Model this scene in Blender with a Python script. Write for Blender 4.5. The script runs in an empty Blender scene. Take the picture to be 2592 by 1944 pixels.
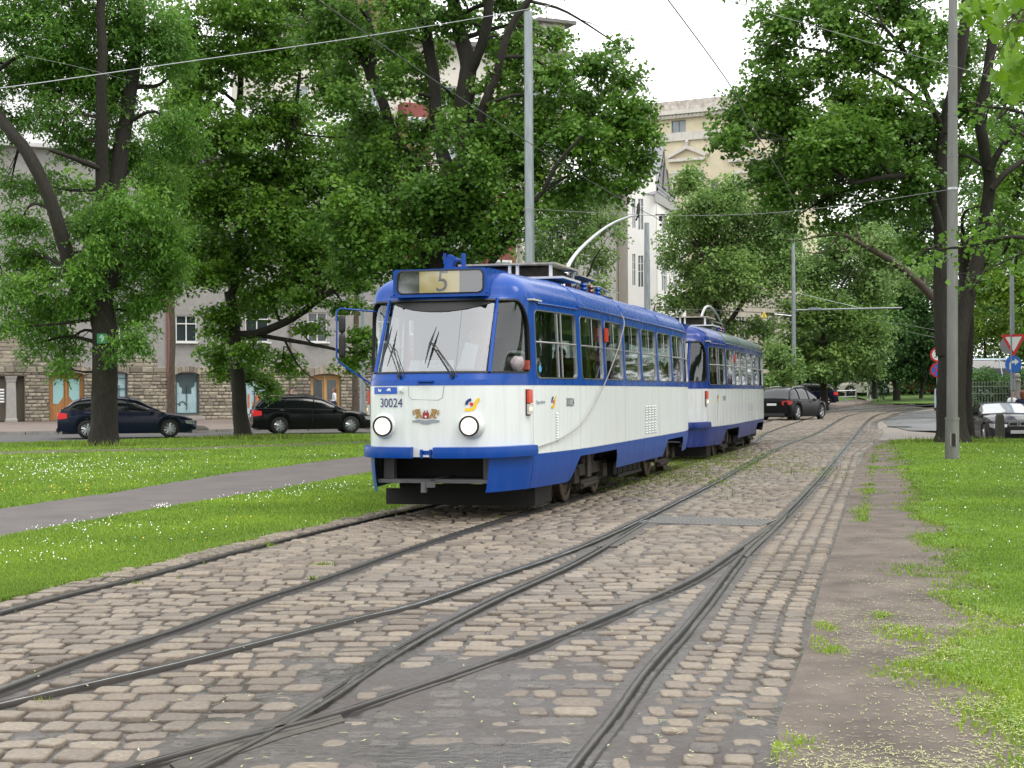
import bpy, math, random
import numpy as np
from mathutils import Vector, Matrix
from mathutils.noise import noise as pnoise

random.seed(11)
rng = np.random.default_rng(11)
scn = bpy.context.scene
COL = scn.collection

# ------------------------------------------------------------------ camera
LENS_PX, EYE, CX, HY, ROLL = 3900.0, 1.5, 1296.0, 994.0, -0.0066
cam_d = bpy.data.cameras.new('camera')
cam = bpy.data.objects.new('camera', cam_d)
COL.objects.link(cam)
cam_d.sensor_width = 36.0
cam_d.lens = 36.0 * LENS_PX / 2592.0
cam_d.shift_y = (HY - 972.0) / 2592.0
cam_d.clip_start = 0.1
cam_d.clip_end = 2000.0
cam.matrix_world = Matrix.Translation((0, 0, EYE)) @ Matrix.Rotation(math.radians(90), 4, 'X') @ Matrix.Rotation(ROLL, 4, 'Z')
scn.camera = cam

# ------------------------------------------------------------------ overcast sky, weak wide sun
SUN_EL, SUN_ROT = math.radians(60), math.radians(125)
world = bpy.data.worlds.new('World')
scn.world = world
world.use_nodes = True
wn = world.node_tree.nodes; wl = world.node_tree.links
wn.clear()
w_out = wn.new('ShaderNodeOutputWorld'); w_bg = wn.new('ShaderNodeBackground')
w_sky = wn.new('ShaderNodeTexSky'); w_sky.sky_type = 'NISHITA'; w_sky.sun_disc = False
w_sky.sun_elevation = SUN_EL; w_sky.sun_rotation = SUN_ROT
w_sky.air_density = 1.0; w_sky.dust_density = 4.0; w_sky.ozone_density = 1.0
w_mix = wn.new('ShaderNodeMix'); w_mix.data_type = 'RGBA'; w_mix.blend_type = 'MIX'
w_mix.inputs[0].default_value = 0.88
w_mix.inputs[7].default_value = (11.4, 11.4, 11.3, 1)      # the even cloud deck
wl.new(w_sky.outputs[0], w_mix.inputs[6])
wl.new(w_mix.outputs[2], w_bg.inputs[0])
w_bg.inputs[1].default_value = 0.125
wl.new(w_bg.outputs[0], w_out.inputs[0])

sun_d = bpy.data.lights.new('sun', 'SUN'); sun_d.energy = 1.1; sun_d.angle = math.radians(25); sun_d.color = (1.0, 0.97, 0.92)
sun = bpy.data.objects.new('sun', sun_d); COL.objects.link(sun)
_sd = Vector((math.sin(SUN_ROT) * math.cos(SUN_EL), math.cos(SUN_ROT) * math.cos(SUN_EL), math.sin(SUN_EL)))
sun.rotation_euler = _sd.to_track_quat('Z', 'Y').to_euler()
sun.location = (0, -20, 40)

vs = scn.view_settings
vs.view_transform = 'Standard'; vs.look = 'None'; vs.gamma = 1.0; vs.use_curve_mapping = False
vs.exposure = 0.58
scn.cycles.max_bounces = 8
scn.cycles.transparent_max_bounces = 16
scn.cycles.caustics_reflective = False
scn.cycles.caustics_refractive = False

# ------------------------------------------------------------------ helpers
def P(x, y, D):
    """world point seen at photo pixel (x, y) at depth D"""
    dx, dy = x - CX, y - HY
    c, s = math.cos(ROLL), math.sin(ROLL)
    return Vector(((c * dx + s * dy) * D / LENS_PX, D, EYE - (-s * dx + c * dy) * D / LENS_PX))

SLOPE, SLOPE_D = 0.016, 85.0
def gz(D): return SLOPE * max(0.0, D - SLOPE_D)
def gzv(D): return SLOPE * np.maximum(0.0, D - SLOPE_D)
def G(x, y, z=0.0):
    """ground point under photo pixel (x, y); the road climbs gently far away"""
    dx, dy = x - CX, y - HY
    c, s = math.cos(ROLL), math.sin(ROLL)
    Y = -s * dx + c * dy
    D = LENS_PX * (EYE - z) / Y
    if D > SLOPE_D and z == 0: D = LENS_PX * (EYE + SLOPE * SLOPE_D) / (Y + LENS_PX * SLOPE)
    return P(x, y, D)

_mats = {}
def mat(name, base, rough=0.6, metal=0.0, var=0.0, scale=8.0, bump=0.0, bscale=None, spec=0.5, coat=0.0,
        dark=None, detail=4.0, emit=0.0, trans=0.0, rvar=0.0, stretch=None):
    if name in _mats: return _mats[name]
    m = bpy.data.materials.new(name); m.use_nodes = True
    nt = m.node_tree; N = nt.nodes; L = nt.links
    b = N['Principled BSDF']
    b.inputs['Base Color'].default_value = (*base, 1)
    b.inputs['Roughness'].default_value = rough
    b.inputs['Metallic'].default_value = metal
    b.inputs['Specular IOR Level'].default_value = spec
    b.inputs['Coat Weight'].default_value = coat
    b.inputs['Coat Roughness'].default_value = 0.05
    if trans: b.inputs['Transmission Weight'].default_value = trans
    if emit:
        b.inputs['Emission Color'].default_value = (*base, 1)
        b.inputs['Emission Strength'].default_value = emit
    if var or bump or rvar:
        tc = N.new('ShaderNodeTexCoord'); mp = N.new('ShaderNodeMapping')
        L.new(tc.outputs['Object'], mp.inputs[0])
        if stretch: mp.inputs['Scale'].default_value = stretch
        nz = N.new('ShaderNodeTexNoise'); nz.inputs['Scale'].default_value = scale; nz.inputs['Detail'].default_value = detail
        nz.inputs['Roughness'].default_value = 0.6
        L.new(mp.outputs[0], nz.inputs['Vector'])
        if var:
            cr = N.new('ShaderNodeValToRGB')
            d = dark if dark else tuple(c * (1 - var) for c in base)
            l = tuple(min(1, c * (1 + var * 0.7)) for c in base)
            cr.color_ramp.elements[0].position = 0.32; cr.color_ramp.elements[0].color = (*d, 1)
            cr.color_ramp.elements[1].position = 0.68; cr.color_ramp.elements[1].color = (*l, 1)
            L.new(nz.outputs['Fac'], cr.inputs[0]); L.new(cr.outputs[0], b.inputs['Base Color'])
        if rvar:
            mr = N.new('ShaderNodeMapRange'); mr.inputs[1].default_value = 0.3; mr.inputs[2].default_value = 0.7
            mr.inputs[3].default_value = max(0.02, rough - rvar); mr.inputs[4].default_value = min(1, rough + rvar)
            L.new(nz.outputs['Fac'], mr.inputs[0]); L.new(mr.outputs[0], b.inputs['Roughness'])
        if bump:
            n2 = N.new('ShaderNodeTexNoise'); n2.inputs['Scale'].default_value = bscale or scale * 3; n2.inputs['Detail'].default_value = 5
            L.new(mp.outputs[0], n2.inputs['Vector'])
            bp = N.new('ShaderNodeBump'); bp.inputs['Strength'].default_value = bump; bp.inputs['Distance'].default_value = 0.02
            L.new(n2.outputs['Fac'], bp.inputs['Height']); L.new(bp.outputs[0], b.inputs['Normal'])
    _mats[name] = m
    return m

def glass_mat(name, tint, refl=0.25, rough=0.02, through=0.85):
    """window glass: mirror-like share over tinted see-through"""
    if name in _mats: return _mats[name]
    m = bpy.data.materials.new(name); m.use_nodes = True
    N = m.node_tree.nodes; L = m.node_tree.links; N.clear()
    o = N.new('ShaderNodeOutputMaterial'); mx = N.new('ShaderNodeMixShader')
    tr = N.new('ShaderNodeBsdfTransparent'); gl = N.new('ShaderNodeBsdfGlossy')
    tr.inputs[0].default_value = (*[c * through for c in tint], 1)
    gl.inputs['Roughness'].default_value = rough; gl.inputs[0].default_value = (0.95, 0.97, 1, 1)
    fr = N.new('ShaderNodeLayerWeight'); fr.inputs[0].default_value = 0.35
    mr = N.new('ShaderNodeMapRange'); mr.inputs[3].default_value = refl; mr.inputs[4].default_value = 1.0
    L.new(fr.outputs['Fresnel'], mr.inputs[0])
    L.new(mr.outputs[0], mx.inputs[0]); L.new(tr.outputs[0], mx.inputs[1]); L.new(gl.outputs[0], mx.inputs[2])
    L.new(mx.outputs[0], o.inputs[0])
    _mats[name] = m
    return m

class MB:
    def __init__(s): s.v = []; s.f = []; s.m = []
    def add(s, vs_, fs, mi=0):
        o = len(s.v); s.v.extend([tuple(p) for p in vs_])
        for f in fs: s.f.append(tuple(i + o for i in f)); s.m.append(mi)
        return s
    def box(s, c, d, mi=0, rot=None, taper=1.0):
        hx, hy, hz = d[0] / 2, d[1] / 2, d[2] / 2
        pts = []
        for k, (x, y, z) in enumerate(((-1,-1,-1),(1,-1,-1),(1,1,-1),(-1,1,-1),(-1,-1,1),(1,-1,1),(1,1,1),(-1,1,1))):
            t = taper if z > 0 else 1
            p = Vector((x * hx * t, y * hy * t, z * hz))
            if rot is not None: p = rot @ p
            pts.append(p + Vector(c))
        return s.add(pts, [(0,3,2,1),(4,5,6,7),(0,1,5,4),(1,2,6,5),(2,3,7,6),(3,0,4,7)], mi)
    def tube(s, pts, r, n=8, mi=0, caps=True):
        pts = [Vector(p) for p in pts]
        if not hasattr(r, '__len__'): r = [r] * len(pts)
        rings = []
        up = Vector((0, 0, 1))
        prev = None
        for i, p in enumerate(pts):
            t = (pts[min(i + 1, len(pts) - 1)] - pts[max(i - 1, 0)])
            if t.length < 1e-9: t = Vector((0, 0, 1))
            t.normalize()
            if prev is None:
                a = up if abs(t.z) < 0.9 else Vector((1, 0, 0))
                nrm = t.cross(a).normalized()
            else:
                nrm = (prev - t * prev.dot(t))
                nrm = nrm.normalized() if nrm.length > 1e-6 else t.orthogonal().normalized()
            prev = nrm; b = t.cross(nrm)
            rings.append([p + (nrm * math.cos(2 * math.pi * k / n) + b * math.sin(2 * math.pi * k / n)) * r[i] for k in range(n)])
        vs_ = [q for rg in rings for q in rg]
        fs = [(i * n + k, i * n + (k + 1) % n, (i + 1) * n + (k + 1) % n, (i + 1) * n + k) for i in range(len(rings) - 1) for k in range(n)]
        if caps: fs += [tuple(range(n - 1, -1, -1)), tuple((len(rings) - 1) * n + k for k in range(n))]
        return s.add(vs_, fs, mi)
    def disc(s, c, axis, r, h, n=20, mi=0, r2=None):
        a = Vector(axis).normalized() * h / 2; c = Vector(c)
        return s.tube([c - a, c + a], [r, r if r2 is None else r2], n, mi)
    def lathe(s, prof, c=(0, 0, 0), axis='z', n=20, mi=0):
        vs_ = []
        for (r, h) in prof:
            for k in range(n):
                a = 2 * math.pi * k / n; x, y = r * math.cos(a), r * math.sin(a)
                q = (x, y, h) if axis == 'z' else ((h, x, y) if axis == 'x' else (x, h, y))
                vs_.append((q[0] + c[0], q[1] + c[1], q[2] + c[2]))
        fs = [(i * n + k, i * n + (k + 1) % n, (i + 1) * n + (k + 1) % n, (i + 1) * n + k) for i in range(len(prof) - 1) for k in range(n)]
        return s.add(vs_, fs, mi)
    def grid(s, pts, nx, ny, mi=0, closed=False):
        fs = []
        for j in range(ny - 1):
            for i in range(nx - 1):
                fs.append((j * nx + i, j * nx + i + 1, (j + 1) * nx + i + 1, (j + 1) * nx + i))
        return s.add(pts, fs, mi)
    def prism(s, poly, h0, h1, mi=0, fn=None):
        """poly in 2D; fn(x, y, h) -> point"""
        fn = fn or (lambda x, y, h: (x, y, h))
        n = len(poly)
        vs_ = [fn(x, y, h0) for x, y in poly] + [fn(x, y, h1) for x, y in poly]
        fs = [tuple(range(n - 1, -1, -1)), tuple(range(n, 2 * n))] + [(k, (k + 1) % n, n + (k + 1) % n, n + k) for k in range(n)]
        return s.add(vs_, fs, mi)
    def build(s, name, mats, parent=None, smooth=None, loc=None):
        me = bpy.data.meshes.new(name)
        me.from_pydata(s.v, [], s.f)
        mats = mats if isinstance(mats, (list, tuple)) else [mats]
        for m in mats: me.materials.append(m)
        if len(mats) > 1: me.polygons.foreach_set('material_index', s.m)
        if smooth is not None:
            me.polygons.foreach_set('use_smooth', [True] * len(me.polygons))
            if smooth < 180: me.set_sharp_from_angle(angle=math.radians(smooth))
        me.update()
        return link(bpy.data.objects.new(name, me), parent, loc)

def link(o, parent=None, loc=None):
    COL.objects.link(o)
    if parent is not None: o.parent = parent
    if loc is not None: o.location = loc
    return o

def tag(o, label=None, cat=None, group=None, kind=None):
    if label: o['label'] = label
    if cat: o['category'] = cat
    if group: o['group'] = group
    if kind: o['kind'] = kind
    return o

def empty(name, loc=(0, 0, 0), rz=0.0, label=None, cat=None, group=None):
    o = bpy.data.objects.new(name, None); COL.objects.link(o)
    o.empty_display_size = 0.3
    o.location = loc; o.rotation_euler = (0, 0, rz)
    return tag(o, label, cat, group)

def fast_mesh(name, V, Fidx, mats, parent=None, nper=3, mi=None, smooth=False):
    """V (n,3), faces (m,nper) as numpy"""
    me = bpy.data.meshes.new(name)
    V = np.ascontiguousarray(V, dtype=np.float32); Fidx = np.ascontiguousarray(Fidx, dtype=np.int32)
    me.vertices.add(len(V)); me.vertices.foreach_set('co', V.ravel())
    me.loops.add(Fidx.size); me.loops.foreach_set('vertex_index', Fidx.ravel())
    me.polygons.add(len(Fidx)); me.polygons.foreach_set('loop_start', np.arange(0, Fidx.size, nper, dtype=np.int32))
    try: me.polygons.foreach_set('loop_total', np.full(len(Fidx), nper, dtype=np.int32))
    except Exception: pass
    for m in (mats if isinstance(mats, (list, tuple)) else [mats]): me.materials.append(m)
    if mi is not None: me.polygons.foreach_set('material_index', np.ascontiguousarray(mi, dtype=np.int32))
    if smooth: me.polygons.foreach_set('use_smooth', np.ones(len(Fidx), dtype=bool))
    me.update(calc_edges=True)
    return link(bpy.data.objects.new(name, me), parent)

def catmull(pts, per=6):
    pts = [np.array(p, float) for p in pts]
    out = []
    n = len(pts)
    for i in range(n - 1):
        p0 = pts[max(i - 1, 0)] if i > 0 else 2 * pts[0] - pts[1]
        p1, p2 = pts[i], pts[i + 1]
        p3 = pts[i + 2] if i + 2 < n else 2 * pts[-1] - pts[-2]
        # centripetal
        def tj(ti, a, b): return ti + max(1e-6, np.linalg.norm(b - a)) ** 0.5
        t0 = 0; t1 = tj(t0, p0, p1); t2 = tj(t1, p1, p2); t3 = tj(t2, p2, p3)
        for k in range(per):
            t = t1 + (t2 - t1) * k / per
            A1 = (t1 - t) / (t1 - t0) * p0 + (t - t0) / (t1 - t0) * p1
            A2 = (t2 - t) / (t2 - t1) * p1 + (t - t1) / (t2 - t1) * p2
            A3 = (t3 - t) / (t3 - t2) * p2 + (t - t2) / (t3 - t2) * p3
            B1 = (t2 - t) / (t2 - t0) * A1 + (t - t0) / (t2 - t0) * A2
            B2 = (t3 - t) / (t3 - t1) * A2 + (t - t1) / (t3 - t1) * A3
            out.append((t2 - t) / (t2 - t1) * B1 + (t - t1) / (t2 - t1) * B2)
    out.append(pts[-1])
    return np.array(out)

def resample(P_, step):
    P_ = np.array(P_, float); d = np.r_[0, np.cumsum(np.linalg.norm(np.diff(P_, axis=0), axis=1))]
    n = max(2, int(d[-1] / step) + 1); t = np.linspace(0, d[-1], n)
    return np.stack([np.interp(t, d, P_[:, k]) for k in range(P_.shape[1])], 1)

def offset2d(P_, off):
    """offset to the right of travel direction"""
    T = np.gradient(P_, axis=0); T /= np.linalg.norm(T, axis=1)[:, None]
    return P_ + off * np.stack([T[:, 1], -T[:, 0]], 1)

# fan-shaped 2D value noise for numpy arrays
_perm = rng.random((257, 257))
def vnoise(x, y):
    x = np.asarray(x, float) % 256; y = np.asarray(y, float) % 256
    xi = np.floor(x).astype(int) % 256; yi = np.floor(y).astype(int) % 256
    fx = x - np.floor(x); fy = y - np.floor(y)
    fx = fx * fx * (3 - 2 * fx); fy = fy * fy * (3 - 2 * fy)
    a = _perm[yi, xi]; b = _perm[yi, xi + 1]; c = _perm[yi + 1, xi]; d = _perm[yi + 1, xi + 1]
    return (a * (1 - fx) + b * fx) * (1 - fy) + (c * (1 - fx) + d * fx) * fy
def fbm(x, y, o=4):
    r = 0; a = 0.5; t = 0
    for k in range(o):
        r = r + a * vnoise(x * 2 ** k + 17.3 * k, y * 2 ** k + 9.1 * k); t += a; a *= 0.5
    return r / t
# ================================================================== GROUND
def gp(*px): return [tuple(G(x, y)[:2]) for x, y in px]
TO, TT = np.array([-0.803, 18.56]), math.atan2(0.2594, 0.9658)      # tram nose datum and heading
TD, TN = np.array([math.sin(TT), math.cos(TT)]), np.array([math.cos(TT), -math.sin(TT)])
T2 = math.radians(14.5); TO2 = TO + TD * 15.3 + np.array([0.02, 0.0])
TD2, TN2 = np.array([math.sin(T2), math.cos(T2)]), np.array([math.cos(T2), -math.sin(T2)])
B_ = gp((-260, 1850), (0, 1753), (217, 1671), (434, 1602), (651, 1523), (800, 1476), (1017, 1398), (1234, 1328))
B_ += [tuple(TO + TD * u + TN * .79) for u in (1.6, 5, 9, 13)]
B_ += [tuple(TO2 + TD2 * u + TN2 * .79) for u in (1, 5, 9, 13)]
B_ += gp((1938, 1098), (2023, 1067), (2061, 1054), (2101, 1044), (2150, 1038), (2240, 1031), (2366, 1024))
RB = resample(catmull(B_, 10), 0.25)
RA = offset2d(RB, -1.575)
RC = resample(catmull(gp((-260, 1850), (0, 1784), (434, 1684), (651, 1628), (955, 1554), (1017, 1541), (1234, 1467), (1451, 1393), (1755, 1250), (1979, 1130), (2060, 1100), (2115, 1069), (2143, 1054), (2175, 1046), (2238, 1038), (2330, 1031)), 8), 0.25)
RF = resample(catmull(gp((1390, 2050), (1473, 1936), (1559, 1827), (1646, 1701), (1755, 1576), (1892, 1398), (1944, 1350), (2066, 1224), (2158, 1112), (2200, 1063), (2216, 1052), (2245, 1045), (2301, 1037), (2366, 1031)), 8), 0.25)
RD = resample(catmull(gp((400, 2000), (521, 1936), (651, 1871), (800, 1788), (1017, 1645), (1234, 1528), (1451, 1428), (1640, 1318)), 8), 0.2)
RE = resample(catmull(gp((200, 1985), (434, 1923), (694, 1853), (800, 1830), (1017, 1758), (1234, 1684), (1451, 1602), (1755, 1471), (1849, 1411), (1960, 1332)), 8), 0.2)
RAILS = [RA, RB, RC, RD, RE, RF]

def xat(R, y):
    o = np.argsort(R[:, 1]); ys = R[o, 1]; xs = R[o, 0]
    return np.where((y < ys[0]) | (y > ys[-1]), np.nan, np.interp(y, ys, xs))

_re = gp((1931, 1990), (1931, 1940), (1979, 1788), (2018, 1710), (2040, 1636), (2053, 1545), (2092, 1441), (2122, 1345), (2161, 1224), (2178, 1150), (2232, 1108), (2240, 1095), (2232, 1070), (2290, 1046), (2370, 1034))
_re = np.array(_re); _re = _re[np.argsort(_re[:, 1])]
def xR(y): return np.interp(y, _re[:, 1], _re[:, 0])
def xL(y):
    a = np.interp(y, RA[np.argsort(RA[:, 1]), 1], RA[np.argsort(RA[:, 1]), 0]) - 0.42
    k = gp((2098, 1037), (2185, 1023), (2260, 1015))
    far = np.interp(y, [50, 58, 70, k[0][1], k[1][1], k[2][1]], [3.0, 3.0, 7.0, k[0][0], k[1][0], k[2][0]])
    t = np.clip((y - 50) / 4.0, 0, 1)
    a = a + 0.10 * (fbm(y * 1.7, y * 0 + 3, 3) - .5) * 2
    return a * (1 - t) + far * t

# --- mud level: where dirt has filled and covered the stones
_mudpts = [(560, 1880, .9), (300, 1840, .35), (760, 1800, .75), (900, 1700, .75), (1040, 1700, .9), (1180, 1800, 1.1), (1350, 1720, 1.0), (1330, 1880, 1.1), (1050, 1880, 1.2),
           (1500, 1620, .85), (1600, 1900, .8), (1700, 1780, .55), (1650, 1540, .6), (1830, 1890, .7), (700, 1700, .28), (450, 1750, .25), (60, 1740, .3), (1780, 1650, .3), (1150, 1560, .25), (1850, 1470, .3)]
_mw = np.array([[*G(x, y)[:2], a] for x, y, a in _mudpts])
def mudf(x, y):
    m = np.zeros(np.shape(x))
    for mx, my, a in _mw:
        d2 = ((x - mx) ** 2 + ((y - my) * 0.8) ** 2) / (0.16 * (0.6 + a) ** 2)
        m = np.maximum(m, a * np.exp(-d2))
    return m
def mudz(x, y):
    n = fbm(x * 2.3, y * 2.3, 4) - .5; n2 = fbm(x * 14, y * 14, 3) - .5
    m = np.clip(mudf(x, y) * 1.15 + n * 1.7 + n2 * .35 - .10, 0, 1)
    far = np.clip((y - 16) / 14, 0, 1)
    return np.minimum(-0.012 + 0.014 * m + n2 * (0.004 + 0.006 * m) + n * .006 + far * .004, .0015 + n2 * .002) + gzv(y)

def mud_material():
    m = bpy.data.materials.new('wet_mud'); m.use_nodes = True
    nt = m.node_tree; N = nt.nodes; L = nt.links; b = N['Principled BSDF']
    tc = N.new('ShaderNodeTexCoord')
    n1 = N.new('ShaderNodeTexNoise'); n1.inputs['Scale'].default_value = 0.9; n1.inputs['Detail'].default_value = 6; n1.inputs['Roughness'].default_value = .65
    n2 = N.new('ShaderNodeTexNoise'); n2.inputs['Scale'].default_value = 22; n2.inputs['Detail'].default_value = 6
    L.new(tc.outputs['Object'], n1.inputs[0]); L.new(tc.outputs['Object'], n2.inputs[0])
    cr = N.new('ShaderNodeValToRGB'); cr.color_ramp.elements[0].position = .3; cr.color_ramp.elements[0].color = (.024, .020, .018, 1)
    cr.color_ramp.elements[1].position = .75; cr.color_ramp.elements[1].color = (.086, .073, .065, 1)
    mx = N.new('ShaderNodeMath'); mx.operation = 'MULTIPLY_ADD'; mx.inputs[1].default_value = .55; L.new(n2.outputs[0], mx.inputs[0])
    m3 = N.new('ShaderNodeMath'); m3.operation = 'MULTIPLY'; m3.inputs[1].default_value = .5; L.new(n1.outputs[0], m3.inputs[0]); L.new(m3.outputs[0], mx.inputs[2])
    L.new(mx.outputs[0], cr.inputs[0]); L.new(cr.outputs[0], b.inputs['Base Color'])
    mr = N.new('ShaderNodeMapRange'); mr.inputs[1].default_value = .42; mr.inputs[2].default_value = .62; mr.inputs[3].default_value = .24; mr.inputs[4].default_value = .7
    L.new(n1.outputs[0], mr.inputs[0]); L.new(mr.outputs[0], b.inputs['Roughness'])
    bp = N.new('ShaderNodeBump'); bp.inputs['Strength'].default_value = .55; bp.inputs['Distance'].default_value = .012
    L.new(n2.outputs[0], bp.inputs['Height']); L.new(bp.outputs[0], b.inputs['Normal'])
    return m
M_MUD = mud_material()

def stone_material(name, cA, cB, cC, wetrough):
    m = bpy.data.materials.new(name); m.use_nodes = True
    nt = m.node_tree; N = nt.nodes; L = nt.links; b = N['Principled BSDF']
    geo = N.new('ShaderNodeNewGeometry'); 
    n0 = N.new('ShaderNodeTexNoise'); n0.inputs['Scale'].default_value = .55; n0.inputs['Detail'].default_value = 4
    n1 = N.new('ShaderNodeTexNoise'); n1.inputs['Scale'].default_value = 38; n1.inputs['Detail'].default_value = 5; n1.inputs['Roughness'].default_value = .7
    L.new(geo.outputs['Position'], n0.inputs[0]); L.new(geo.outputs['Position'], n1.inputs[0])
    cr = N.new('ShaderNodeValToRGB'); e = cr.color_ramp.elements
    e[0].position = 0; e[0].color = (*cA, 1); e[1].position = 1; e[1].color = (*cB, 1)
    k = e.new(.5); k.color = (*cC, 1)
    at = N.new('ShaderNodeAttribute'); at.attribute_name = 'tone'
    oi = N.new('ShaderNodeObjectInfo')
    add = N.new('ShaderNodeMath'); add.operation = 'ADD'; L.new(at.outputs['Fac'], add.inputs[0]); L.new(oi.outputs['Random'], add.inputs[1])
    fr = N.new('ShaderNodeMath'); fr.operation = 'FRACT'; L.new(add.outputs[0], fr.inputs[0])
    L.new(fr.outputs[0], cr.inputs[0])
    mx = N.new('ShaderNodeMix'); mx.data_type = 'RGBA'; mx.blend_type = 'MULTIPLY'; mx.inputs[0].default_value = 1
    c2 = N.new('ShaderNodeValToRGB'); c2.color_ramp.elements[0].position = .3; c2.color_ramp.elements[0].color = (.55, .54, .55, 1); c2.color_ramp.elements[1].position = .65; c2.color_ramp.elements[1].color = (1.08, 1.05, 1, 1)
    L.new(n1.outputs[0], c2.inputs[0]); L.new(cr.outputs[0], mx.inputs[6]); L.new(c2.outputs[0], mx.inputs[7])
    mx2 = N.new('ShaderNodeMix'); mx2.data_type = 'RGBA'; mx2.blend_type = 'MIX'
    n3 = N.new('ShaderNodeMapRange'); n3.inputs[1].default_value = .55; n3.inputs[2].default_value = .75; n3.inputs[3].default_value = 0; n3.inputs[4].default_value = .5
    L.new(n0.outputs[0], n3.inputs[0]); L.new(n3.outputs[0], mx2.inputs[0]); L.new(mx.outputs[2], mx2.inputs[6]); mx2.inputs[7].default_value = (.10, .085, .075, 1)
    L.new(mx2.outputs[2], b.inputs['Base Color'])
    mr = N.new('ShaderNodeMapRange'); mr.inputs[1].default_value = .35; mr.inputs[2].default_value = .65; mr.inputs[3].default_value = .75; mr.inputs[4].default_value = wetrough
    L.new(n0.outputs[0], mr.inputs[0]); L.new(mr.outputs[0], b.inputs['Roughness'])
    bp = N.new('ShaderNodeBump'); bp.inputs['Strength'].default_value = .5; bp.inputs['Distance'].default_value = .008
    L.new(n1.outputs[0], bp.inputs['Height']); L.new(bp.outputs[0], b.inputs['Normal'])
    return m
M_STONE = stone_material('cobble_stone', (.135, .112, .092), (.265, .225, .178), (.20, .168, .134), .36)

# --- big base terrain
b = MB(); b.add([(-700, -60, -.30), (700, -60, -.30), (700, 900, -.30), (-700, 900, -.30)], [(0, 1, 2, 3)])
M_EARTH = mat('earth_green', (.05, .09, .025), .95, var=.35, scale=.3)
ground = tag(b.build('ground', M_EARTH), kind='structure')

# --- pavement bed of mud under the cobbles
ys = [4.6]
while ys[-1] < 30: ys.append(ys[-1] + 0.026 * (ys[-1] / 6) ** 1.6)
while ys[-1] < 128: ys.append(ys[-1] * 1.02)
ys = np.array(ys); NXM = 230
t = np.linspace(0, 1, NXM)
Xl = np.array([min(float(xL(y)), -4.6 if y < 12 else 99) for y in ys]) - .12; Xr = np.array([float(xR(y)) for y in ys]) + .10
XX = Xl[:, None] * (1 - t) + Xr[:, None] * t; YY = np.repeat(ys[:, None], NXM, 1)
ZZ = mudz(XX, YY)
V = np.stack([XX, YY, ZZ], -1).reshape(-1, 3)
ii, jj = np.meshgrid(np.arange(NXM - 1), np.arange(len(ys) - 1)); a = (jj * NXM + ii).ravel()
cob_bed = tag(fast_mesh('cobbled_road', V, np.stack([a, a + 1, a + 1 + NXM, a + NXM], 1), M_MUD, nper=4, smooth=True), kind='structure')

# --- individual stones
def stone_variant(k):
    r = np.random.default_rng(100 + k)
    n = 10
    ang = np.linspace(0, 2 * np.pi, n, endpoint=False) + r.uniform(-.12, .12, n)
    sup = lambda a_, p: np.sign(a_) * np.abs(a_) ** p
    ox = sup(np.cos(ang), .42) * r.uniform(.88, 1.04, n); oy = sup(np.sin(ang), .42) * r.uniform(.86, 1.05, n)
    rings = [(1.0, -.9), (1.0, -.16), (.965, .0), (.80, .035 + .0)]
    vv = []
    for s_, h in rings:
        for i in range(n): vv.append((ox[i] * s_ * .5, oy[i] * s_ * .5, h * .05 + (r.uniform(-.0022, .0022) if h > -.5 else 0)))
    vv.append((r.uniform(-.05, .05), r.uniform(-.05, .05), .0035))
    ff = []
    for q in range(3):
        for i in range(n): ff.append((q * n + i, q * n + (i + 1) % n, (q + 1) * n + (i + 1) % n, (q + 1) * n + i))
    for i in range(0, n, 2): ff.append((3 * n + i, 3 * n + (i + 1) % n, 3 * n + (i + 2) % n, 4 * n))
    return np.array(vv), np.array(ff)
SV = [stone_variant(k) for k in range(14)]
stones = []     # x, y, w, d, rot, z
kerb_n = []
y = 5.35
while y < 95:
    d = rng.uniform(.15, .245)
    yc = y + d / 2
    edges = [(float(xL(yc)), 0.03)]
    for R in RAILS:
        xr = float(xat(R, yc))
        if not math.isnan(xr):
            i = np.argmin(abs(R[:, 1] - yc)); i = min(max(i, 1), len(R) - 2)
            tg = R[i + 1] - R[i - 1]; ca = abs(tg[1]) / (np.linalg.norm(tg) + 1e-9)
            edges.append((xr, min(.075 / max(ca, .25) + .035, .5)))
    edges.sort()
    xr_ = float(xR(yc)) - .02
    kerbw = .168
    segs = []
    for k in range(len(edges)):
        a_ = edges[k][0] + edges[k][1]
        b_ = (edges[k + 1][0] - edges[k + 1][1]) if k + 1 < len(edges) else xr_
        segs.append((a_, b_, k + 1 == len(edges)))
    for a_, b_, last in segs:
        if b_ - a_ < .05: continue
        cuts = []
        if last:
            q = b_
            nk = 0
            while q - kerbw > a_ + .05 and nk < 4: q -= kerbw; nk += 1
            kerb_n.append((yc, nk)); b2 = q
        else: b2 = b_
        q = a_
        if y > 40: wmin, wmax = .2, .34
        else: wmin, wmax = .13, .27
        while q < b2 - .05:
            w = rng.uniform(wmin, wmax)
            if b2 - (q + w) < .1: w = b2 - q
            cuts.append((q, q + w)); q += w
        if last and len(cuts) > 4 and y < 24: pass
        for c0, c1 in cuts:
            x = (c0 + c1) / 2; w = c1 - c0
            if w > .4: w = .4
            yy = yc + .02 * math.sin(x * 2.1 + y) + .03 * x * 0
            stones.append((x, yy + rng.normal(0, .004), w - rng.uniform(.004, .020), d - rng.uniform(.010, .034), rng.normal(0, .05)))
    y += d
_kn = np.array(kerb_n)
for k in range(4):
    y = 5.35
    while y < 60:
        d = rng.uniform(.11, .235) * (1 if y < 30 else 1.4); yc = y + d / 2
        if np.interp(yc, _kn[:, 0], _kn[:, 1]) > k + .5:
            stones.append((float(xR(yc)) - .02 - (k + .5) * .168, yc, .168 - rng.uniform(.024, .042), d - rng.uniform(.008, .03), rng.normal(0, .06)))
        y += d
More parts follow.
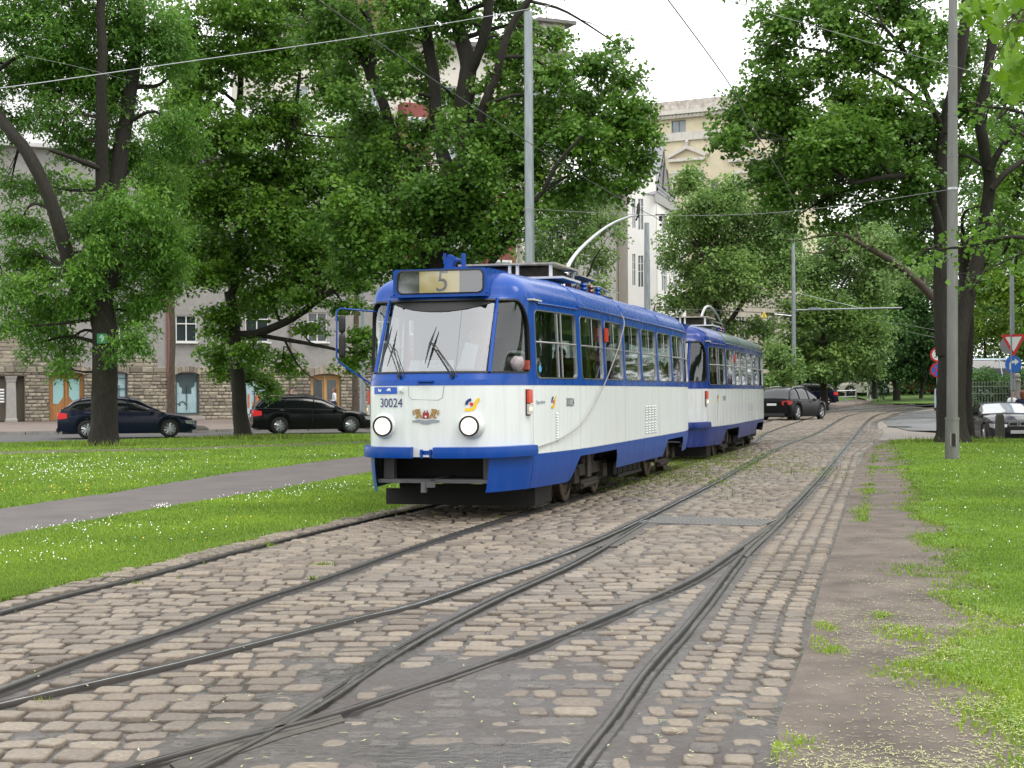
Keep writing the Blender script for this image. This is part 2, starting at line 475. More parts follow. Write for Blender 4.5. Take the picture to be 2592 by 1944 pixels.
S = np.array(stones)
mz = mudz(S[:, 0], S[:, 1]); mf = mudf(S[:, 0], S[:, 1])
Z = rng.normal(0, .0045, len(S)) + .010 * (fbm(S[:, 0] * .8, S[:, 1] * .8, 3) - .5) - np.clip(mf - .45, 0, 1) * .010 + gzv(S[:, 1])
# keep what stands above the mud and lies before us
pxx = CX + S[:, 0] * LENS_PX / S[:, 1]
MUDS = S[(Z <= mz - .004) & (pxx > -120) & (pxx < 2720) & (S[:, 1] < 16)]
keep = (Z > mz - .004) & (pxx > -120) & (pxx < 2720)
S = S[keep]; Z = Z[keep]
order = np.argsort(S[:, 1] / np.sqrt(S[:, 2] * S[:, 3]))
mesh_v = []
for vv, ff in SV:
    me = bpy.data.meshes.new('cobblestone'); me.from_pydata([tuple(p) for p in vv], [], [tuple(f) for f in ff])
    me.materials.append(M_STONE); me.polygons.foreach_set('use_smooth', [True] * len(me.polygons)); me.update(); mesh_v.append(me)
for q in order[:300]:
    x, y, w, d, r = S[q]
    o = bpy.data.objects.new('cobblestone', mesh_v[rng.integers(len(SV))]); COL.objects.link(o); o.parent = cob_bed
    o.location = (x, y, Z[q]); o.scale = (w, d, 1); o.rotation_euler = (rng.normal(0, .018), rng.normal(0, .018), r)
VV, FF, TN_ = [], [], []
off = 0
rest = order[300:]
low = [(1.0, -.02), (.86, .004)]
lv = []; n = 8
for s_, h in low:
    for i in range(n):
        an = 2 * np.pi * (i + .5) / n
        lv.append((np.sign(np.cos(an)) * abs(np.cos(an)) ** .4 * .5 * s_, np.sign(np.sin(an)) * abs(np.sin(an)) ** .4 * .5 * s_, h))
lv = np.array(lv); lf = [(i, (i + 1) % n, n + (i + 1) % n, n + i) for i in range(n)] + [(n, n + 1, n + 2, n + 3), (n, n + 3, n + 4, n + 7), (n + 4, n + 5, n + 6, n + 7)]
lf = np.array(lf)
for q in rest:
    x, y, w, d, r = S[q]
    if y < 13: vv, ff = SV[rng.integers(len(SV))]
    else: vv, ff = lv, lf
    c, s = math.cos(r), math.sin(r); X_ = vv[:, 0] * w; Y_ = vv[:, 1] * d
    tx, ty = rng.normal(0, .02, 2)
    VV.append(np.stack([x + c * X_ - s * Y_, y + s * X_ + c * Y_, Z[q] + vv[:, 2] + tx * X_ + ty * Y_], 1)); FF.append(ff + off); TN_.append(np.full(len(vv), rng.random())); off += len(vv)
Vs = np.concatenate(VV); Fs = np.concatenate(FF)
rest_o = fast_mesh('cobblestone_spread', Vs, Fs, M_STONE, cob_bed, nper=4, smooth=True)
at = rest_o.data.attributes.new('tone', 'FLOAT', 'POINT'); at.data.foreach_set('value', np.concatenate(TN_).astype(np.float32))
rest_o.data.validate()
tag(rest_o, kind='stuff')

# stones that the mud has covered still show as low bumps
M_MUDST = mat('mud_coated_stone', (.095, .080, .070), .36, var=.35, scale=14, bump=.5, bscale=50, rvar=.2)
VV, FF, off = [], [], 0
for x, y, w, d, r in MUDS:
    vv, ff = SV[rng.integers(len(SV))]; c, s = math.cos(r), math.sin(r); X_ = vv[:, 0] * w * .97; Y_ = vv[:, 1] * d * .97
    z0 = float(mudz(x, y)) + rng.uniform(-.0045, .0015)
    VV.append(np.stack([x + c * X_ - s * Y_, y + s * X_ + c * Y_, z0 + vv[:, 2] * .8], 1)); FF.append(ff + off); off += len(vv)
if VV: tag(fast_mesh('mud_coated_stone', np.concatenate(VV), np.concatenate(FF), M_MUDST, cob_bed, nper=4, smooth=True), kind='stuff')

# --- grooved rails
M_RAIL = mat('rail_worn_steel', (.044, .038, .033), .38, .7, var=.35, scale=6, rvar=.12)
M_HEAD_ = mat('rail_head_dull', (.095, .085, .075), .33, .8, var=.3, scale=5, rvar=.1)
M_RAILTOP = mat('rail_bright_head', (.50, .50, .50), .18, .95, var=.25, scale=5, rvar=.08)
M_GROOVE = mat('rail_groove_black', (.012, .011, .010), .8)  # near-black faces inside the groove
def rail(R, shiny, label, flip=1):
    # section from outer head edge to guard lip
    sec = [(-.046, -.03), (-.046, .004), (-.037, .010), (-.012, .010), (-.003, .003), (.0, -.03), (.030, -.03), (.032, .000), (.043, .002), (.045, -.03)]
    mi = [0, 0, 1, 0, 2, 2, 2, 0, 0]
    Rr = resample(R, .3)
    T = np.gradient(Rr, axis=0); T /= np.linalg.norm(T, axis=1)[:, None]; Nn = np.stack([T[:, 1], -T[:, 0]], 1)
    far = np.clip((Rr[:, 1] - 40) / 60, 0, 1)
    V = np.concatenate([np.stack([Rr[:, 0] + Nn[:, 0] * o * flip, Rr[:, 1] + Nn[:, 1] * o * flip, h + (.006 if h > 0 else 0) + gzv(Rr[:, 1])], 1)[:, None] for o, h in sec], 1)
    n = len(sec); V = V.reshape(-1, 3); F_, MI = [], []
    for i in range(len(Rr) - 1):
        for k in range(n - 1):
            F_.append((i * n + k, i * n + k + 1, (i + 1) * n + k + 1, (i + 1) * n + k)); MI.append(mi[k])
    o = fast_mesh('tram_rail', V, np.array(F_), [M_RAIL, M_RAILTOP if shiny else M_HEAD_, M_GROOVE], None, nper=4, mi=np.array(MI))
    return tag(o, label, 'tram rail', 'rails set in the cobbled road')
rail(RA, 0, 'outermost rail beside the flowered grass verge, grass growing against it', -1)
rail(RB, 0, 'dull rail running under the near side wheels of the leading tram', 1)
rail(RC, 1, 'bright polished rail between the tram track and the drain grate', -1)
rail(RD, 0, 'brownish rail branching off at the left end of the drain grate', -1)
rail(RE, 0, 'dark curved rail crossing the mud from the crossing plate to the switch tongue', 1)
rail(RF, 0, 'dark deep grooved rail nearest the dirt path', 1)

# crossing plates and switch pieces
M_PLATE = mat('frog_cast_steel', (.085, .075, .062), .5, .5, var=.4, scale=7, bump=.3)
def plate(name, px, z, label, cat='rail plate', m=M_PLATE, h=.03):
    b = MB(); b.prism([tuple(G(x, y)[:2]) for x, y in px], z - h, z)
    return tag(b.build(name, m), label, cat)
plate('crossing_plate', [(470, 1935), (640, 1860), (812, 1766), (826, 1780), (660, 1884), (500, 1954)], .0045, 'dark cast steel plate under the rail that comes from the drain grate, at the crossing')
plate('crossing_plate', [(430, 1936), (690, 1836), (860, 1808), (872, 1828), (710, 1872), (460, 1962)], .0060, 'dark cast steel plate under the curved rail, at the crossing in the mud')
plate('switch_plate', [(1885, 1383), (1960, 1318), (1990, 1284), (2000, 1290), (1985, 1320), (1890, 1412), (1880, 1405)], .006, 'flat steel plate beside the switch tongue at the right of the drain grate')
plate('switch_plate', [(1510, 1385), (1600, 1345), (1700, 1290), (1715, 1296), (1640, 1345), (1560, 1384)], .006, 'flat steel plate left of the drain grate along the polished rail')
plate('rail_cover', [(1700, 1322), (1720, 1305), (1765, 1303), (1742, 1322)], .010, 'small pale metal cover at the left end of the drain grate')
# drain grate across the track
g0 = G(1650, 1318); g1 = G(1945, 1326); ang = math.atan2(g1.y - g0.y, g1.x - g0.x)
ln = (g1 - g0).length; b_root = empty('drain_grate', ((g0.x + g1.x) / 2, (g0.y + g1.y) / 2 + .05, .004), ang, 'ribbed grey drain grate lying across the cobbles between two rails', 'drain grate')
M_GR = mat('grate_grey_steel', (.22, .215, .21), .5, .6, var=.25, scale=9)
fb = MB(); W2 = .42
fb.box((0, -W2, -.004), (ln, .03, .03)); fb.box((0, W2, -.004), (ln, .03, .03)); fb.box((-ln / 2, 0, -.004), (.03, W2 * 2 + .03, .032)); fb.box((ln / 2, 0, -.004), (.03, W2 * 2 + .03, .032))
fb.box((0, 0, -.012), (ln - .04, W2 * 2 - .04, .004))
fb.build('frame', M_GR, b_root)
nb = 26; bm_ = None
for k in range(nb):
    x = -ln / 2 + ln * (k + 1) / (nb + 1)
    if bm_ is None:
        q = MB(); q.box((0, 0, 0), (ln / nb * .52, W2 * 2 - .03, .022)); o = q.build('bar', M_GR, b_root); bm_ = o.data
    else: o = link(bpy.data.objects.new('bar', bm_), b_root)
    o.location = (x, 0, 0)

# --- asphalt, paths, kerbs
def sheet(name, px, z, m, kind='structure', world_pts=None, th=.0):
    pts = world_pts or [tuple(G(x, y)[:2]) for x, y in px]
    b = MB(); b.add([(x, y, z) for x, y in pts], [tuple(range(len(pts)))])
    o = b.build(name, m); 
    if o.data.polygons[0].normal.z < 0: o.data.flip_normals()
    return tag(o, kind=kind)
M_PATH = mat('old_asphalt', (.105, .092, .088), .85, var=.22, scale=1.3, bump=.25, bscale=60, detail=8)
M_ROAD = mat('street_asphalt', (.075, .072, .072), .7, var=.2, scale=.6, bump=.2, bscale=40)
M_WET = mat('wet_asphalt', (.13, .13, .14), .32, var=.2, scale=.25, rvar=.1)
M_SIDE = mat('sidewalk_slab', (.17, .135, .115), .85, var=.25, scale=.8, bump=.2)
M_KERB = mat('kerb_granite', (.30, .28, .26), .8, var=.2, scale=4)
M_LAWNG = mat('lawn_turf', (.11, .20, .035), .95, var=.35, scale=.9, detail=8)
M_DIRT = mat('trodden_dirt', (.140, .115, .096), .92, var=.42, scale=2.2, bump=.9, bscale=60, detail=12)
_ex = np.array([(-70, 18), (-40, 35), (-28, 42), (-16.3, 49.2), (-9.2, 55.9), (-5.1, 58), (3, 60.5), (6, 61)])
def lawn_top(x): return np.interp(x, _ex[:, 0], _ex[:, 1])
_kx = np.array([(-60, 48.8), (-19.7, 59.4), (-6.4, 62.9), (7.0, 66.5)])
sheet('left_lawn', None, -.004, M_LAWNG, world_pts=[(-70, 8), *[(float(xL(y)) + (.05 if y > 12 else 0), y) for y in np.linspace(8.2, 50, 60)], (4.5, 55), (3, 60.5), (-5.1, 58), (-9.2, 55.9), (-16.3, 49.2), (-28, 42), (-40, 35), (-70, 18)])
pe0 = [(-800, 1520), (0, 1363), (369, 1293), (716, 1237), (955, 1192), (1200, 1150), (1390, 1118)]
pe1 = [(1390, 1098), (1200, 1120), (955, 1151), (608, 1195), (451, 1220), (304, 1246), (0, 1287), (-800, 1400)]
def rough(px, amp, n=8):
    out = []
    for (x0, y0), (x1, y1) in zip(px[:-1], px[1:]):
        for k in range(n):
            a = k / n; out.append((x0 + (x1 - x0) * a, y0 + (y1 - y0) * a + rng.normal(0, amp)))
    return out + [px[-1]]
sheet('park_path', rough(pe0, 1.3) + rough(pe1, 1.0), .008, M_PATH)
sheet('trodden_path', rough([(-300, 1157), (0, 1152), (477, 1140), (955, 1121), (1200, 1112)], .5) + rough([(1200, 1107), (955, 1115), (477, 1133), (0, 1143), (-300, 1148)], .5), .006, M_DIRT)
sheet('street', None, .0, M_ROAD, world_pts=[(-70, 18), (-40, 35), (-28, 42), (-16.3, 49.2), (-9.2, 55.9), (-5.1, 58), (3, 60.5), (6, 55), (7, 62), (7.0, 66.4), (-6.4, 62.8), (-19.7, 59.3), (-60, 48.7)])
b = MB(); b.add([(-60, 49.0, .11), (-19.7, 59.6, .11), (-6.4, 63.1, .11), (7, 66.7, .11), (11, 84, .11), (18, 110, .5), (18, 130, .5), (-90, 130, .11)], [(0, 1, 2, 3, 4), (0, 4, 5, 6, 7)])
tag(b.build('sidewalk', M_SIDE), kind='structure')
_kc = resample(_kx, 1.2); kmesh = None
kroot = MB(); kroot.box((0, 0, -.2), (.1, .1, .1))
kr = tag(kroot.build('kerb', M_KERB), kind='structure')
for i in range(len(_kc) - 1):
    mx_, my_ = (_kc[i] + _kc[i + 1]) / 2
    if mx_ < -24: continue
    if kmesh is None:
        q = MB(); q.box((0, 0, 0), (1.185, .16, .22)); o = q.build('kerb_stone', M_KERB, kr); kmesh = o.data
    else: o = link(bpy.data.objects.new('kerb_stone', kmesh), kr)
    o.location = (mx_, my_ + .06, .02 + rng.normal(0, .004)); o.rotation_euler = (0, 0, math.atan2(_kc[i + 1][1] - _kc[i][1], _kc[i + 1][0] - _kc[i][0]))
# far pavement with kerb and the grass bank behind the railing
k1, k2, k3, k4 = G(2094, 1038), G(2185, 1024), G(2262, 1015), G(2420, 1012)
b = MB(); far_p = [(k1.x, k1.y), (k2.x, k2.y), (k3.x, k3.y), (k4.x, k4.y)]
for i in range(4):
    x, y = far_p[i]; b.v += [(x, y, gz(y) + .02), (x, y + .05, gz(y) + .16), (x - .8, y + 4.5, gz(y) + .24)]
b.f = [(i * 3 + k, i * 3 + 3 + k, i * 3 + 4 + k, i * 3 + 1 + k) for i in range(3) for k in range(2)]; b.m = [0] * 6
tag(b.build('far_sidewalk', M_SIDE), kind='structure')
b = MB()
for i in range(4):
    x, y = far_p[i]; b.v += [(x - .8 + (30 if i == 3 else 0), y + 4.4, gz(y) + .25), (x + (30 if i == 3 else 0), y + 24, gz(y) + .95), (x + (60 if i == 3 else 0), y + 90, gz(y) + 2.2)]
b.f = [(i * 3 + k, i * 3 + 3 + k, i * 3 + 4 + k, i * 3 + 1 + k) for i in range(3) for k in range(2)]; b.m = [0] * 6
tag(b.build('grass_bank', M_LAWNG), kind='structure')
b = MB(); _jp = [(2233, 1066), (2300, 1043), (2420, 1036), (2700, 1040), (2900, 1090), (2420, 1092), (2300, 1090), (2250, 1078)]
_jp = [G(x, y) for x, y in _jp]; b.add([(p.x, p.y, gz(p.y) + .006) for p in _jp], [tuple(range(8))]); jo = b.build('junction_asphalt', M_WET); tag(jo, kind='structure')
if jo.data.polygons[0].normal.z < 0: jo.data.flip_normals()
sheet('side_street', None, -.30, M_ROAD, world_pts=[(13.2, 46.8), (70, 46.8), (70, 175), (40, 175), (20, 75)])
b = MB()
for pts_ in ([(12, 46.3), (14.2, 46.6), (14.2, 60), (20, 75)],): pass
# gentle bank between the cobbles and the lower side street
_n = 14
vv_ = []
for i in range(_n):
    yb = 46.5 + i * 4.2
    for j in range(7):
        xb = float(xR(yb)) - .2 + j * 1.1
        vv_.append((xb, yb, gz(yb) - (.30 + gz(yb)) * (1 - math.cos(math.pi * j / 6)) / 2 + .001))
b.grid(vv_, 7, _n); tag(b.build('sloping_pavement', mat('slope_cobble', (.20, .17, .145), .6, var=.25, scale=5, bump=.6, bscale=14)), kind='structure')

b = MB()
for yy_, zz_ in ((119, .50), (124, .86), (140, 1.2), (260, 2.6)): b.v += [(27 + (yy_ - 119) * .1, yy_ - 3.5, zz_), (48, yy_ - 8, zz_), (150, yy_ - 20, zz_)]
b.f = [(j * 3 + i, j * 3 + i + 1, j * 3 + 4 + i, j * 3 + 3 + i) for j in range(3) for i in range(2)]; b.m = [0] * 6
tag(b.build('far_lawn', M_LAWNG), kind='structure')
# right side: dirt walk then lawn
ysr = np.array([4.5, 5.5, 7, 9, 12, 16, 22, 30, 38, 44, 46.4])
b = MB(); vv_ = []
for y in ysr: vv_ += [(float(xR(y)) + .0, y, -.002), (45, y, -.002)]
b.grid(vv_, 2, len(ysr)); tag(b.build('dirt_walk', M_DIRT), kind='structure')
_lg = np.array(gp((2500, 1990), (2480, 1944), (2450, 1850), (2425, 1760), (2270, 1700), (2300, 1655), (2435, 1593), (2361, 1519), (2318, 1441), (2326, 1367), (2279, 1267), (2262, 1180), (2240, 1122), (2240, 1110)))
_lg = _lg[np.argsort(_lg[:, 1])]
def grass_right(x, y):
    e = np.interp(y, _lg[:, 1], _lg[:, 0])
    n = fbm(x * 2.2, y * 1.6, 4) - .5
    g = (x - e) / .35 + n * 2.6
    xr = np.interp(y, _re[:, 1], _re[:, 0])
    strip = np.where((y > 17.5) & (y < 42), (.55 - np.abs((x - xr - .16 - .004 * y)) / (.10 + .002 * y) + n * 3.4) * .8, -1)
    patch = -1 + 0 * x
    for px_, py_, r_ in ((2070, 1620, .12), (2100, 1645, .10), (2090, 1590, .1), (2290, 1610, .22), (1955, 1900, .12), (2030, 1880, .1), (2230, 1560, .08)):
        g0_ = G(px_, py_); patch = np.maximum(patch, .75 - np.hypot(x - g0_.x, (y - g0_.y) * .5) / r_ * .8 + n * 1.2)
    return np.maximum(np.maximum(g, strip), patch)
# turf sheet: cells of the right bank that carry grass
M_BOLE = 0
ysg = [5.0]
while ysg[-1] < 46.4: ysg.append(ysg[-1] * 1.012)
ysg = np.array(ysg); t = np.linspace(0, 1, 150)
XL_ = np.array([float(xR(y)) + .05 for y in ysg]); XX = XL_[:, None] + (ysg[:, None] * .55 + 1.5) * t ** 1.4; YY = np.repeat(ysg[:, None], 150, 1)
gv = grass_right(XX, YY)
ii, jj = np.meshgrid(np.arange(149), np.arange(len(ysg) - 1)); a = (jj * 150 + ii).ravel(); ok = gv.ravel()[a] > .75
Zt = .006 + .014 * np.clip(gv, 0, 1) * fbm(XX * 3, YY * 3, 2)
fast_m = fast_mesh('right_lawn', np.stack([XX, YY, Zt], -1).reshape(-1, 3), np.stack([a, a + 1, a + 151, a + 150], 1)[ok], M_LAWNG, nper=4, smooth=True)
tag(fast_m, kind='structure')
b = MB(); b.add([(xR(46.3) + 1.2, 46.3, .004), (60, 46.3, .004), (60, 5, .002), (24, 5, .002), (27, 46.3, .004)], [(0, 1, 2, 3, 4)])

# --- grass blades
def leafmat(name, c, var=.45, scale=.6, trans=.35, rough=.5):
    m = bpy.data.materials.new(name); m.use_nodes = True
    N = m.node_tree.nodes; L = m.node_tree.links; N.clear()
    o = N.new('ShaderNodeOutputMaterial'); pr = N.new('ShaderNodeBsdfPrincipled'); tl = N.new('ShaderNodeBsdfTranslucent'); mx = N.new('ShaderNodeMixShader')
    geo = N.new('ShaderNodeNewGeometry'); nz = N.new('ShaderNodeTexNoise'); nz.inputs['Scale'].default_value = scale; nz.inputs['Detail'].default_value = 4
    L.new(geo.outputs['Position'], nz.inputs[0])
    at = N.new('ShaderNodeAttribute'); at.attribute_name = 'tone'
    ad = N.new('ShaderNodeMath'); ad.operation = 'MULTIPLY_ADD'; ad.inputs[1].default_value = .5
    L.new(at.outputs['Fac'], ad.inputs[0]); ml = N.new('ShaderNodeMath'); ml.operation = 'MULTIPLY'; ml.inputs[1].default_value = .5
    L.new(nz.outputs[0], ml.inputs[0]); L.new(ml.outputs[0], ad.inputs[2])
    cr = N.new('ShaderNodeValToRGB'); e = cr.color_ramp.elements
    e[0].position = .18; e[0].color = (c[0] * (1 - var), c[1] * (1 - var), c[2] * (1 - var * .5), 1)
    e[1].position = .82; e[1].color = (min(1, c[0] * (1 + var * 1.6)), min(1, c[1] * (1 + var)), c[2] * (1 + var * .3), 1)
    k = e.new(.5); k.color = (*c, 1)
    L.new(ad.outputs[0], cr.inputs[0])
    L.new(cr.outputs[0], pr.inputs['Base Color']); L.new(cr.outputs[0], tl.inputs[0])
    pr.inputs['Roughness'].default_value = rough; pr.inputs['Specular IOR Level'].default_value = .35
    mx.inputs[0].default_value = trans
    L.new(pr.outputs[0], mx.inputs[1]); L.new(tl.outputs[0], mx.inputs[2]); L.new(mx.outputs[0], o.inputs[0])
    return m
M_GRASS = leafmat('grass_blade', (.205, .335, .045), .5, .45, .35)
def blades(name, x, y, hgt, wid, m, z0=None, tone=None):
    n = len(x); a = rng.uniform(0, 2 * np.pi, n); l = rng.uniform(.1, .75, n) * hgt; b_ = rng.uniform(0, 2 * np.pi, n)
    z0 = np.zeros(n) if z0 is None else z0
    dx, dy = np.cos(a) * wid / 2, np.sin(a) * wid / 2
    p0 = np.stack([x - dx, y - dy, z0 - .005], 1); p1 = np.stack([x + dx, y + dy, z0 - .005], 1)
    p2 = np.stack([x + np.cos(b_) * l, y + np.sin(b_) * l, z0 + hgt], 1)
    V = np.stack([p0, p1, p2], 1).reshape(-1, 3); F_ = np.arange(3 * n).reshape(-1, 3)
    o = fast_mesh(name, V, F_, m, nper=3)
    at = o.data.attributes.new('tone', 'FLOAT', 'POINT'); tn = rng.random(n) if tone is None else tone
    at.data.foreach_set('value', np.repeat(tn, 3).astype(np.float32))
    return tag(o, kind='stuff')
def sampleY(n, y0, y1, p=1.6):
    u = rng.random(n); q = 1 - p
    return (y0 ** q + u * (y1 ** q - y0 ** q)) ** (1 / q)
# right
n = 230000
y = sampleY(n, 5.6, 46.3, 1.55); x0 = np.interp(y, _re[:, 1], _re[:, 0]) + .02; x1 = y * .345 + .6
x = x0 + (x1 - x0) * rng.random(n)
g = grass_right(x, y); k = rng.random(n) < np.clip((g + .35) * .55, 0, 1) ** 1.5; x, y, g = x[k], y[k], g[k]
worn = np.clip(1 - (x - np.interp(y, _lg[:, 1], _lg[:, 0])) / 1.2, 0, 1) * np.clip((14 - y) / 6, 0, 1)
h = rng.uniform(.012, .034, len(x)) * (1 + y * .010) * (.5 + .5 * np.clip(g, 0, 1))
blades('lawn_grass', x, y, h, .004 + .0011 * y * 1.0, M_GRASS, z0=np.full(len(x), .008), tone=np.clip(rng.random(len(x)) * .8 + .25 * fbm(x * .8, y * .8, 2) - .05 + worn * .35, 0, 1))
# left
pl0 = np.array(gp(*pe0)); pl1 = np.array(gp(*pe1))[::-1]
def on_path(x, y):
    # between the two edges of the asphalt path
    yl = np.interp(x, pl0[:, 0], pl0[:, 1]); yh = np.interp(x, pl1[:, 0], pl1[:, 1])
    return (y > yl + .0) & (y < yh)
tp0 = np.array(gp((-300, 1155), (0, 1151), (477, 1139), (955, 1120), (1200, 1111))); tp1 = np.array(gp((-300, 1149), (0, 1144), (477, 1134), (955, 1116), (1200, 1108)))
def on_trod(x, y): return (y > np.interp(x, tp0[:, 0], tp0[:, 1])) & (y < np.interp(x, tp1[:, 0], tp1[:, 1]))
n = 330000
y = sampleY(n, 10.5, 60, 1.3); x0 = -y * .36; x1 = np.array(xL(y)) + .10; x = x0 + (x1 - x0) * rng.random(n)
e = x1 - x
k = (y < lawn_top(x)) & ~(on_path(x, y) | (on_trod(x, y) & (rng.random(n) < .8))) & (rng.random(n) < np.clip(.35 + e * 2 + (fbm(x * 3, y * 3, 3) - .5) * 2, 0, 1))
x, y, e = x[k], y[k], e[k]
h = rng.uniform(.014, .038, len(x)) * (1 + y * .010) * (.6 + .8 * fbm(x * 1.3, y * 1.3, 3))
blades('verge_grass', x, y, h, .004 + .0011 * y, M_GRASS, tone=np.clip(rng.random(len(x)) * .75 + .35 * fbm(x * .7, y * .7, 2) - .05, 0, 1))
# weeds in the joints
wp = []
for px_, py_, r_, c_ in ((1620, 1205, 1.1, 2600), (1700, 1180, 1.1, 3000), (1760, 1165, 1.4, 3200), (1850, 1150, 1.8, 2600), (1560, 1235, .7, 900), (2000, 1190, 1.1, 1100), (1900, 1180, 1.1, 900), (1800, 1215, .8, 700), (1330, 1268, .5, 250), (1100, 1262, .5, 260), (1040, 1275, .4, 200),
                         (990, 1290, .35, 90), (1110, 1300, .15, 50), (820, 1430, .09, 60), (470, 1465, .07, 70), (675, 1380, .1, 80), (530, 1425, .06, 40), (325, 1490, .05, 25), (1900, 1105, 2.2, 500), (1840, 1250, .5, 140), (1250, 1310, .2, 50), (350, 1478, .06, 30), (105, 1780, .05, 22), (790, 1465, .05, 30)):
    g0_ = G(px_, py_); k = c_
    wp.append(np.stack([rng.normal(g0_.x, r_ * .5, k), rng.normal(g0_.y, r_ * (1.3 if r_ > .3 else .5), k)], 1))
wp = np.concatenate(wp); wp = wp[fbm(wp[:, 0] * 3, wp[:, 1] * 3, 2) > .42]
k = wp[:, 1] > 5.5; wp = wp[k]
M_WEED = leafmat('weed_blade', (.17, .25, .035), .45, 1.5, .3)
blades('weeds', wp[:, 0], wp[:, 1], rng.uniform(.015, .05, len(wp)), .004 + .0009 * wp[:, 1], M_WEED, z0=np.full(len(wp), -.008))

# --- fallen catkins and seeds
def strips(name, x, y, z, m, lmin, lmax, w):
    n = len(x); V, F_ = [], []
    a = rng.uniform(0, 2 * np.pi, n); c = rng.uniform(-1.6, 1.6, n); L_ = rng.uniform(lmin, lmax, n)
    pts = []
    for s_ in (-.5, -.17, .17, .5):
        an = a + c * s_; cx = x + np.cos(a) * L_ * s_ * 1 + np.cos(a + 1.57) * c * L_ * s_ * s_ * .8; cy = y + np.sin(a) * L_ * s_ + np.sin(a + 1.57) * c * L_ * s_ * s_ * .8
        pts.append((cx, cy, an))
    out = []
    for i, (cx, cy, an) in enumerate(pts):
        ww = w * (1 if 0 < i < 3 else .5)
        zz = z + .003 + (.004 * rng.random(n))
        out += [np.stack([cx - np.sin(an) * ww / 2, cy + np.cos(an) * ww / 2, zz], 1), np.stack([cx + np.sin(an) * ww / 2, cy - np.cos(an) * ww / 2, zz], 1)]
    V = np.stack(out, 1).reshape(-1, 3); base = np.arange(n)[:, None] * 8
    F_ = np.concatenate([base + np.array([[2 * i, 2 * i + 1, 2 * i + 3, 2 * i + 2]]) for i in range(3)])
    return tag(fast_mesh(name, V, F_, m, nper=4), kind='stuff')
M_CAT = mat('pale_catkin', (.50, .52, .24), .7, var=.3, scale=20)
n = 17000
y = sampleY(n, 5.5, 17, 2.2); x = np.interp(y, _re[:, 1], _re[:, 0]) - .05 + rng.gamma(2.4, .55, n) * (.62 + y * .02)
k = (rng.random(n) < np.clip((fbm(x * 1.9, y * 1.3, 3) - .30) * 3.2, .12, 1)) & (rng.random(n) < np.clip(1.25 - (y - 6) / 10, .05, 1)); x, y = x[k], y[k]
gz = np.where(grass_right(x, y) > .15, .022, .0)
strips('fallen_catkins', x, y, gz, M_CAT, .012, .042, .0036)
n = 420
y = sampleY(n, 5.8, 26, 1.1); x = rng.uniform(-1, 1, n) * y * .34; k = (x > np.array(xL(y))) & (x < np.interp(y, _re[:, 1], _re[:, 0]))
x, y = x[k], y[k]
strips('scattered_seeds', x, y, np.full(len(x), .008), M_CAT, .02, .05, .006)
# litter of seeds along the left edge
n = 1500
y = sampleY(n, 12, 30, 1.2); x = np.array(xL(y)) + rng.normal(.05, .13, n)
strips('edge_litter', x, y, np.full(n, .006), M_CAT, .02, .045, .006)

# --- daisies and buttercups
def dots(name, x, y, z, r, m):
    n = len(x); k6 = np.arange(6) * np.pi / 3
    tx, ty = rng.normal(0, .5, n), rng.normal(0, .5, n) - .35
    V = np.stack([np.stack([x + np.cos(q) * r, y + np.sin(q) * r, z + (np.cos(q) * tx + np.sin(q) * -ty) * r], 1) for q in k6], 1).reshape(-1, 3)
    F_ = np.arange(6 * n).reshape(-1, 6)
    return tag(fast_mesh(name, V, F_, m, nper=6), kind='stuff')
M_DAISY = mat('daisy_white', (.82, .82, .80), .6); M_BUTTER = mat('buttercup_yellow', (.75, .58, .03), .5)
def clump(px_list, spread=1.0):
    xs, ys_ = [], []
    for px_, py_, rx_, ry_, c_ in px_list:
        qx = rng.normal(px_, rx_, c_); qy = rng.normal(py_, ry_, c_)
        for u, v in zip(qx, qy):
            if v < 1118: continue
            g_ = G(u, v); xs.append(g_.x); ys_.append(g_.y)
    xs, ys_ = np.array(xs), np.array(ys_); k = ~on_path(xs, ys_) & (xs < np.array(xL(ys_)) - .05)
    return xs[k], ys_[k]
x, y = clump([(220, 1195, 110, 16, 230), (60, 1180, 90, 14, 90), (330, 1180, 160, 10, 90), (100, 1210, 70, 9, 70), (700, 1160, 220, 10, 60), (200, 1390, 90, 12, 40), (410, 1290, 14, 3, 40), (640, 1262, 90, 8, 110), (820, 1240, 90, 7, 90), (180, 1345, 120, 8, 70), (100, 1330, 90, 9, 50), (500, 1250, 60, 6, 40), (60, 1420, 60, 14, 40), (400, 1330, 260, 20, 70)])
dots('daisies', x, y, rng.uniform(.05, .085, len(x)), .003 + .0002 * y, M_DAISY)
x, y = clump([(120, 1250, 120, 12, 110), (380, 1235, 60, 6, 25), (300, 1200, 220, 25, 50), (480, 1360, 120, 25, 22)])
dots('buttercups', x, y, rng.uniform(.05, .085, len(x)), .004 + .00015 * y, M_BUTTER)
n = 170; y = sampleY(n, 9, 44, 1.1); x = y * rng.uniform(.27, .345, n); k = grass_right(x, y) > .8
dots('lawn_daisies', x[k], y[k], rng.uniform(.05, .08, k.sum()), .003 + .00018 * y[k], M_DAISY)
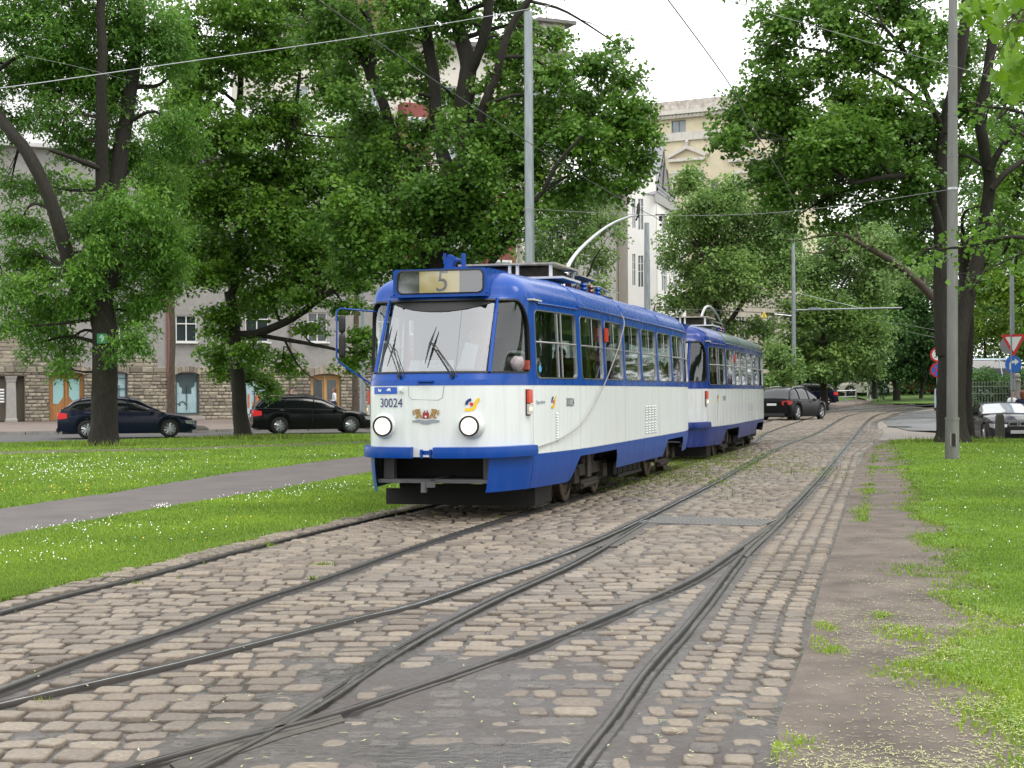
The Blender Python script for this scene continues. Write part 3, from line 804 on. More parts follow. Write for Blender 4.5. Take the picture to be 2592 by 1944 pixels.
# ================================================================== TRAMS
# local tram frame: x = towards the visible side, y = backwards from the nose, z up
_plan = [(-.75, 0), (-.748, .15), (-.735, .3), (-.70, .48), (-.64, .62), (-.55, .72), (-.38, .815), (-.15, .90), (.2, 1.015), (.8, 1.11), (1.6, 1.19), (2.4, 1.25), (6, 1.25), (10.6, 1.25), (11.5, 1.19), (12.2, 1.11), (12.7, 1.0), (13.0, .86), (13.18, .6), (13.25, .3), (13.26, 0)]
_pc = resample(catmull(_plan, 24), .01)
_ps = np.r_[0, np.cumsum(np.linalg.norm(np.diff(_pc, axis=0), axis=1))]
SMAX = _ps[-1]
def plan(s):
    return float(np.interp(s, _ps, _pc[:, 0])), float(np.interp(s, _ps, _pc[:, 1]))
def s_of_u(u):
    k = _pc[:, 0] >= -.6; k = k & (_ps < SMAX * .96)
    return float(np.interp(u, _pc[k, 0], _ps[k]))
def s_of_v(v):
    k = _ps < 1.6; return float(np.interp(v, _pc[k, 1], _ps[k]))
def sst(a, b, x):
    t = min(1, max(0, (x - a) / (b - a))); return t * t * (3 - 2 * t)
S_PIL, S_COR = s_of_v(.70), s_of_u(.25)
def surf(s, z, off=0.0):
    """signed arc length from the nose, height -> point on the body, off = outward"""
    sg = 1 if s >= 0 else -1
    def raw(s_, z_):
        a = abs(s_); u, v = plan(min(a, SMAX))
        lean = 0
        if z_ > 1.62: lean = .55 * (min(z_, 2.62) - 1.62) / 1.0
        if z_ > 2.62: lean += .07 * sst(2.62, 2.68, z_)
        u += lean * (1 - sst(S_PIL * .75, S_COR, a))
        if a > SMAX - 1.3: u -= .12 * max(0, z_ - 1.6) * sst(SMAX - 1.3, SMAX - .6, a)
        w = 1.0
        if z_ > 1.6: w -= .035 * (z_ - 1.6)
        if z_ < .78: w -= .10 * ((.78 - z_) / .4) ** 2 * .5
        return u, v * w
    u, v = raw(s, z)
    if off:
        e = .02
        u1, v1 = raw(max(0, abs(s) - e), z); u2, v2 = raw(min(SMAX, abs(s) + e), z)
        tu, tv = u2 - u1, v2 - v1; l = math.hypot(tu, tv) + 1e-9
        u += -tv / l * off; v += tu / l * off
        if abs(s) < 1e-4: pass
    return Vector((sg * v, u, z))
def srange(a, b, step=.09):
    n = max(2, int(math.ceil(abs(b - a) / step)) + 1)
    return list(np.linspace(a, b, n))
def patch(mb, s0, s1, zs, off=0.0, step=.09, mi=0):
    ss = srange(s0, s1, step); pts = [surf(s, z, off) for z in zs for s in ss]
    mb.grid(pts, len(ss), len(zs), mi)
def rrect(s0, s1, z0, z1, r, k=7, rt=None, seg=.1):
    """rounded rectangle in (s, z) and the matching outer rectangle direction info"""
    rt = r if rt is None else rt
    out = []
    for (cx, cz, a0, rr) in ((s1 - r, z0 + r, -90, r), (s1 - rt, z1 - rt, 0, rt), (s0 + rt, z1 - rt, 90, rt), (s0 + r, z0 + r, 180, r)):
        for i in range(k + 1):
            a = math.radians(a0 + 90 * i / k); out.append((cx + rr * math.cos(a), cz + rr * math.sin(a), a, cx, cz))
    res = []
    for i, p in enumerate(out):
        res.append(p); q = out[(i + 1) % len(out)]
        d = math.hypot(q[0] - p[0], q[1] - p[1])
        if i % (k + 1) == k and d > seg * 1.5:
            n = int(d / seg)
            for j in range(1, n):
                t = j / n; res.append((p[0] + (q[0] - p[0]) * t, p[1] + (q[1] - p[1]) * t, p[2], p[3] + (q[3] - p[3]) * t, p[4] + (q[4] - p[4]) * t))
    return res
def frame_patch(mb, cell, hole, mi=0):
    """body skin between the rectangular cell and the rounded hole; cell=(s0,s1,z0,z1)"""
    s0, s1, z0, z1 = cell; ring = []
    for (x, z, a, cx, cz) in hole:
        dx, dz = math.cos(a), math.sin(a); t = 1e9
        if dx > 1e-6: t = min(t, (s1 - cx) / dx)
        if dx < -1e-6: t = min(t, (s0 - cx) / dx)
        if dz > 1e-6: t = min(t, (z1 - cz) / dz)
        if dz < -1e-6: t = min(t, (z0 - cz) / dz)
        ring.append([x, z, cx + dx * t, cz + dz * t])
    n = len(ring)
    # snap nearest samples to the true corners
    for (qx, qz) in ((s0, z0), (s1, z0), (s1, z1), (s0, z1)):
        k = min(range(n), key=lambda i: (ring[i][2] - qx) ** 2 + (ring[i][3] - qz) ** 2); ring[k][2], ring[k][3] = qx, qz
    lv = [0, .5, 1.0]
    pts = [surf(x + (ox - x) * t, z + (oz - z) * t) for t in lv for (x, z, ox, oz) in ring]
    fs = [(l * n + i, l * n + (i + 1) % n, (l + 1) * n + (i + 1) % n, (l + 1) * n + i) for l in range(len(lv) - 1) for i in range(n)]
    mb.add(pts, fs, mi)
def gasket(mb, hole, w=.022, off=.007, mi=0):
    n = len(hole); pts = []
    for t, o in ((0, -.02), (0, off), (1, off), (1, 0.0)):
        for (x, z, a, cx, cz) in hole: pts.append(surf(x + math.cos(a) * w * t, z + math.sin(a) * w * t, o))
    mb.add(pts, [(l * n + i, l * n + (i + 1) % n, (l + 1) * n + (i + 1) % n, (l + 1) * n + i) for l in range(3) for i in range(n)], mi)

def paint(name, c, grime=.0, rough=.28, coat=.16):
    """glossy vehicle paint with thin vertical dirt streaks"""
    if name in _mats: return _mats[name]
    m = bpy.data.materials.new(name); m.use_nodes = True
    N = m.node_tree.nodes; L = m.node_tree.links; b = N['Principled BSDF']
    b.inputs['Coat Weight'].default_value = coat; b.inputs['Coat Roughness'].default_value = .06; b.inputs['Specular IOR Level'].default_value = .25
    tc = N.new('ShaderNodeTexCoord'); mp = N.new('ShaderNodeMapping'); mp.inputs['Scale'].default_value = (3.5, 3.5, .35)
    L.new(tc.outputs['Object'], mp.inputs[0])
    nz = N.new('ShaderNodeTexNoise'); nz.inputs['Scale'].default_value = 2.4; nz.inputs['Detail'].default_value = 6; nz.inputs['Roughness'].default_value = .65
    L.new(mp.outputs[0], nz.inputs[0])
    mx = N.new('ShaderNodeMix'); mx.data_type = 'RGBA'
    mr = N.new('ShaderNodeMapRange'); mr.inputs[1].default_value = .45; mr.inputs[2].default_value = .75; mr.inputs[3].default_value = .0; mr.inputs[4].default_value = grime
    L.new(nz.outputs[0], mr.inputs[0]); L.new(mr.outputs[0], mx.inputs[0]); mx.inputs[6].default_value = (*c, 1); mx.inputs[7].default_value = (.20, .18, .165, 1)
    L.new(mx.outputs[2], b.inputs['Base Color'])
    m2 = N.new('ShaderNodeMapRange'); m2.inputs[1].default_value = .4; m2.inputs[2].default_value = .7; m2.inputs[3].default_value = rough; m2.inputs[4].default_value = min(1, rough + .35 * (grime + .2))
    L.new(nz.outputs[0], m2.inputs[0]); L.new(m2.outputs[0], b.inputs['Roughness'])
    n2 = N.new('ShaderNodeTexNoise'); n2.inputs['Scale'].default_value = 1.6; n2.inputs['Detail'].default_value = 2
    L.new(tc.outputs['Object'], n2.inputs[0])
    bp = N.new('ShaderNodeBump'); bp.inputs['Strength'].default_value = .16; bp.inputs['Distance'].default_value = .02
    L.new(n2.outputs[0], bp.inputs['Height']); L.new(bp.outputs[0], b.inputs['Normal']); L.new(bp.outputs[0], b.inputs['Coat Normal'])
    _mats[name] = m
    return m
BLUE = (.0, .055, .31)
M_DARK = mat('underframe_black', (.012, .011, .011), .75, var=.3, scale=6)
M_UGREY = mat('underframe_grey', (.11, .11, .12), .6, var=.2, scale=6)
M_IRON = mat('bogie_iron', (.045, .036, .03), .6, .4, var=.45, scale=9)
M_TREAD = mat('wheel_brown_steel', (.085, .06, .042), .5, .5, var=.4, scale=10)
M_CHROME = mat('brushed_frame', (.45, .46, .47), .3, .9)
M_RUBB = mat('black_rubber', (.012, .012, .013), .55)
M_INT = mat('tram_interior_grey', (.09, .09, .09), .7, var=.1, scale=3)
M_CEIL = mat('tram_ceiling', (.55, .54, .51), .6)
M_SEAT = mat('seat_red_brown', (.12, .03, .02), .5)
M_WIND = glass_mat('windscreen_glass', (.75, .82, .82), refl=.24, rough=.015, through=.85)
M_SGLASS = glass_mat('side_glass', (.76, .84, .82), refl=.03, rough=.03, through=.95)
M_RED = mat('red_lamp', (.62, .045, .01), .3, coat=.6)
M_CLEAR = mat('clear_lamp', (.55, .52, .48), .2, coat=.6)
M_GLOW = bpy.data.materials.new('lit_lamp'); M_GLOW.use_nodes = True
_b = M_GLOW.node_tree.nodes['Principled BSDF']; _b.inputs['Base Color'].default_value = (.9, .85, .75, 1); _b.inputs['Emission Color'].default_value = (1, .86, .66, 1); _b.inputs['Emission Strength'].default_value = 1.0
M_AMBER = bpy.data.materials.new('lit_indicator'); M_AMBER.use_nodes = True
_b = M_AMBER.node_tree.nodes['Principled BSDF']; _b.inputs['Base Color'].default_value = (.9, .6, .3, 1); _b.inputs['Emission Color'].default_value = (1, .55, .25, 1); _b.inputs['Emission Strength'].default_value = 2.2
M_REFL = mat('lamp_reflector', (.75, .75, .72), .15, .9)
M_YEL = mat('sign_blind_yellow', (.85, .68, .22), .6, emit=.25)
M_GLSIGN = glass_mat('sign_glass', (.8, .8, .8), refl=.12, rough=.05, through=.9)
M_INK = mat('ink_dark', (.02, .025, .06), .5); M_INKB = mat('ink_blue', (.01, .03, .16), .5)
M_LOGOY = mat('logo_yellow', (.80, .52, .01), .4); M_LOGOR = mat('logo_red', (.62, .02, .03), .4)
M_GOLD = mat('crest_gold', (.36, .22, .07), .5, var=.4, scale=60); M_CREST = mat('crest_red', (.30, .02, .025), .5); M_SILV = mat('crest_grey', (.26, .28, .33), .5)
M_WHITEP = mat('paper_white', (.75, .76, .78), .6)
M_STICK = mat('sticker_blue', (.02, .10, .52), .4)

def text_mesh(txt, size, narrow=1.0):
    cu = bpy.data.curves.new('lettering', 'FONT'); cu.body = txt; cu.size = size; cu.align_x = 'CENTER'; cu.align_y = 'CENTER'; cu.resolution_u = 4
    o = bpy.data.objects.new('lettering', cu); COL.objects.link(o)
    dg = bpy.context.evaluated_depsgraph_get(); me = bpy.data.meshes.new_from_object(o.evaluated_get(dg))
    bpy.data.objects.remove(o, do_unlink=True); bpy.data.curves.remove(cu)
    co = np.empty(len(me.vertices) * 3); me.vertices.foreach_get('co', co); co = co.reshape(-1, 3); co[:, 0] *= narrow
    return me, co
def on_side(me, co, s, z, off=.008):
    """wrap flat lettering onto the tram skin"""
    for v, c in zip(me.vertices, co): v.co = surf(s + c[0], z + c[1], off)
def on_front(me, co, s, z, off=.008): on_side(me, co, s, z, off)
def text_on(parent, txt, size, s, z, m, name='number_lettering', narrow=1.0, off=.008):
    me, co = text_mesh(txt, size, narrow); on_side(me, co, s, z, off); me.materials.clear(); me.materials.append(m); me.name = name
    return link(bpy.data.objects.new(name, me), parent)
def poly_on(mb, poly, s, z, mi=0, off=.008, sc=1.0):
    mb.add([surf(s + x * sc, z + y * sc, off) for x, y in poly], [tuple(range(len(poly)))], mi)
def arcpts(cx, cy, r, a0, a1, n=10): return [(cx + r * math.cos(math.radians(a0 + (a1 - a0) * i / n)), cy + r * math.sin(math.radians(a0 + (a1 - a0) * i / n))) for i in range(n + 1)]
def logo(parent, s, z, sc):
    """blue quarter arc, red dot, yellow ribbon"""
    mb = MB()
    def strip(inner, outer, mi):
        n = len(inner); pts = [surf(s + x * sc, z + y * sc, .008) for x, y in inner + outer]
        mb.add(pts, [(i, i + 1, n + i + 1, n + i) for i in range(n - 1)], mi)
    strip(arcpts(-.02, -.04, .28, 180, 92), arcpts(-.02, -.04, .5, 180, 92), 0)
    mb.add([surf(s + (-.02 + .14 * math.cos(k * .5236)) * sc, z + (.0 + .14 * math.sin(k * .5236)) * sc, .009) for k in range(12)], [tuple(range(12))], 1)
    ctr = [(-.52, -.42), (-.2, -.42), (.05, -.38), (.22, -.2), (.3, .05), (.42, .28), (.62, .4)]
    c = catmull(ctr, 5); t = np.gradient(c, axis=0); t /= np.linalg.norm(t, axis=1)[:, None]; nn = np.stack([-t[:, 1], t[:, 0]], 1)
    strip([tuple(p) for p in c - nn * .115], [tuple(p) for p in c + nn * .115], 2)
    return mb.build('company_emblem', [M_INKB, M_LOGOR, M_LOGOY], parent)
def crest(parent, s, z):
    e = MB()
    lion = [(0, -.3), (.10, -.28), (.12, -.12), (.2, -.28), (.34, -.3), (.36, -.22), (.28, -.16), (.3, .0), (.36, .1), (.42, .16), (.38, .3), (.30, .36), (.22, .34), (.12, .38), (.08, .28), (.14, .2), (.06, .12), (.10, .04), (.02, -.08)]
    for sg in (-1, 1):
        poly_on(e, [(sg * (.16 + x * .9), y * .62 + .03) for x, y in lion], s, z, 0, .009, .27)
        poly_on(e, [(sg * x, y) for x, y in [(.50, .05), (.56, .12), (.54, .22), (.60, .2), (.60, .05), (.54, -.04)]], s, z, 0, .009, .27)
    poly_on(e, [(-.14, -.16), (.14, -.16), (.14, .10), (.09, .10), (.09, .18), (.04, .18), (.04, .10), (-.04, .10), (-.04, .18), (-.09, .18), (-.09, .10), (-.14, .10)], s, z, 1, .009, .27)
    poly_on(e, arcpts(0, -.08, .05, 0, 360, 10), s, z, 3, .011, .27)
    poly_on(e, [(-.09, .2), (.09, .2), (.11, .32), (.05, .26), (0, .36), (-.05, .26), (-.11, .32)], s, z, 3, .011, .27)
    poly_on(e, [(-.62, -.24), (-.3, -.2), (0, -.24), (.3, -.2), (.62, -.24), (.6, -.32), (.25, -.34), (.12, -.4), (-.12, -.4), (-.25, -.34), (-.6, -.32)], s, z, 2, .009, .27)
    return e.build('city_crest', [M_GOLD, M_CREST, M_SILV, M_WHITEP], parent)

def make_tram(lead, loc, rz, label):
    W = paint('tram_white_%d' % lead, (.73, .765, .765) if lead else (.58, .60, .61), .20 if lead else .45)
    Bl = paint('tram_blue_%d' % lead, BLUE if lead else (.001, .025, .20), .03 if lead else .08, .26)
    Bs = paint('skirt_blue_%d' % lead, BLUE if lead else (.003, .022, .17), .10 if lead else .28, .32, .08)
    Rf = Bl if lead else paint('roof_green', (.03, .075, .075), .3, .35, .3)
    t = empty('tram', loc, rz, label, 'tram')
    # white belly
    mb = MB()
    for sg in (-1, 1): patch(mb, 0, sg * SMAX, [.76, .86, 1.0, 1.15, 1.3, 1.45, 1.59], step=.08)
    body = mb.build('white_body_panel', W, t, 40)
    # thin blue belt under the windows and window band
    mb = MB()
    WZ0, WZ1 = 1.655, 2.55
    for sg in (-1, 1): patch(mb, 0, sg * SMAX, [1.59, WZ0], off=.004, step=.08)
    sc0 = s_of_u(.265)
    wins = [(s_of_u(.37), s_of_u(1.87), 'big')]
    for k in range(7 if lead else 7):
        u0 = 2.09 + k * 1.474
        if u0 + 1.25 < 12.3: wins.append((s_of_u(u0), s_of_u(u0 + 1.24), 'std'))
    holes = []
    for sg in (-1, 1):
        cuts = [sc0]
        for i, (a, c, kd) in enumerate(wins):
            nx = wins[i + 1][0] if i + 1 < len(wins) else c + .24
            cell = (cuts[-1] if i else sc0, (c + nx) / 2)
            hole = rrect(a, c, 1.685, 2.495, .075, 5)
            cuts.append(cell[1]); holes.append((sg, a, c, kd, hole))
            m2 = MB(); frame_patch(m2, (cell[0], cell[1], WZ0, WZ1), hole)
            vv = [Vector((sg * p[0], p[1], p[2])) for p in m2.v]
            mb.add(vv, m2.f)
        patch(mb, sg * cuts[-1], sg * (SMAX - .95), [WZ0, 2.0, 2.3, WZ1])
    # front cell
    fh = rrect(-s_of_u(.19), s_of_u(.19), 1.755, 2.60, .10, 8, rt=.36)
    frame_patch(mb, (-sc0, sc0, WZ0, 2.64), fh)
    # rear window cell
    rs = SMAX - .95
    m2 = MB()
    def rsurf(s, z, off=0):  # s measured from the tail centre, signed
        p = surf(SMAX - abs(s), z, off); return Vector((abs(p.x) * (1 if s >= 0 else -1), p.y, p.z))
    rh = rrect(-.72, .72, 1.76, 2.48, .14, 6)
    n = len(rh); ring = []
    for (x, z, a, cx, cz) in rh:
        dx, dz = math.cos(a), math.sin(a); tt = 1e9
        if dx > 1e-6: tt = min(tt, (.95 - cx) / dx)
        if dx < -1e-6: tt = min(tt, (-.95 - cx) / dx)
        if dz > 1e-6: tt = min(tt, (WZ1 - cz) / dz)
        if dz < -1e-6: tt = min(tt, (WZ0 - cz) / dz)
        ring.append((x, z, cx + dx * tt, cz + dz * tt))
    mb.add([rsurf(x, z) for x, z, _, _ in ring] + [rsurf(a, c) for _, _, a, c in ring], [(i, (i + 1) % n, n + (i + 1) % n, n + i) for i in range(n)])
    for sg in (-1, 1): patch(mb, sg * sc0, sg * SMAX, [WZ1, 2.58, 2.64], step=.09)
    band = mb.build('blue_window_band', Bl, t, 40)
    # roof
    mb = MB(); ss = []
    half = srange(0, SMAX, .12)
    for sg in (1, -1):
        lv = [0, 6, 14, 24, 36, 50, 66, 82, 90]
        pts = []
        for a in lv:
            ar = math.radians(a); c = math.cos(ar) ** .62; zz = 2.64 + .375 * math.sin(ar) ** .95
            for s in half:
                p = surf(s, 2.64 if a == 0 else 2.66, .0)
                uc = min(max(p.y, 1.25), 11.6)
                pts.append(Vector((sg * abs(p.x) * c, uc + (p.y - uc) * (c ** .8), zz)))
        mb.grid(pts, len(half), len(lv))
    if lead: mb.build('roof', Rf, t, 50)
    else:
        mb.m = [1 if mb.v[f[0]][1] < 1.9 else 0 for f in mb.f]; mb.build('roof', [Rf, Bl], t, 50)
    g = MB()
    for sg in (-1, 1):
        pts = [surf(sg * s, 2.585, .012) for s in srange(s_of_u(.45), s_of_u(2.0), .15)]
        g.tube(pts, .010, 5)
        pts = [surf(sg * s, 2.62, .010) for s in srange(s_of_u(2.0), SMAX - .9, .3)]
        g.tube(pts, .014, 5)
    g.build('rain_gutter', Bl, t, 60)
    for u in (2.05, 5.0, 8.2, 11.2):
        q = MB(); pts = []
        for a in range(0, 181, 12):
            ar = math.radians(min(a, 180 - a)); c = math.cos(ar) ** .62; sg = 1 if a < 90 else -1; p = surf(s_of_u(u), 2.66)
            pts.append(Vector((sg * abs(p.x) * c, u, 2.642 + .376 * math.sin(ar) ** .95)))
        q.tube(pts, .009, 4, caps=False); q.build('roof_seam', Rf, t, 60)
    # windows
    for sg, a, c, kd, hole in holes:
        fr = MB()
        gm = MB(); gasket(gm, hole, .014, .006)
        fr.add([Vector((sg * p[0], p[1], p[2])) for p in gm.v], gm.f)
        zb = 2.115
        bar = [surf(sg * s, zb, .004) for s in srange(a, c, .2)]
        fr.tube(bar, .011, 5)
        if kd == 'big':
            for f_ in (.52, .60): fr.tube([surf(sg * (a + (c - a) * f_), z, -.01 if f_ < .6 else .0) for z in (1.69, 2.1, 2.49)], .012, 5)
        else:
            fr.tube([surf(sg * (a + (c - a) * .5), z, -.002) for z in (2.12, 2.3, 2.49)], .005, 4)
        w = fr.build('side_window', M_CHROME, t, 60)
        gl = MB(); ss_ = srange(a - .03, c + .03, .2); gl.grid([surf(sg * s, z, -.018) for z in (1.66, 2.1, 2.52) for s in ss_], len(ss_), 3)
        gl.build('pane', M_SGLASS, w, 60)
    gm = MB(); gasket(gm, fh, .02, .010); ws = gm.build('windscreen_frame', M_RUBB, t, 60)
    s1 = s_of_u(.19) + .03; sp = s_of_v(.70)
    for (a, c, nm) in ((-sp, sp, 'windscreen'), (sp, s1, 'corner_pane'), (-s1, -sp, 'corner_pane')):
        gl = MB(); ss_ = srange(a, c, .05); zz = [1.73, 1.9, 2.1, 2.3, 2.5, 2.63]
        pts = [surf(s, z, -.03) for z in zz for s in ss_]
        gl.grid(pts, len(ss_), len(zz)); gl.build(nm, M_WIND if nm == 'windscreen' else M_SGLASS, ws, 60)
    for sg in (-1, 1):
        q = MB(); q.tube([surf(sg * (sp + .015 * 0), z, .004) for z in (1.74, 1.95, 2.2, 2.45, 2.62)], .024, 6)
        q.build('windscreen_pillar', Bl, t, 60)
    # dark arc painted for the shadow in the recess above the windscreen
    q = MB(); pts = []
    for k in range(13):
        s = -sp + 2 * sp * k / 12; dz = .13 * (1 - (abs(s) / sp) ** 2)
        pts.append((s, 2.60 - dz))
    q.add([surf(s, 2.63, -.018) for s, z in pts] + [surf(s, z, -.018) for s, z in pts], [(i, i + 1, 13 + i + 1, 13 + i) for i in range(12)])
    q.build('recess_shadow', M_RUBB, t)
    gl = MB(); ss_ = srange(-.75, .75, .15); gl.grid([rsurf(s, z, -.02) for z in (1.73, 2.1, 2.5) for s in ss_], len(ss_), 3); gl.build('rear_pane', M_SGLASS, t, 60)
    # skirt with wheel arches
    def skirt_cell(mb, s0, s1, z0, z1=.765):
        ss_ = srange(s0, s1, .07); rows = 5
        pts = []
        for j in range(rows):
            for s in ss_:
                zb = z0(s) if callable(z0) else z0
                pts.append(surf(s, zb + (z1 - zb) * j / (rows - 1), .0))
        mb.grid(pts, len(ss_), rows)
    def zbot(u):
        # arch profile along the side
        for a0, a1 in ((2.0, 4.37), (8.85, 10.75)):
            if a0 - .35 < u < a1 + .12:
                if u < a0: return .345 + (.67 - .345) * sst(a0 - .35, a0 + .03, u) 
                if u > a1 - .10: return .67 - (.67 - .39) * sst(a1 - .10, a1 + .11, u)
                return .67
        return .345 if u < 4 else .39
    uofs = lambda s: plan(abs(s))[0]
    zb = lambda s: zbot(uofs(s))
    S0 = s_of_v(.70)
    for sg in (-1, 1):
        sb = [S0, s_of_u(.25), s_of_u(1.64), s_of_u(4.49), s_of_u(6.6), s_of_u(8.49), s_of_u(10.88), SMAX - .9]
        for i in range(len(sb) - 1):
            m2 = MB(); skirt_cell(m2, sb[i] + .004, sb[i + 1] - .004, zb)
            if sg < 0: m2.v = [(-p[0], p[1], p[2]) for p in m2.v]
            m2.build('skirt_panel', Bs, t, 40)
    m2 = MB()
    for sg in (-1, 1): skirt_cell(m2, sg * (SMAX - .9), sg * SMAX, .5)
    m2.build('tail_skirt', Bs, t, 40)
    # bumper
    for sg in (-1, 1):
        a0, a1 = (.10, s_of_u(.22)) if sg > 0 else (-.14 - .02, -s_of_u(.12))
        ss_ = srange(a0, a1, .05)
        pts = []
        for (o, z) in ((.0, .745), (.075, .748), (.085, .80), (.075, .872), (.0, .878)):
            for s in ss_: pts.append(surf(s, z, o))
        m2 = MB(); m2.grid(pts, len(ss_), 5)
        for e_ in (ss_[0], ss_[-1]):
            m2.add([surf(e_, .745, 0), surf(e_, .748, .075), surf(e_, .80, .085), surf(e_, .872, .075), surf(e_, .878, 0)], [(0, 1, 2, 3, 4)])
        m2.build('bumper', Bs, t, 50)
    m2 = MB(); m2.box((0, -.70, .81), (.16, .10, .05)); m2.box((-.05, -.76, .80), (.02, .08, .10)); m2.box((.06, -.76, .80), (.02, .08, .10)); m2.build('coupling_bracket', Bl, t)
    # floor, interior, chassis
    q = MB(); nn_ = 40; ring = [surf(s, .92, -.05) for s in srange(-SMAX, SMAX, .35)]
    q.add(ring, [tuple(range(len(ring)))]); ring2 = [surf(s, .80, -.05) for s in srange(-SMAX, SMAX, .35)]
    q.add(ring2, [tuple(range(len(ring2)))]); q.build('floor', M_INT, t)
    q = MB()
    for sg in (-1, 1):
        for (z0, z1) in ((.92, 1.66),): patch(q, sg * s_of_u(.3), sg * (SMAX - .1), [z0, z1], off=-.06, step=.3)
    q.build('inner_lining', M_INT, t)
    q = MB(); q.box((0, 6.2, 2.62), (2.1, 12, .02)); q.build('ceiling', M_CEIL, t)
    q = MB(); q.box((0, 6.2, .70), (1.5, 11.6, .3)); q.box((0, 6.6, .45), (1.7, 3.6, .5)); q.box((0, 1.4, .62), (1.7, 2.6, .35)); q.build('underframe', M_DARK, t)
    q = MB(); q.box((0, .6, .46), (1.25, 1.6, .06)); q.build('front_floor_pan', M_DARK, t)
    for k in range(8):
        for sg in (-1, 1):
            y = 2.7 + k * 1.1
            q = MB(); q.box((sg * .78, y, 1.35), (.44, .42, .07)); q.box((sg * .78, y + .2, 1.66), (.44, .06, .62), rot=Matrix.Rotation(-.12, 3, 'X')); q.box((sg * .78, y, 1.12), (.06, .3, .4)); q.build('seat', M_SEAT, t, 30)
    for y in (2.0, 3.6, 5.4, 7.2, 9.0, 10.8):
        q = MB(); q.tube([(.42, y, .92), (.42, y, 2.6)], .017, 6); q.tube([(-.42, y, .92), (-.42, y, 2.6)], .017, 6); q.build('grab_pole', M_CHROME, t, 60)
    q = MB(); q.box((-.1, 1.95, 1.75), (1.9, .05, 1.66)); q.build('cab_partition', M_INT, t)
    q = MB(); q.box((0, -.18, 1.35), (1.3, .62, .72)); q.box((.0, -.30, 1.72), (1.2, .3, .06)); q.build('dashboard', M_INT, t, 30)
    q = MB(); q.box((.05, 1.15, 1.42), (.5, .5, .1)); q.box((.05, 1.42, 1.8), (.5, .12, .8)); q.box((.05, 1.15, 1.15), (.12, .12, .5)); q.build('driver_seat', M_DARK, t, 30)
    # front well: grey frame, dark hole, coupler
    q = MB(); q.box((-.60, -.30, .61), (.13, .10, .32)); q.box((.62, -.30, .61), (.10, .10, .32)); q.box((0, -.42, .468), (1.36, .18, .045)); q.build('coupler_recess_frame', M_UGREY, t, 30)
    q = MB(); q.box((0, .55, .60), (1.3, .03, .4)); q.build('recess_back', M_DARK, t)
    q = MB(); q.tube([(0, .3, .5), (0, -.45, .47), (.0, -.62, .45)], .03, 6); q.box((0, -.66, .44), (.13, .10, .07), rot=Matrix.Rotation(.5, 3, 'Z')); q.box((-.04, -.72, .41), (.05, .08, .12)); q.build('coupler', M_UGREY, t, 40)
    q = MB()
    q.box((-.05, .75, .20), (1.95, .05, .20)); q.box((-.02, .73, .33), (1.6, .04, .06)); q.box((.86, 1.3, .24), (.05, .9, .30)); q.box((-.86, 1.3, .24), (.05, .9, .30))
    q.build('track_guard', M_DARK, t)
    # bogies
    for yb in (3.75, 10.15):
        for sg in (-1, 1):
            for dy in (-.95, .95):
                wq = MB(); pr = [(.05, .07), (.10, .075), (.12, .05), (.24, .04), (.255, .065), (.33, .065), (.35, .05), (.352, -.05), (.38, -.055), (.38, -.075), (.05, -.075), (.0, -.07)]
                wq.lathe([(0, .09)] + pr, (0, 0, 0), 'x', 24)
                if sg < 0: wq.v = [(-p[0], p[1], p[2]) for p in wq.v]
                o = wq.build('wheel', M_TREAD, t, 35, loc=(sg * .77, yb + dy, .352))
                hb = MB(); hb.disc((sg * .07, 0, 0), (1, 0, 0), .09, .08, 12); hb.build('hub', M_IRON, o, 40)
            fq = MB(); fq.box((sg * .90, yb, .42), (.10, 2.5, .16)); fq.box((sg * .93, yb - .95, .36), (.12, .3, .2)); fq.box((sg * .93, yb + .95, .36), (.12, .3, .2))
            fq.box((sg * .92, yb, .22), (.07, 1.1, .12)); fq.tube([(sg * .96, yb - .5, .2), (sg * .96, yb + .5, .2)], .03, 6)
            for k in (-.25, .25): fq.lathe([(.08, .45), (.1, .5), (.08, .55), (.1, .6), (.08, .65), (.1, .7)], (sg * .88, yb + k, 0), 'z', 10)
            fq.build('bogie_frame', M_IRON, t, 40)
        q = MB()
        for dy in (-.95, .95): q.tube([(-.7, yb + dy, .35), (.7, yb + dy, .35)], .07, 8)
        q.box((0, yb, .45), (1.4, .5, .3)); q.build('axle', M_DARK, t)
    for sg in (-1, 1):
        q = MB(); q.box((sg * 1.02, 6.4, .22), (.06, 2.0, .05)); 
        for k in range(5): q.box((sg * .98, 5.6 + k * .42, .30), (.06, .05, .18))
        q.box((sg * .92, 6.4, .34), (.16, 2.2, .2)); q.build('equipment_box', M_DARK, t)
        for yb in (3.0, 9.6):
            q = MB(); q.box((sg * 1.1, yb, .55), (.04, .22, .42)); q.build('mud_flap', M_IRON, t)
    # lamps
    for sg in (-1, 1):
        s = sg * s_of_v(.525); c = surf(s, 1.12, .0)
        h = MB(); h.lathe([(.155, .05), (.150, -.02), (.125, -.07), (.118, -.085), (.100, -.085), (.098, -.06)], (0, 0, 0), 'y', 28); hl = h.build('headlight', [W], t, 50, loc=c)
        r = MB(); r.lathe([(.121, -.06), (.121, -.098), (.113, -.104), (.098, -.098), (.098, -.07)], (0, 0, 0), 'y', 28); r.build('rim', M_RUBB, hl, 40)
        r = MB(); r.lathe([(0.0001, -.103), (.05, -.101), (.098, -.09)], (0, 0, 0), 'y', 24); r.build('lens', M_GLOW, hl, 60)
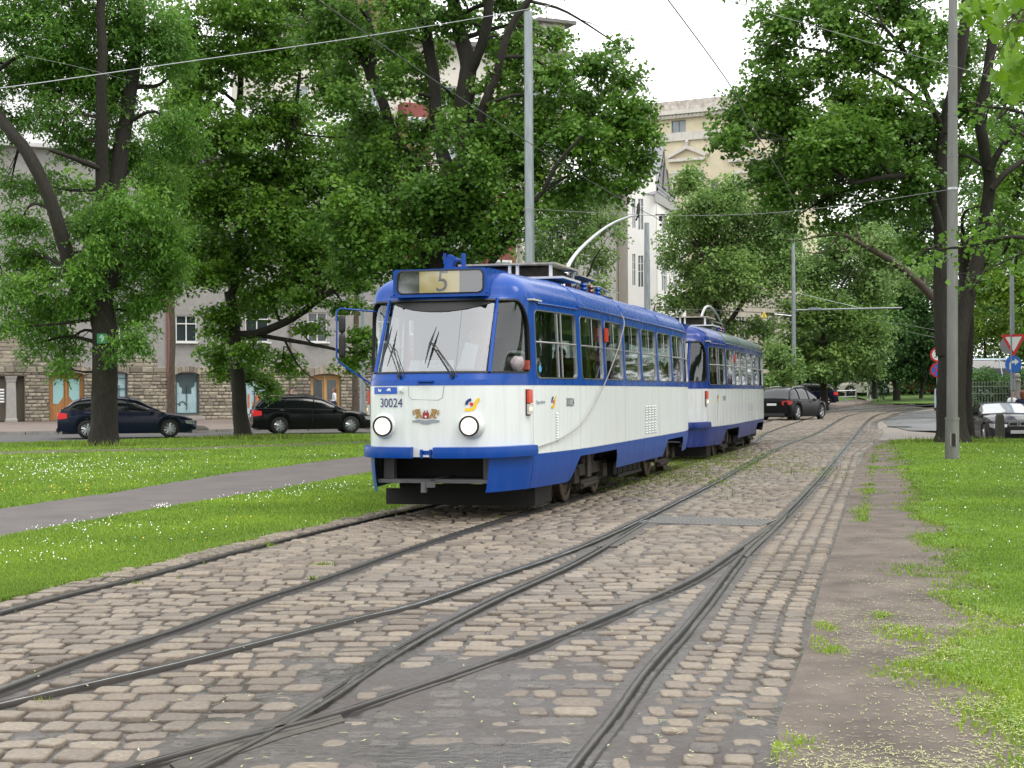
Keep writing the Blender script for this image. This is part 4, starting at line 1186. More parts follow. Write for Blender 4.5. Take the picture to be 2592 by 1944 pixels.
    for sg in (-1, 1):
        s = sg * s_of_u(.12 if sg > 0 else .12)
        def lampbox(z0, z1, m, nm, w_=.042, o0=.0, o1=.045, par=t):
            q = MB(); c = []
            for z in (z0, z1):
                for (ds, o) in ((-w_, o0), (-w_, o1), (w_, o1), (w_, o0)): c.append(surf(s + ds, z, o))
            q.add(c, [(0, 1, 2, 3), (7, 6, 5, 4), (0, 4, 5, 1), (1, 5, 6, 2), (2, 6, 7, 3)]); return q.build(nm, m, par)
        base = lampbox(1.225, 1.54, M_DARK, 'marker_lamp', .05, 0, .012)
        lampbox(1.375, 1.535, M_RED, 'red_lens', par=base); lampbox(1.24, 1.365, M_CLEAR, 'clear_lens', par=base); lampbox(1.29, 1.325, M_AMBER, 'indicator_bulb', .024, .045, .05, par=base)
    # destination box
    bx = MB()
    y0 = -.19
    f = [(-.59, y0, 2.675), (.59, y0, 2.675), (.59, y0 - .0, 2.985), (-.59, y0, 2.985)]; bk = [(-.59, .75, 2.675), (.59, .75, 2.675), (.59, .75, 3.0), (-.59, .75, 3.0)]
    bx.add(f + bk, [(7, 6, 2, 3)[::-1], (4, 7, 3, 0)[::-1], (1, 2, 6, 5)[::-1], (0, 1, 5, 4)[::-1]])
    # face with a rounded hole
    hole = rrect(-.53, .53, 2.70, 2.955, .06, 6); n = len(hole); ring = []
    for (x, z, a, cx, cz) in hole:
        dx, dz = math.cos(a), math.sin(a); tt = 1e9
        if dx > 1e-6: tt = min(tt, (.59 - cx) / dx)
        if dx < -1e-6: tt = min(tt, (-.59 - cx) / dx)
        if dz > 1e-6: tt = min(tt, (2.985 - cz) / dz)
        if dz < -1e-6: tt = min(tt, (2.675 - cz) / dz)
        ring.append((cx + dx * tt, cz + dz * tt))
    bx.add([(h[0], y0, h[1]) for h in hole] + [(r[0], y0, r[1]) for r in ring], [(i, (i + 1) % n, n + (i + 1) % n, n + i) for i in range(n)])
    bx.box((0, y0 - .015, 2.66), (1.22, .05, .025))
    dest = bx.build('destination_box', Bl, t, 30)
    q = MB(); q.add([(h[0], y0 - .012, h[1]) for h in hole] + [(h[0] + math.cos(h[2]) * .018, y0 - .008, h[1] + math.sin(h[2]) * .018) for h in hole], [(i, (i + 1) % n, n + (i + 1) % n, n + i) for i in range(n)]); q.build('seal', M_RUBB, dest)
    q = MB(); q.box((0, y0 + .06, 2.83), (1.1, .02, .29)); q.build('blind', mat('blind_grey', (.16, .17, .18), .6), dest)
    q = MB(); q.box((-.02, y0 + .045, 2.83), (.50, .008, .28)); q.build('route_blind', M_YEL, dest)
    if lead:
        me, co = text_mesh('5', .36, .95)
        for v, c in zip(me.vertices, co): v.co = (c[0] + .02 + c[1] * .12, y0 + .038, 2.825 + c[1])
        me.materials.clear(); me.materials.append(mat('blind_ink', (.07, .07, .09), .6)); link(bpy.data.objects.new('route_number', me), dest)
    q = MB(); q.add([(h[0], y0 + .005, h[1]) for h in hole], [tuple(range(n))]); q.build('glass', M_GLSIGN, dest)
    # little blue ladder bracket on the roof
    q = MB(); q.box((-.12, .9, 3.06), (.26, .2, .05)); q.box((-.2, .9, 3.14), (.10, .14, .2), rot=Matrix.Rotation(.3, 3, 'Y')); q.box((-.03, .9, 3.16), (.03, .1, .2)); q.box((-.28, .9, 3.2), (.03, .03, .14)); q.box((-.14, .9, 3.2), (.14, .16, .03), rot=Matrix.Rotation(.5, 3, 'Y')); q.build('roof_bracket', Bl, t, 30)
    # roof gear
    M_RG = mat('roof_gear_pale', (.36, .33, .28), .7, var=.35, scale=7); M_RG2 = mat('roof_gear_white', (.55, .56, .58), .5)
    q = MB(); q.box((.02, 3.5, 3.27), (1.38, 1.5, .025)); q.build('roof_cover_plate', M_RG, t)
    q = MB(); q.box((.42, 3.2, 3.065), (.86, 1.1, .03)); q.build('roof_tray', M_RG2, t)
    q = MB(); q.box((.0, 3.6, 3.16), (1.1, 1.2, .15)); q.build('resistor_case', M_IRON, t)
    for x, y in ((-.60, 2.8), (.06, 2.8), (.17, 2.8), (.64, 2.8), (.64, 4.15), (-.60, 4.15)):
        q = MB(); q.box((x, y, 3.155), (.04, .04, .21)); q.build('roof_support', M_RG2, t)
    for k in range(9):
        q = MB(); q.lathe([(.03, 2.98), (.05, 3.01), (.03, 3.04), (.05, 3.07), (.03, 3.10)], (.75 - (k % 3) * .24, 4.4 + (k // 3) * .5, 0), 'z', 8); q.build('insulator', mat('insulator_brown', (.16, .03, .015), .3, coat=.5) if k % 2 else Bl, t, 50)
    for k in range(7):
        q = MB(); y = 4.35 + k * .16; q.tube([(.62, y, 3.02), (.62, y, 3.18), (.3, y, 3.18), (.3, y, 3.02)], .012, 5); q.build('resistor_coil', M_CHROME, t, 60)
    q = MB(); q.box((.1, 4.9, 3.21), (1.25, 1.2, .02)); q.build('resistor_cover', M_RG, t)
    q = MB(); q.box((0, 6.9, 3.05), (1.1, 1.4, .04)); q.box((.0, 7.1, 3.12), (.6, .5, .1)); q.build('pantograph_base', M_IRON, t)
    for x in (-.5, .5):
        q = MB(); q.tube([(x, 6.0, 3.16), (x, 6.7, 3.2), (x, 7.5, 3.16)], .015, 6); q.tube([(x, 6.0, 3.16), (x, 6.0, 3.0)], .012, 5); q.tube([(x, 7.5, 3.16), (x, 7.5, 3.0)], .012, 5); q.build('roof_rail', M_CHROME, t, 60)
    # trolley pole bow
    q = MB(); pole = catmull([(0, 6.3, 3.12), (0, 6.57, 3.48), (0, 7.1, 3.74), (0, 8.5, 4.17), (0, 10.2, 4.59), (0, 11.85, 4.90), (0, 13.0, 5.07)], 5) if lead else catmull([(.05, 6.0, 3.15), (.07, 7.2, 3.7), (.1, 8.3, 3.78), (.12, 10.4, 3.45), (.12, 11.2, 3.2)], 5)
    q.tube([tuple(p) for p in pole], list(np.linspace(.040, .018, len(pole))), 8)
    tp = q.build('trolley_pole', mat('pole_aluminium', (.62, .63, .65), .35, .6), t, 60)
    e = pole[-1]; q = MB(); q.box((e[0], e[1], e[2] + .08), (.05, .1, .26), rot=Matrix.Rotation(-.5, 3, 'X')); q.tube([(e[0], e[1] - .2, e[2] - .12), (e[0], e[1], e[2]), (e[0], e[1] + .1, e[2] + .2)], .02, 6); q.disc((e[0], e[1] + .08, e[2] + .2), (1, 0, 0), .06, .03, 12); q.build('collector_head', M_DARK, tp, 50)
    # wipers
    for s_, (hs, hz), (bs, bz), (ts, tz) in (((-.33), (-.57, 2.10), (-.62, 1.87), (-.57, 2.31)), ((.31), (.0, 2.09), (-.04, 1.85), (.03, 2.28))):
        q = MB(); b0 = surf(s_, 1.70, .03)
        q.tube([b0, surf(hs, hz, .055)], .007, 5); q.tube([surf(s_ + .055, 1.70, .03), surf(hs + .05, hz - .02, .055)], .006, 5); q.tube([surf(hs, hz, .055), surf(hs + .05, hz - .02, .055)], .007, 5)
        q.disc(b0, (0, 1, 0), .022, .05, 8)
        q.tube([surf(bs, bz, .03), surf(hs - .01, hz, .04), surf(ts, tz, .03)], [.005, .017, .004], 5)
        q.build('wiper', M_RUBB, t, 50)
    # mirror bracket on the far side
    M_BLK = M_RUBB
    q = MB(); pts = [surf(-s_of_u(-.1), 2.50, .0), (-1.22, -.30, 2.53), (-1.265, -.32, 2.50), (-1.27, -.32, 1.95), (-1.235, -.30, 1.87), surf(-s_of_u(-.2), 1.62, .0)]
    q.tube(pts, .011, 6); mk = q.build('mirror_bracket', Bl, t, 60)
    for (z, h_) in ((2.34, .22), (2.08, .31)):
        q = MB(); q.lathe([(.001, -.5), (.8, -.45), (1, -.3), (1, .3), (.8, .45), (.001, .5)], (0, 0, 0), 'z', 12)
        q.v = [(-1.205 + p[0] * .045, -.30 + p[1] * .03, z + p[2] * h_) for p in q.v]; q.build('mirror', M_BLK, mk, 60)
    # decals
    if lead:
        text_on(t, '30024', .15, -.445, 1.385, M_INKB, narrow=.85)
        text_on(t, '30024', .15, 2.93, 1.37, M_INK, narrow=.9)
        logo(t, .54, 1.37, .15); logo(t, 2.28, 1.385, .15)
        text_on(t, 'Rigas satiksme', .06, 1.85, 1.385, M_INKB, 'operator_lettering', .8)
        crest(t, .0, 1.25)
        q = MB(); patch(q, -.72, -.36, [1.495, 1.575], off=.007); st = q.build('notice_sticker', M_STICK, t)
        q = MB()
        for x, pl in ((-.60, [(-.03, -.012), (.01, -.022), (.03, 0), (.012, .012), (0, .002), (-.02, .022), (-.028, .01)]), (-.47, [(-.03, .0), (.0, .022), (.025, .024), (.03, -.02), (.015, -.005), (-.005, -.012), (-.02, -.01)])):
            q.add([surf(x + a, 1.54 + c, .012) for a, c in pl], [tuple(range(len(pl)))])
        q.build('pictogram', M_WHITEP, st)
        q = MB(); q.box(tuple(surf(-.30, 1.54, .02)), (.05, .04, .05)); q.disc(tuple(surf(-.30, 1.54, .05)), (0, 1, 0), .018, .03, 10); q.build('socket', W, t, 40)
        q = MB(); q.box(tuple(surf(.0, 1.64, .02)), (.19, .03, .018)); q.build('hatch_handle', Bl, t, 40)
        M_LINE = mat('panel_gap', (.30, .32, .33), .7)
        pth = [(-.21, 1.585), (-.21, 1.47), (-.17, 1.43), (.15, 1.42), (.20, 1.45), (.22, 1.585)]
        q = MB(); q.tube([surf(a, z, .0015) for a, z in pth], .0035, 4); q.build('hatch_outline', M_LINE, t)
        q = MB(); q.add([surf(a, z, -.05) for a, z in ((-.27, 1.76), (.30, 1.76), (.29, 1.885), (-.26, 1.885))], [(0, 1, 2, 3)]); bd = q.build('route_board', M_WHITEP, t)
        M_FADE = mat('faded_grey_ink', (.40, .41, .44), .6)
        text_on(t, 'ILGUCIEMS', .062, .02, 1.850, M_FADE, 'board_lettering', 1.0, -.047)
        text_on(t, 'MILGRAVIS', .062, .02, 1.79, M_FADE, 'board_lettering', 1.0, -.047)
        q = MB(); q.add([surf(a, z, -.05) for a, z in ((.34, 1.78), (.55, 1.78), (.57, 2.06), (.40, 2.10))], [(0, 1, 2, 3)]); q.build('timetable_sheet', mat('paper_grey', (.52, .56, .58), .6), t)
        q = MB(); q.add([surf(a, z, -.055) for a, z in [(-.15, 1.98), (-.11, 1.96), (-.075, 2.0), (-.075, 2.16), (-.09, 2.22), (-.12, 2.235), (-.15, 2.21), (-.16, 2.15)]], [tuple(range(8))]); q.tube([surf(-.12, 1.97, -.055), surf(-.13, 1.87, -.055)], .006, 5); q.build('cab_fan_paddle', M_DARK, t)
        q = MB(); q.lathe([(.001, .07), (.10, .05), (.14, .0), (.12, -.06), (.06, -.08), (.001, -.08)], (0, 0, 0), 'z', 12); q.v = [(.86 + p[0] * .9 + .02 * math.sin(p[1] * 40), -.02 + p[1] * .9, 1.86 + p[2] * (1 + .6 * math.sin(p[0] * 30))) for p in q.v]; q.build('coat_bundle', mat('bundle_grey', (.33, .29, .31), .9, var=.3, scale=12), t, 60)
        q = MB(); q.lathe([(.001, .04), (.09, .03), (.11, .0), (.001, -.02)], (0, 0, 0), 'z', 14); q.v = [(.84 + p[0], .16 + p[1], 1.97 + p[2]) for p in q.v]; q.build('white_cap', M_WHITEP, t, 60)
        q = MB(); q.box((.97, .12, 1.83), (.09, .07, .11)); q.build('red_box', mat('box_red', (.35, .06, .04), .6), t)
        # round sticker on the first side window
        q = MB(); q.add([surf(s_of_u(.47) + .045 * math.cos(k * .5236), 1.79 + .045 * math.sin(k * .5236), .004) for k in range(12)], [tuple(range(12))]); q.build('round_sticker', mat('sticker_cyan', (.08, .35, .62), .4), t)
        # rope from the bumper to the roof
        p0 = surf(s_of_u(.22), .83, .03); p3 = Vector((1.22, 6.4, 2.62))
        rp = catmull([tuple(p0), (1.18, 1.15, .93), (1.27, 1.9, 1.10), (1.31, 2.7, 1.42), (1.32, 3.6, 1.86), (1.31, 4.35, 2.28), (1.26, 4.8, 2.60), (1.0, 5.0, 2.86), (.6, 5.1, 3.05)], 6)
        q = MB(); q.tube([tuple(p) for p in rp], .0075, 5); q.build('rope', mat('old_rope', (.30, .28, .26), .9), t, 60)
    else:
        text_on(t, '30035', .14, s_of_u(1.72), 1.37, M_INK, narrow=.85)
        logo(t, s_of_u(1.05), 1.385, .14)
    # louvres
    q = MB()
    for k in range(11): q.add([surf(s_of_u(1.02) + x, 1.24 - k * .033 + z, o) for x, z, o in ((-.045, .006, 0), (.045, .006, 0), (.045, -.012, .012), (-.045, -.012, .012))], [(0, 1, 2, 3)])
    q.build('vent_louvre', W, t)
    q = MB()
    for c in range(4):
        for k in range(11): q.add([surf(s_of_u(6.75) + c * .27 + x, 1.27 - k * .04 + z - (.02 if k > 5 else 0), o) for x, z, o in ((-.09, .006, 0), (.09, .006, 0), (.09, -.014, .014), (-.09, -.014, .014))], [(0, 1, 2, 3)])
    q.build('vent_grille', W, t)
    # red stop lamps by the second window
    for u in (3.18, 3.52): 
        q = MB(); p = surf(s_of_u(u), 2.30, .03 if u > 3.4 else -.06); q.box(tuple(p), (.03, .16, .19)); q.build('side_lamp', M_RED, t, 30)
    for u in (.25, 1.97, 4.95, 7.9):
        q = MB(); q.tube([surf(s_of_u(u), z, .0) for z in (.77, 1.1, 1.5, 1.58)], .0022, 4); q.build('panel_joint', mat('panel_gap', (.30, .32, .33), .7), t)
    if not lead:
        q = MB(); q.box((0, 13.3, .62), (.3, .3, .2)); q.box((.5, 13.2, .56), (.25, .2, .35)); q.tube([(0, 13.2, .5), (0, 13.9, .5)], .04, 6); q.build('rear_coupler', M_DARK, t)
    else:
        q = MB(); q.tube([(0, 13.1, .5), (0, 14.6, .5)], .05, 8); q.build('coupling_bar', M_DARK, t)
    return t
tram1 = make_tram(1, (TO[0], TO[1], 0.0), -TT, 'leading blue and white tram showing route 5, headlights lit, rope along its side')
tram2 = make_tram(0, (TO2[0], TO2[1], -.03), -T2, 'grimy trailing tram car with a green roof coupled behind the leading tram')
# ================================================================== TREES
def bark(name, c, scale=5):
    m = mat(name, c, .95, var=.5, scale=scale, bump=1.0, bscale=scale * 2.2, stretch=(6, 6, .9), detail=8)
    return m
M_BARK = bark('bark_dark', (.027, .023, .018)); M_BARKL = bark('bark_brown', (.085, .066, .05))
M_LMAPLE = leafmat('maple_leaf', (.135, .275, .036), .55, .35, .44, .40)
M_LMAPLED = leafmat('maple_leaf_deep', (.115, .240, .036), .60, .30, .42, .40)
M_LASH = leafmat('ash_leaf', (.130, .280, .044), .55, .35, .44, .40)
M_LLIGHT = leafmat('light_leaf', (.13, .27, .035), .45, .25, .42, .5)
M_LFAR = leafmat('far_leaf', (.18, .31, .085), .45, .2, .40, .5)  # lightened colour stands for slight haze over the far trees
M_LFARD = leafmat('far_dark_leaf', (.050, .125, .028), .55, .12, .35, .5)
M_LYEL = leafmat('yellow_green_leaf', (.14, .28, .02), .35, .8, .42, .45)

def leaf_geom(C, Nn, T, L_, W_):
    """kite leaves: centres C, normals Nn, axis T"""
    B = np.cross(Nn, T); fold = Nn * (W_ * .22)[:, None]
    p0 = C - T * (L_ * .5)[:, None]; p2 = C + T * (L_ * .5)[:, None] - Nn * (L_ * .12)[:, None]
    m = C - T * (L_ * .05)[:, None]
    p1 = m + B * (W_ * .5)[:, None] - fold; p3 = m - B * (W_ * .5)[:, None] - fold
    return np.stack([p0, p1, p2, p3], 1)
def lobed_geom(C, Nn, T, L_, W_):
    """five-lobed maple leaf, 11 points fan"""
    B = np.cross(Nn, T)
    sh = [(0, -.5), (.30, -.34), (.20, -.12), (.52, .02), (.22, .10), (.20, .24), (0, .55), (-.20, .24), (-.22, .10), (-.52, .02), (-.20, -.12), (-.30, -.34)]
    return np.stack([C + B * (W_ * a)[:, None] + T * (L_ * b_)[:, None] - Nn * (W_ * .25 * abs(a))[:, None] for a, b_ in sh], 1)
def unit(v): return v / (np.linalg.norm(v, axis=-1, keepdims=True) + 1e-9)

def make_leaves(name, parent, clusters, lsize, aspect, m, per, spread, lobed=False, seed=1, droop=.35, flat=.45):
    """clusters: (n, 4) centre xyz and tone; gives sprays of leaves"""
    r = np.random.default_rng(seed)
    n = len(clusters); k = r.poisson(per, n); idx = np.repeat(np.arange(n), k); N_ = len(idx)
    # every spray is a tilted shallow disc
    ax = unit(np.stack([r.normal(0, .45, n), r.normal(0, .45, n), np.ones(n)], 1))
    a1 = unit(np.cross(ax, r.normal(0, 1, (n, 3)))); a2 = np.cross(ax, a1)
    q = np.sqrt(r.random(N_)) * spread * r.uniform(.7, 1.2, N_); th = r.uniform(0, 2 * np.pi, N_)
    off = a1[idx] * (q * np.cos(th))[:, None] + a2[idx] * (q * np.sin(th))[:, None] + ax[idx] * (r.normal(0, spread * flat * .5, N_))[:, None]
    off[:, 2] -= droop * q * q / spread
    C = clusters[idx, :3] + off
    Nn = unit(ax[idx] * .9 + unit(off) * .25 + r.normal(0, .45, (N_, 3)))
    T = unit(unit(off + 1e-6) * 1.0 + r.normal(0, .55, (N_, 3)) + np.array([0, 0, -.45])); T = unit(T - Nn * (T * Nn).sum(1, keepdims=True))
    L_ = lsize * r.uniform(.7, 1.2, N_); W_ = L_ * aspect * r.uniform(.85, 1.15, N_)
    V = (lobed_geom if lobed else leaf_geom)(C, Nn, T, L_, W_); c = V.shape[1]
    o = fast_mesh(name, V.reshape(-1, 3), np.arange(N_ * c).reshape(-1, c), m, parent, nper=c)
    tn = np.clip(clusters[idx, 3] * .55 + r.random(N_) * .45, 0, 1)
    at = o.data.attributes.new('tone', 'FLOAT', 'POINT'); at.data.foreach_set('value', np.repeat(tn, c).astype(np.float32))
    return o

TREES = []
def tree(name, label, base, D, limbs, blobs, m, lsize=.14, aspect=.9, per=16, spread=.34, dens=1.0, mbark=None, group=None, seed=1, cat='tree',
         droop=.35, flat=.45, twigs=True, lobed=False, zoff=0.0, depth=1.0, world=False):
    """limbs: [(points [(x, y, dd)], width px start, width px end)], blobs: [(cx, cy, rx, ry, dd)] in photo pixels at the tree's depth"""
    r = np.random.default_rng(seed); sc = D / LENS_PX
    b0 = Vector((P(base[0], base[1], D).x, D, zoff))
    root = empty(name, b0, 0, label, cat, group)
    def W(x, y, dd=0): return np.array(P(x, y, D + dd)) - np.array(b0)
    mbark = mbark or M_BARK
    skel = []
    for li, (pts, w0, w1) in enumerate(limbs):
        raw = []
        for p in pts: raw.append(W(p[0], p[1], p[2] if len(p) > 2 else 0))
        c = catmull(raw, 6); n = len(c)
        if li == 0:
            c[0][2] = -.15
        jit = np.cumsum(r.normal(0, .012, (n, 3)), 0); c = c + jit * np.linspace(0, 1, n)[:, None]
        rad = np.interp(np.linspace(0, 1, n), [0, 1], [w0 * sc / 2, w1 * sc / 2])
        if li == 0:
            tt = np.linspace(0, 1, n); rad = rad * (1 + .45 * np.exp(-tt * 14))
        mb = MB(); mb.tube([tuple(p) for p in c], list(rad), 12 if w0 > 20 else 7)
        # ribbed, irregular section
        vv = np.array(mb.v); nz = fbm(vv[:, 0] * 5 + vv[:, 2] * .7 + seed, vv[:, 1] * 5 + vv[:, 2] * 1.1, 3) - .5
        cc = np.repeat(c, 12 if w0 > 20 else 7, 0)[:len(vv)]
        vv = cc + (vv - cc) * (1 + .35 * nz)[:, None]; mb.v = [tuple(p) for p in vv]
        mb.build('trunk' if li == 0 else 'limb', mbark, root, 60)
        for p, q in zip(c, rad): skel.append((*p, q))
    skel = np.array(skel) if skel else np.array([[0, 0, 3, .1]])
    cl = []; tw = MB(); nt = 0
    for bi, bl in enumerate(blobs):
        cx, cy, rx, ry = bl[:4]; dd = bl[4] if len(bl) > 4 else r.uniform(-1.6, 1.6); dm = bl[5] if len(bl) > 5 else 1.0
        cw = W(cx, cy, dd); R_ = np.array([rx * sc, min(2.6, max(.8, (rx + ry) * .5 * sc)) * depth, ry * sc])
        area = rx * ry * sc * sc * 3.14
        nn = max(4, int(area * 24 * dens * dm * (.42 / spread) ** 1.6))
        d = unit(r.normal(0, 1, (nn, 3))); ph = r.uniform(0, 6.28, 6); wob = 1 + .20 * np.sin(d[:, 0] * 3.1 + d[:, 2] * 2.3 + ph[0]) + .16 * np.sin(d[:, 2] * 6.2 + d[:, 1] * 3 + ph[1]) + .12 * np.sin(d[:, 0] * 8 + ph[2]) * np.sin(d[:, 2] * 7 + ph[3])
        rr = r.random(nn) ** (1 / 2.1) * 1.2 * wob; rr = np.where(r.random(nn) < .05, rr * 1.35, rr)
        c = cw + d * rr[:, None] * R_
        # clumpy: pull each spray towards a few sub-centres
        ns = max(3, nn // 9); sc_ = cw + unit(r.normal(0, 1, (ns, 3))) * (r.random(ns) ** .4)[:, None] * R_ * .95
        j = r.integers(0, ns, nn); c = c * .72 + sc_[j] * .28
        tone = np.clip(.5 + .5 * (c[:, 2] - cw[2]) / R_[2] * .5 + r.normal(0, .16, nn), 0, 1)  # sprays painted lighter towards the clump top, as daylight falls
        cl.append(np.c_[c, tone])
        # limb into the clump
        k = np.argmin(np.linalg.norm(skel[:, :3] - cw, axis=1) + 4 * (skel[:, 2] > cw[2] + .5)); a = skel[k]
        if twigs:
            mid = (a[:3] * .5 + cw * .5) + r.normal(0, .18, 3) + np.array([0, 0, .12 * np.linalg.norm(cw - a[:3])])
            bc = catmull([a[:3], mid, cw], 4); r0 = min(a[3] * .6, .035 + .018 * np.linalg.norm(cw - a[:3]))
            tw.tube([tuple(p) for p in bc], list(np.linspace(r0, .018, len(bc))), 6, caps=False)
            for q in range(0, ns, 2):
                s0 = bc[r.integers(3, len(bc))]; e0 = sc_[q]; m0 = (s0 + e0) / 2 + r.normal(0, .12, 3)
                tw.tube([tuple(s0), tuple(m0), tuple(e0)], [.018, .012, .005], 3, caps=False)
    cl = np.concatenate(cl)
    if twigs: tag(tw.build('branches', mbark, root, 60), kind='stuff')
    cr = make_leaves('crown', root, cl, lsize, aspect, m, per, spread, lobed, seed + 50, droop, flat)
    cr['kind'] = 'stuff'
    return root

# big ash with the green plate on its trunk
tree('ash_tree', 'thick dark ash trunk bearing a small green plate, left of the slim maple', (262, 1130), 46,
     [([(262, 1130), (262, 1060), (264, 950), (268, 840), (262, 770), (275, 700)], 66, 60),
      ([(264, 790), (238, 780), (190, 720, -.5), (165, 640, -1), (125, 508, -1.4), (60, 385, -1.6), (8, 322, -1.5), (-60, 220, -1)], 42, 26),
      ([(272, 740), (285, 600, .3), (300, 440, .6), (320, 290, .8), (343, 120, 1), (352, -60, 1)], 50, 28),
      ([(270, 700), (263, 577, .2), (258, 430, 0), (257, 300, -.4), (256, 150, -.8), (250, 0, -1)], 40, 22),
      ([(275, 700, 0), (330, 620, 1), (365, 540, 1.6)], 20, 10), ([(340, 220, 1), (400, 215, 1.4), (430, 190, 1.6)], 14, 6), ([(262, 430), (180, 400, -1), (120, 380, -1.8)], 16, 8)],
     [(40, 40, 130, 110), (200, 40, 130, 110), (330, 60, 110, 110), (50, 180, 100, 75), (180, 170, 110, 90), (270, 250, 110, 90), (130, 290, 80, 60), (210, 350, 90, 70), (330, 390, 110, 90),
      (50, 560, 90, 40), (70, 650, 120, 70), (60, 730, 110, 60), (110, 790, 90, 60, .5), (165, 870, 50, 60), (150, 930, 40, 30), (235, 560, 80, 80), (330, 540, 110, 90), (300, 680, 110, 75), (390, 640, 90, 75),
      (430, 590, 60, 60), (330, 790, 70, 60), (370, 750, 80, 50), (288, 905, 22, 18, -1), (30, 830, 60, 35), (-40, 300, 60, 200), (400, 480, 80, 80), (340, 860, 70, 45), (160, -80, 260, 80), (215, 700, 60, 60, -1.5), (255, 640, 60, 50, -1.6), (110, 470, 110, 60, .8, .6), (420, 100, 90, 120), (450, 330, 80, 90), (180, 770, 70, 50), (90, 870, 60, 40, .6, .7), (430, 700, 60, 60), (30, 450, 60, 40, 1, .5), (120, 150, 90, 70, .8), (300, 180, 90, 80, 1.5), (40, 300, 60, 50, 1, .8), (225, 150, 70, 80, 1.5), (130, 230, 80, 50, 1, .8)],
     M_LASH, .150, .40, per=28, spread=.32, dens=1.0, seed=3, droop=.6)
tree('maple_tree', 'slim dark maple trunk on the verge behind which a black estate car passes', (615, 1110), 53,
     [([(617, 1112), (608, 1040), (603, 940), (598, 850), (595, 780), (588, 730)], 40, 24),
      ([(603, 850), (651, 843, -.3), (738, 804, -.9), (800, 760, -1.3), (870, 712, -1.6), (955, 660, -2)], 24, 10),
      ([(640, 846), (700, 856, -.6), (770, 868, -.9), (825, 878, -1), (894, 891, -1.2), (960, 876, -1.4)], 13, 5),
      ([(590, 760), (583, 715), (550, 690, .4), (512, 676, .8), (480, 660, 1)], 16, 7),
      ([(590, 740), (600, 640, .6), (610, 500, .8), (600, 350, .6), (610, 180, .4), (600, 20, .4)], 26, 12),
      ([(600, 600, .6), (680, 480, 0), (740, 340, -.6), (760, 180, -.8)], 18, 8), ([(600, 500, .8), (520, 400, 1.2), (480, 280, 1.4)], 14, 6),
      ([(600, 852), (560, 838, -.3), (525, 830, -.6)], 8, 4), ([(720, 860, -.6), (760, 930, -.8), (800, 960, -.9)], 6, 2), ([(850, 884, -1), (900, 940, -1.1), (930, 990, -1.2)], 5, 2)],
     [(600, 940, 90, 40), (545, 890, 55, 45), (680, 975, 45, 28), (720, 920, 50, 35), (560, 800, 70, 50), (640, 890, 60, 40, -1), (690, 740, 90, 55), (800, 690, 110, 55), (900, 700, 60, 55), (905, 910, 50, 30, -1.2), (800, 830, 60, 25, -1, .6), (930, 850, 50, 40, -1.5, .8),
      (600, 640, 120, 80), (560, 520, 120, 95), (700, 560, 130, 100), (820, 590, 110, 90), (650, 430, 130, 95), (560, 330, 130, 95), (700, 300, 120, 95), (480, 250, 80, 80), (560, 150, 130, 85), (700, 140, 110, 85), (600, 30, 170, 80), (780, 430, 110, 95), (620, -80, 240, 80), (470, 420, 60, 80), (760, 640, 120, 60), (880, 450, 90, 90), (900, 350, 80, 80), (850, 200, 90, 80), (850, 60, 90, 80), (500, 480, 80, 80), (540, 620, 90, 70), (640, 760, 90, 50), (460, 100, 80, 110), (740, 20, 120, 60), (950, 600, 70, 60), (500, 700, 60, 45), (470, 620, 60, 60), (760, 750, 70, 35), (870, 770, 60, 30, -1, .8), (560, 690, 60, 40)],
     M_LMAPLE, .135, .95, per=20, spread=.34, dens=1.0, seed=5, lobed=False)
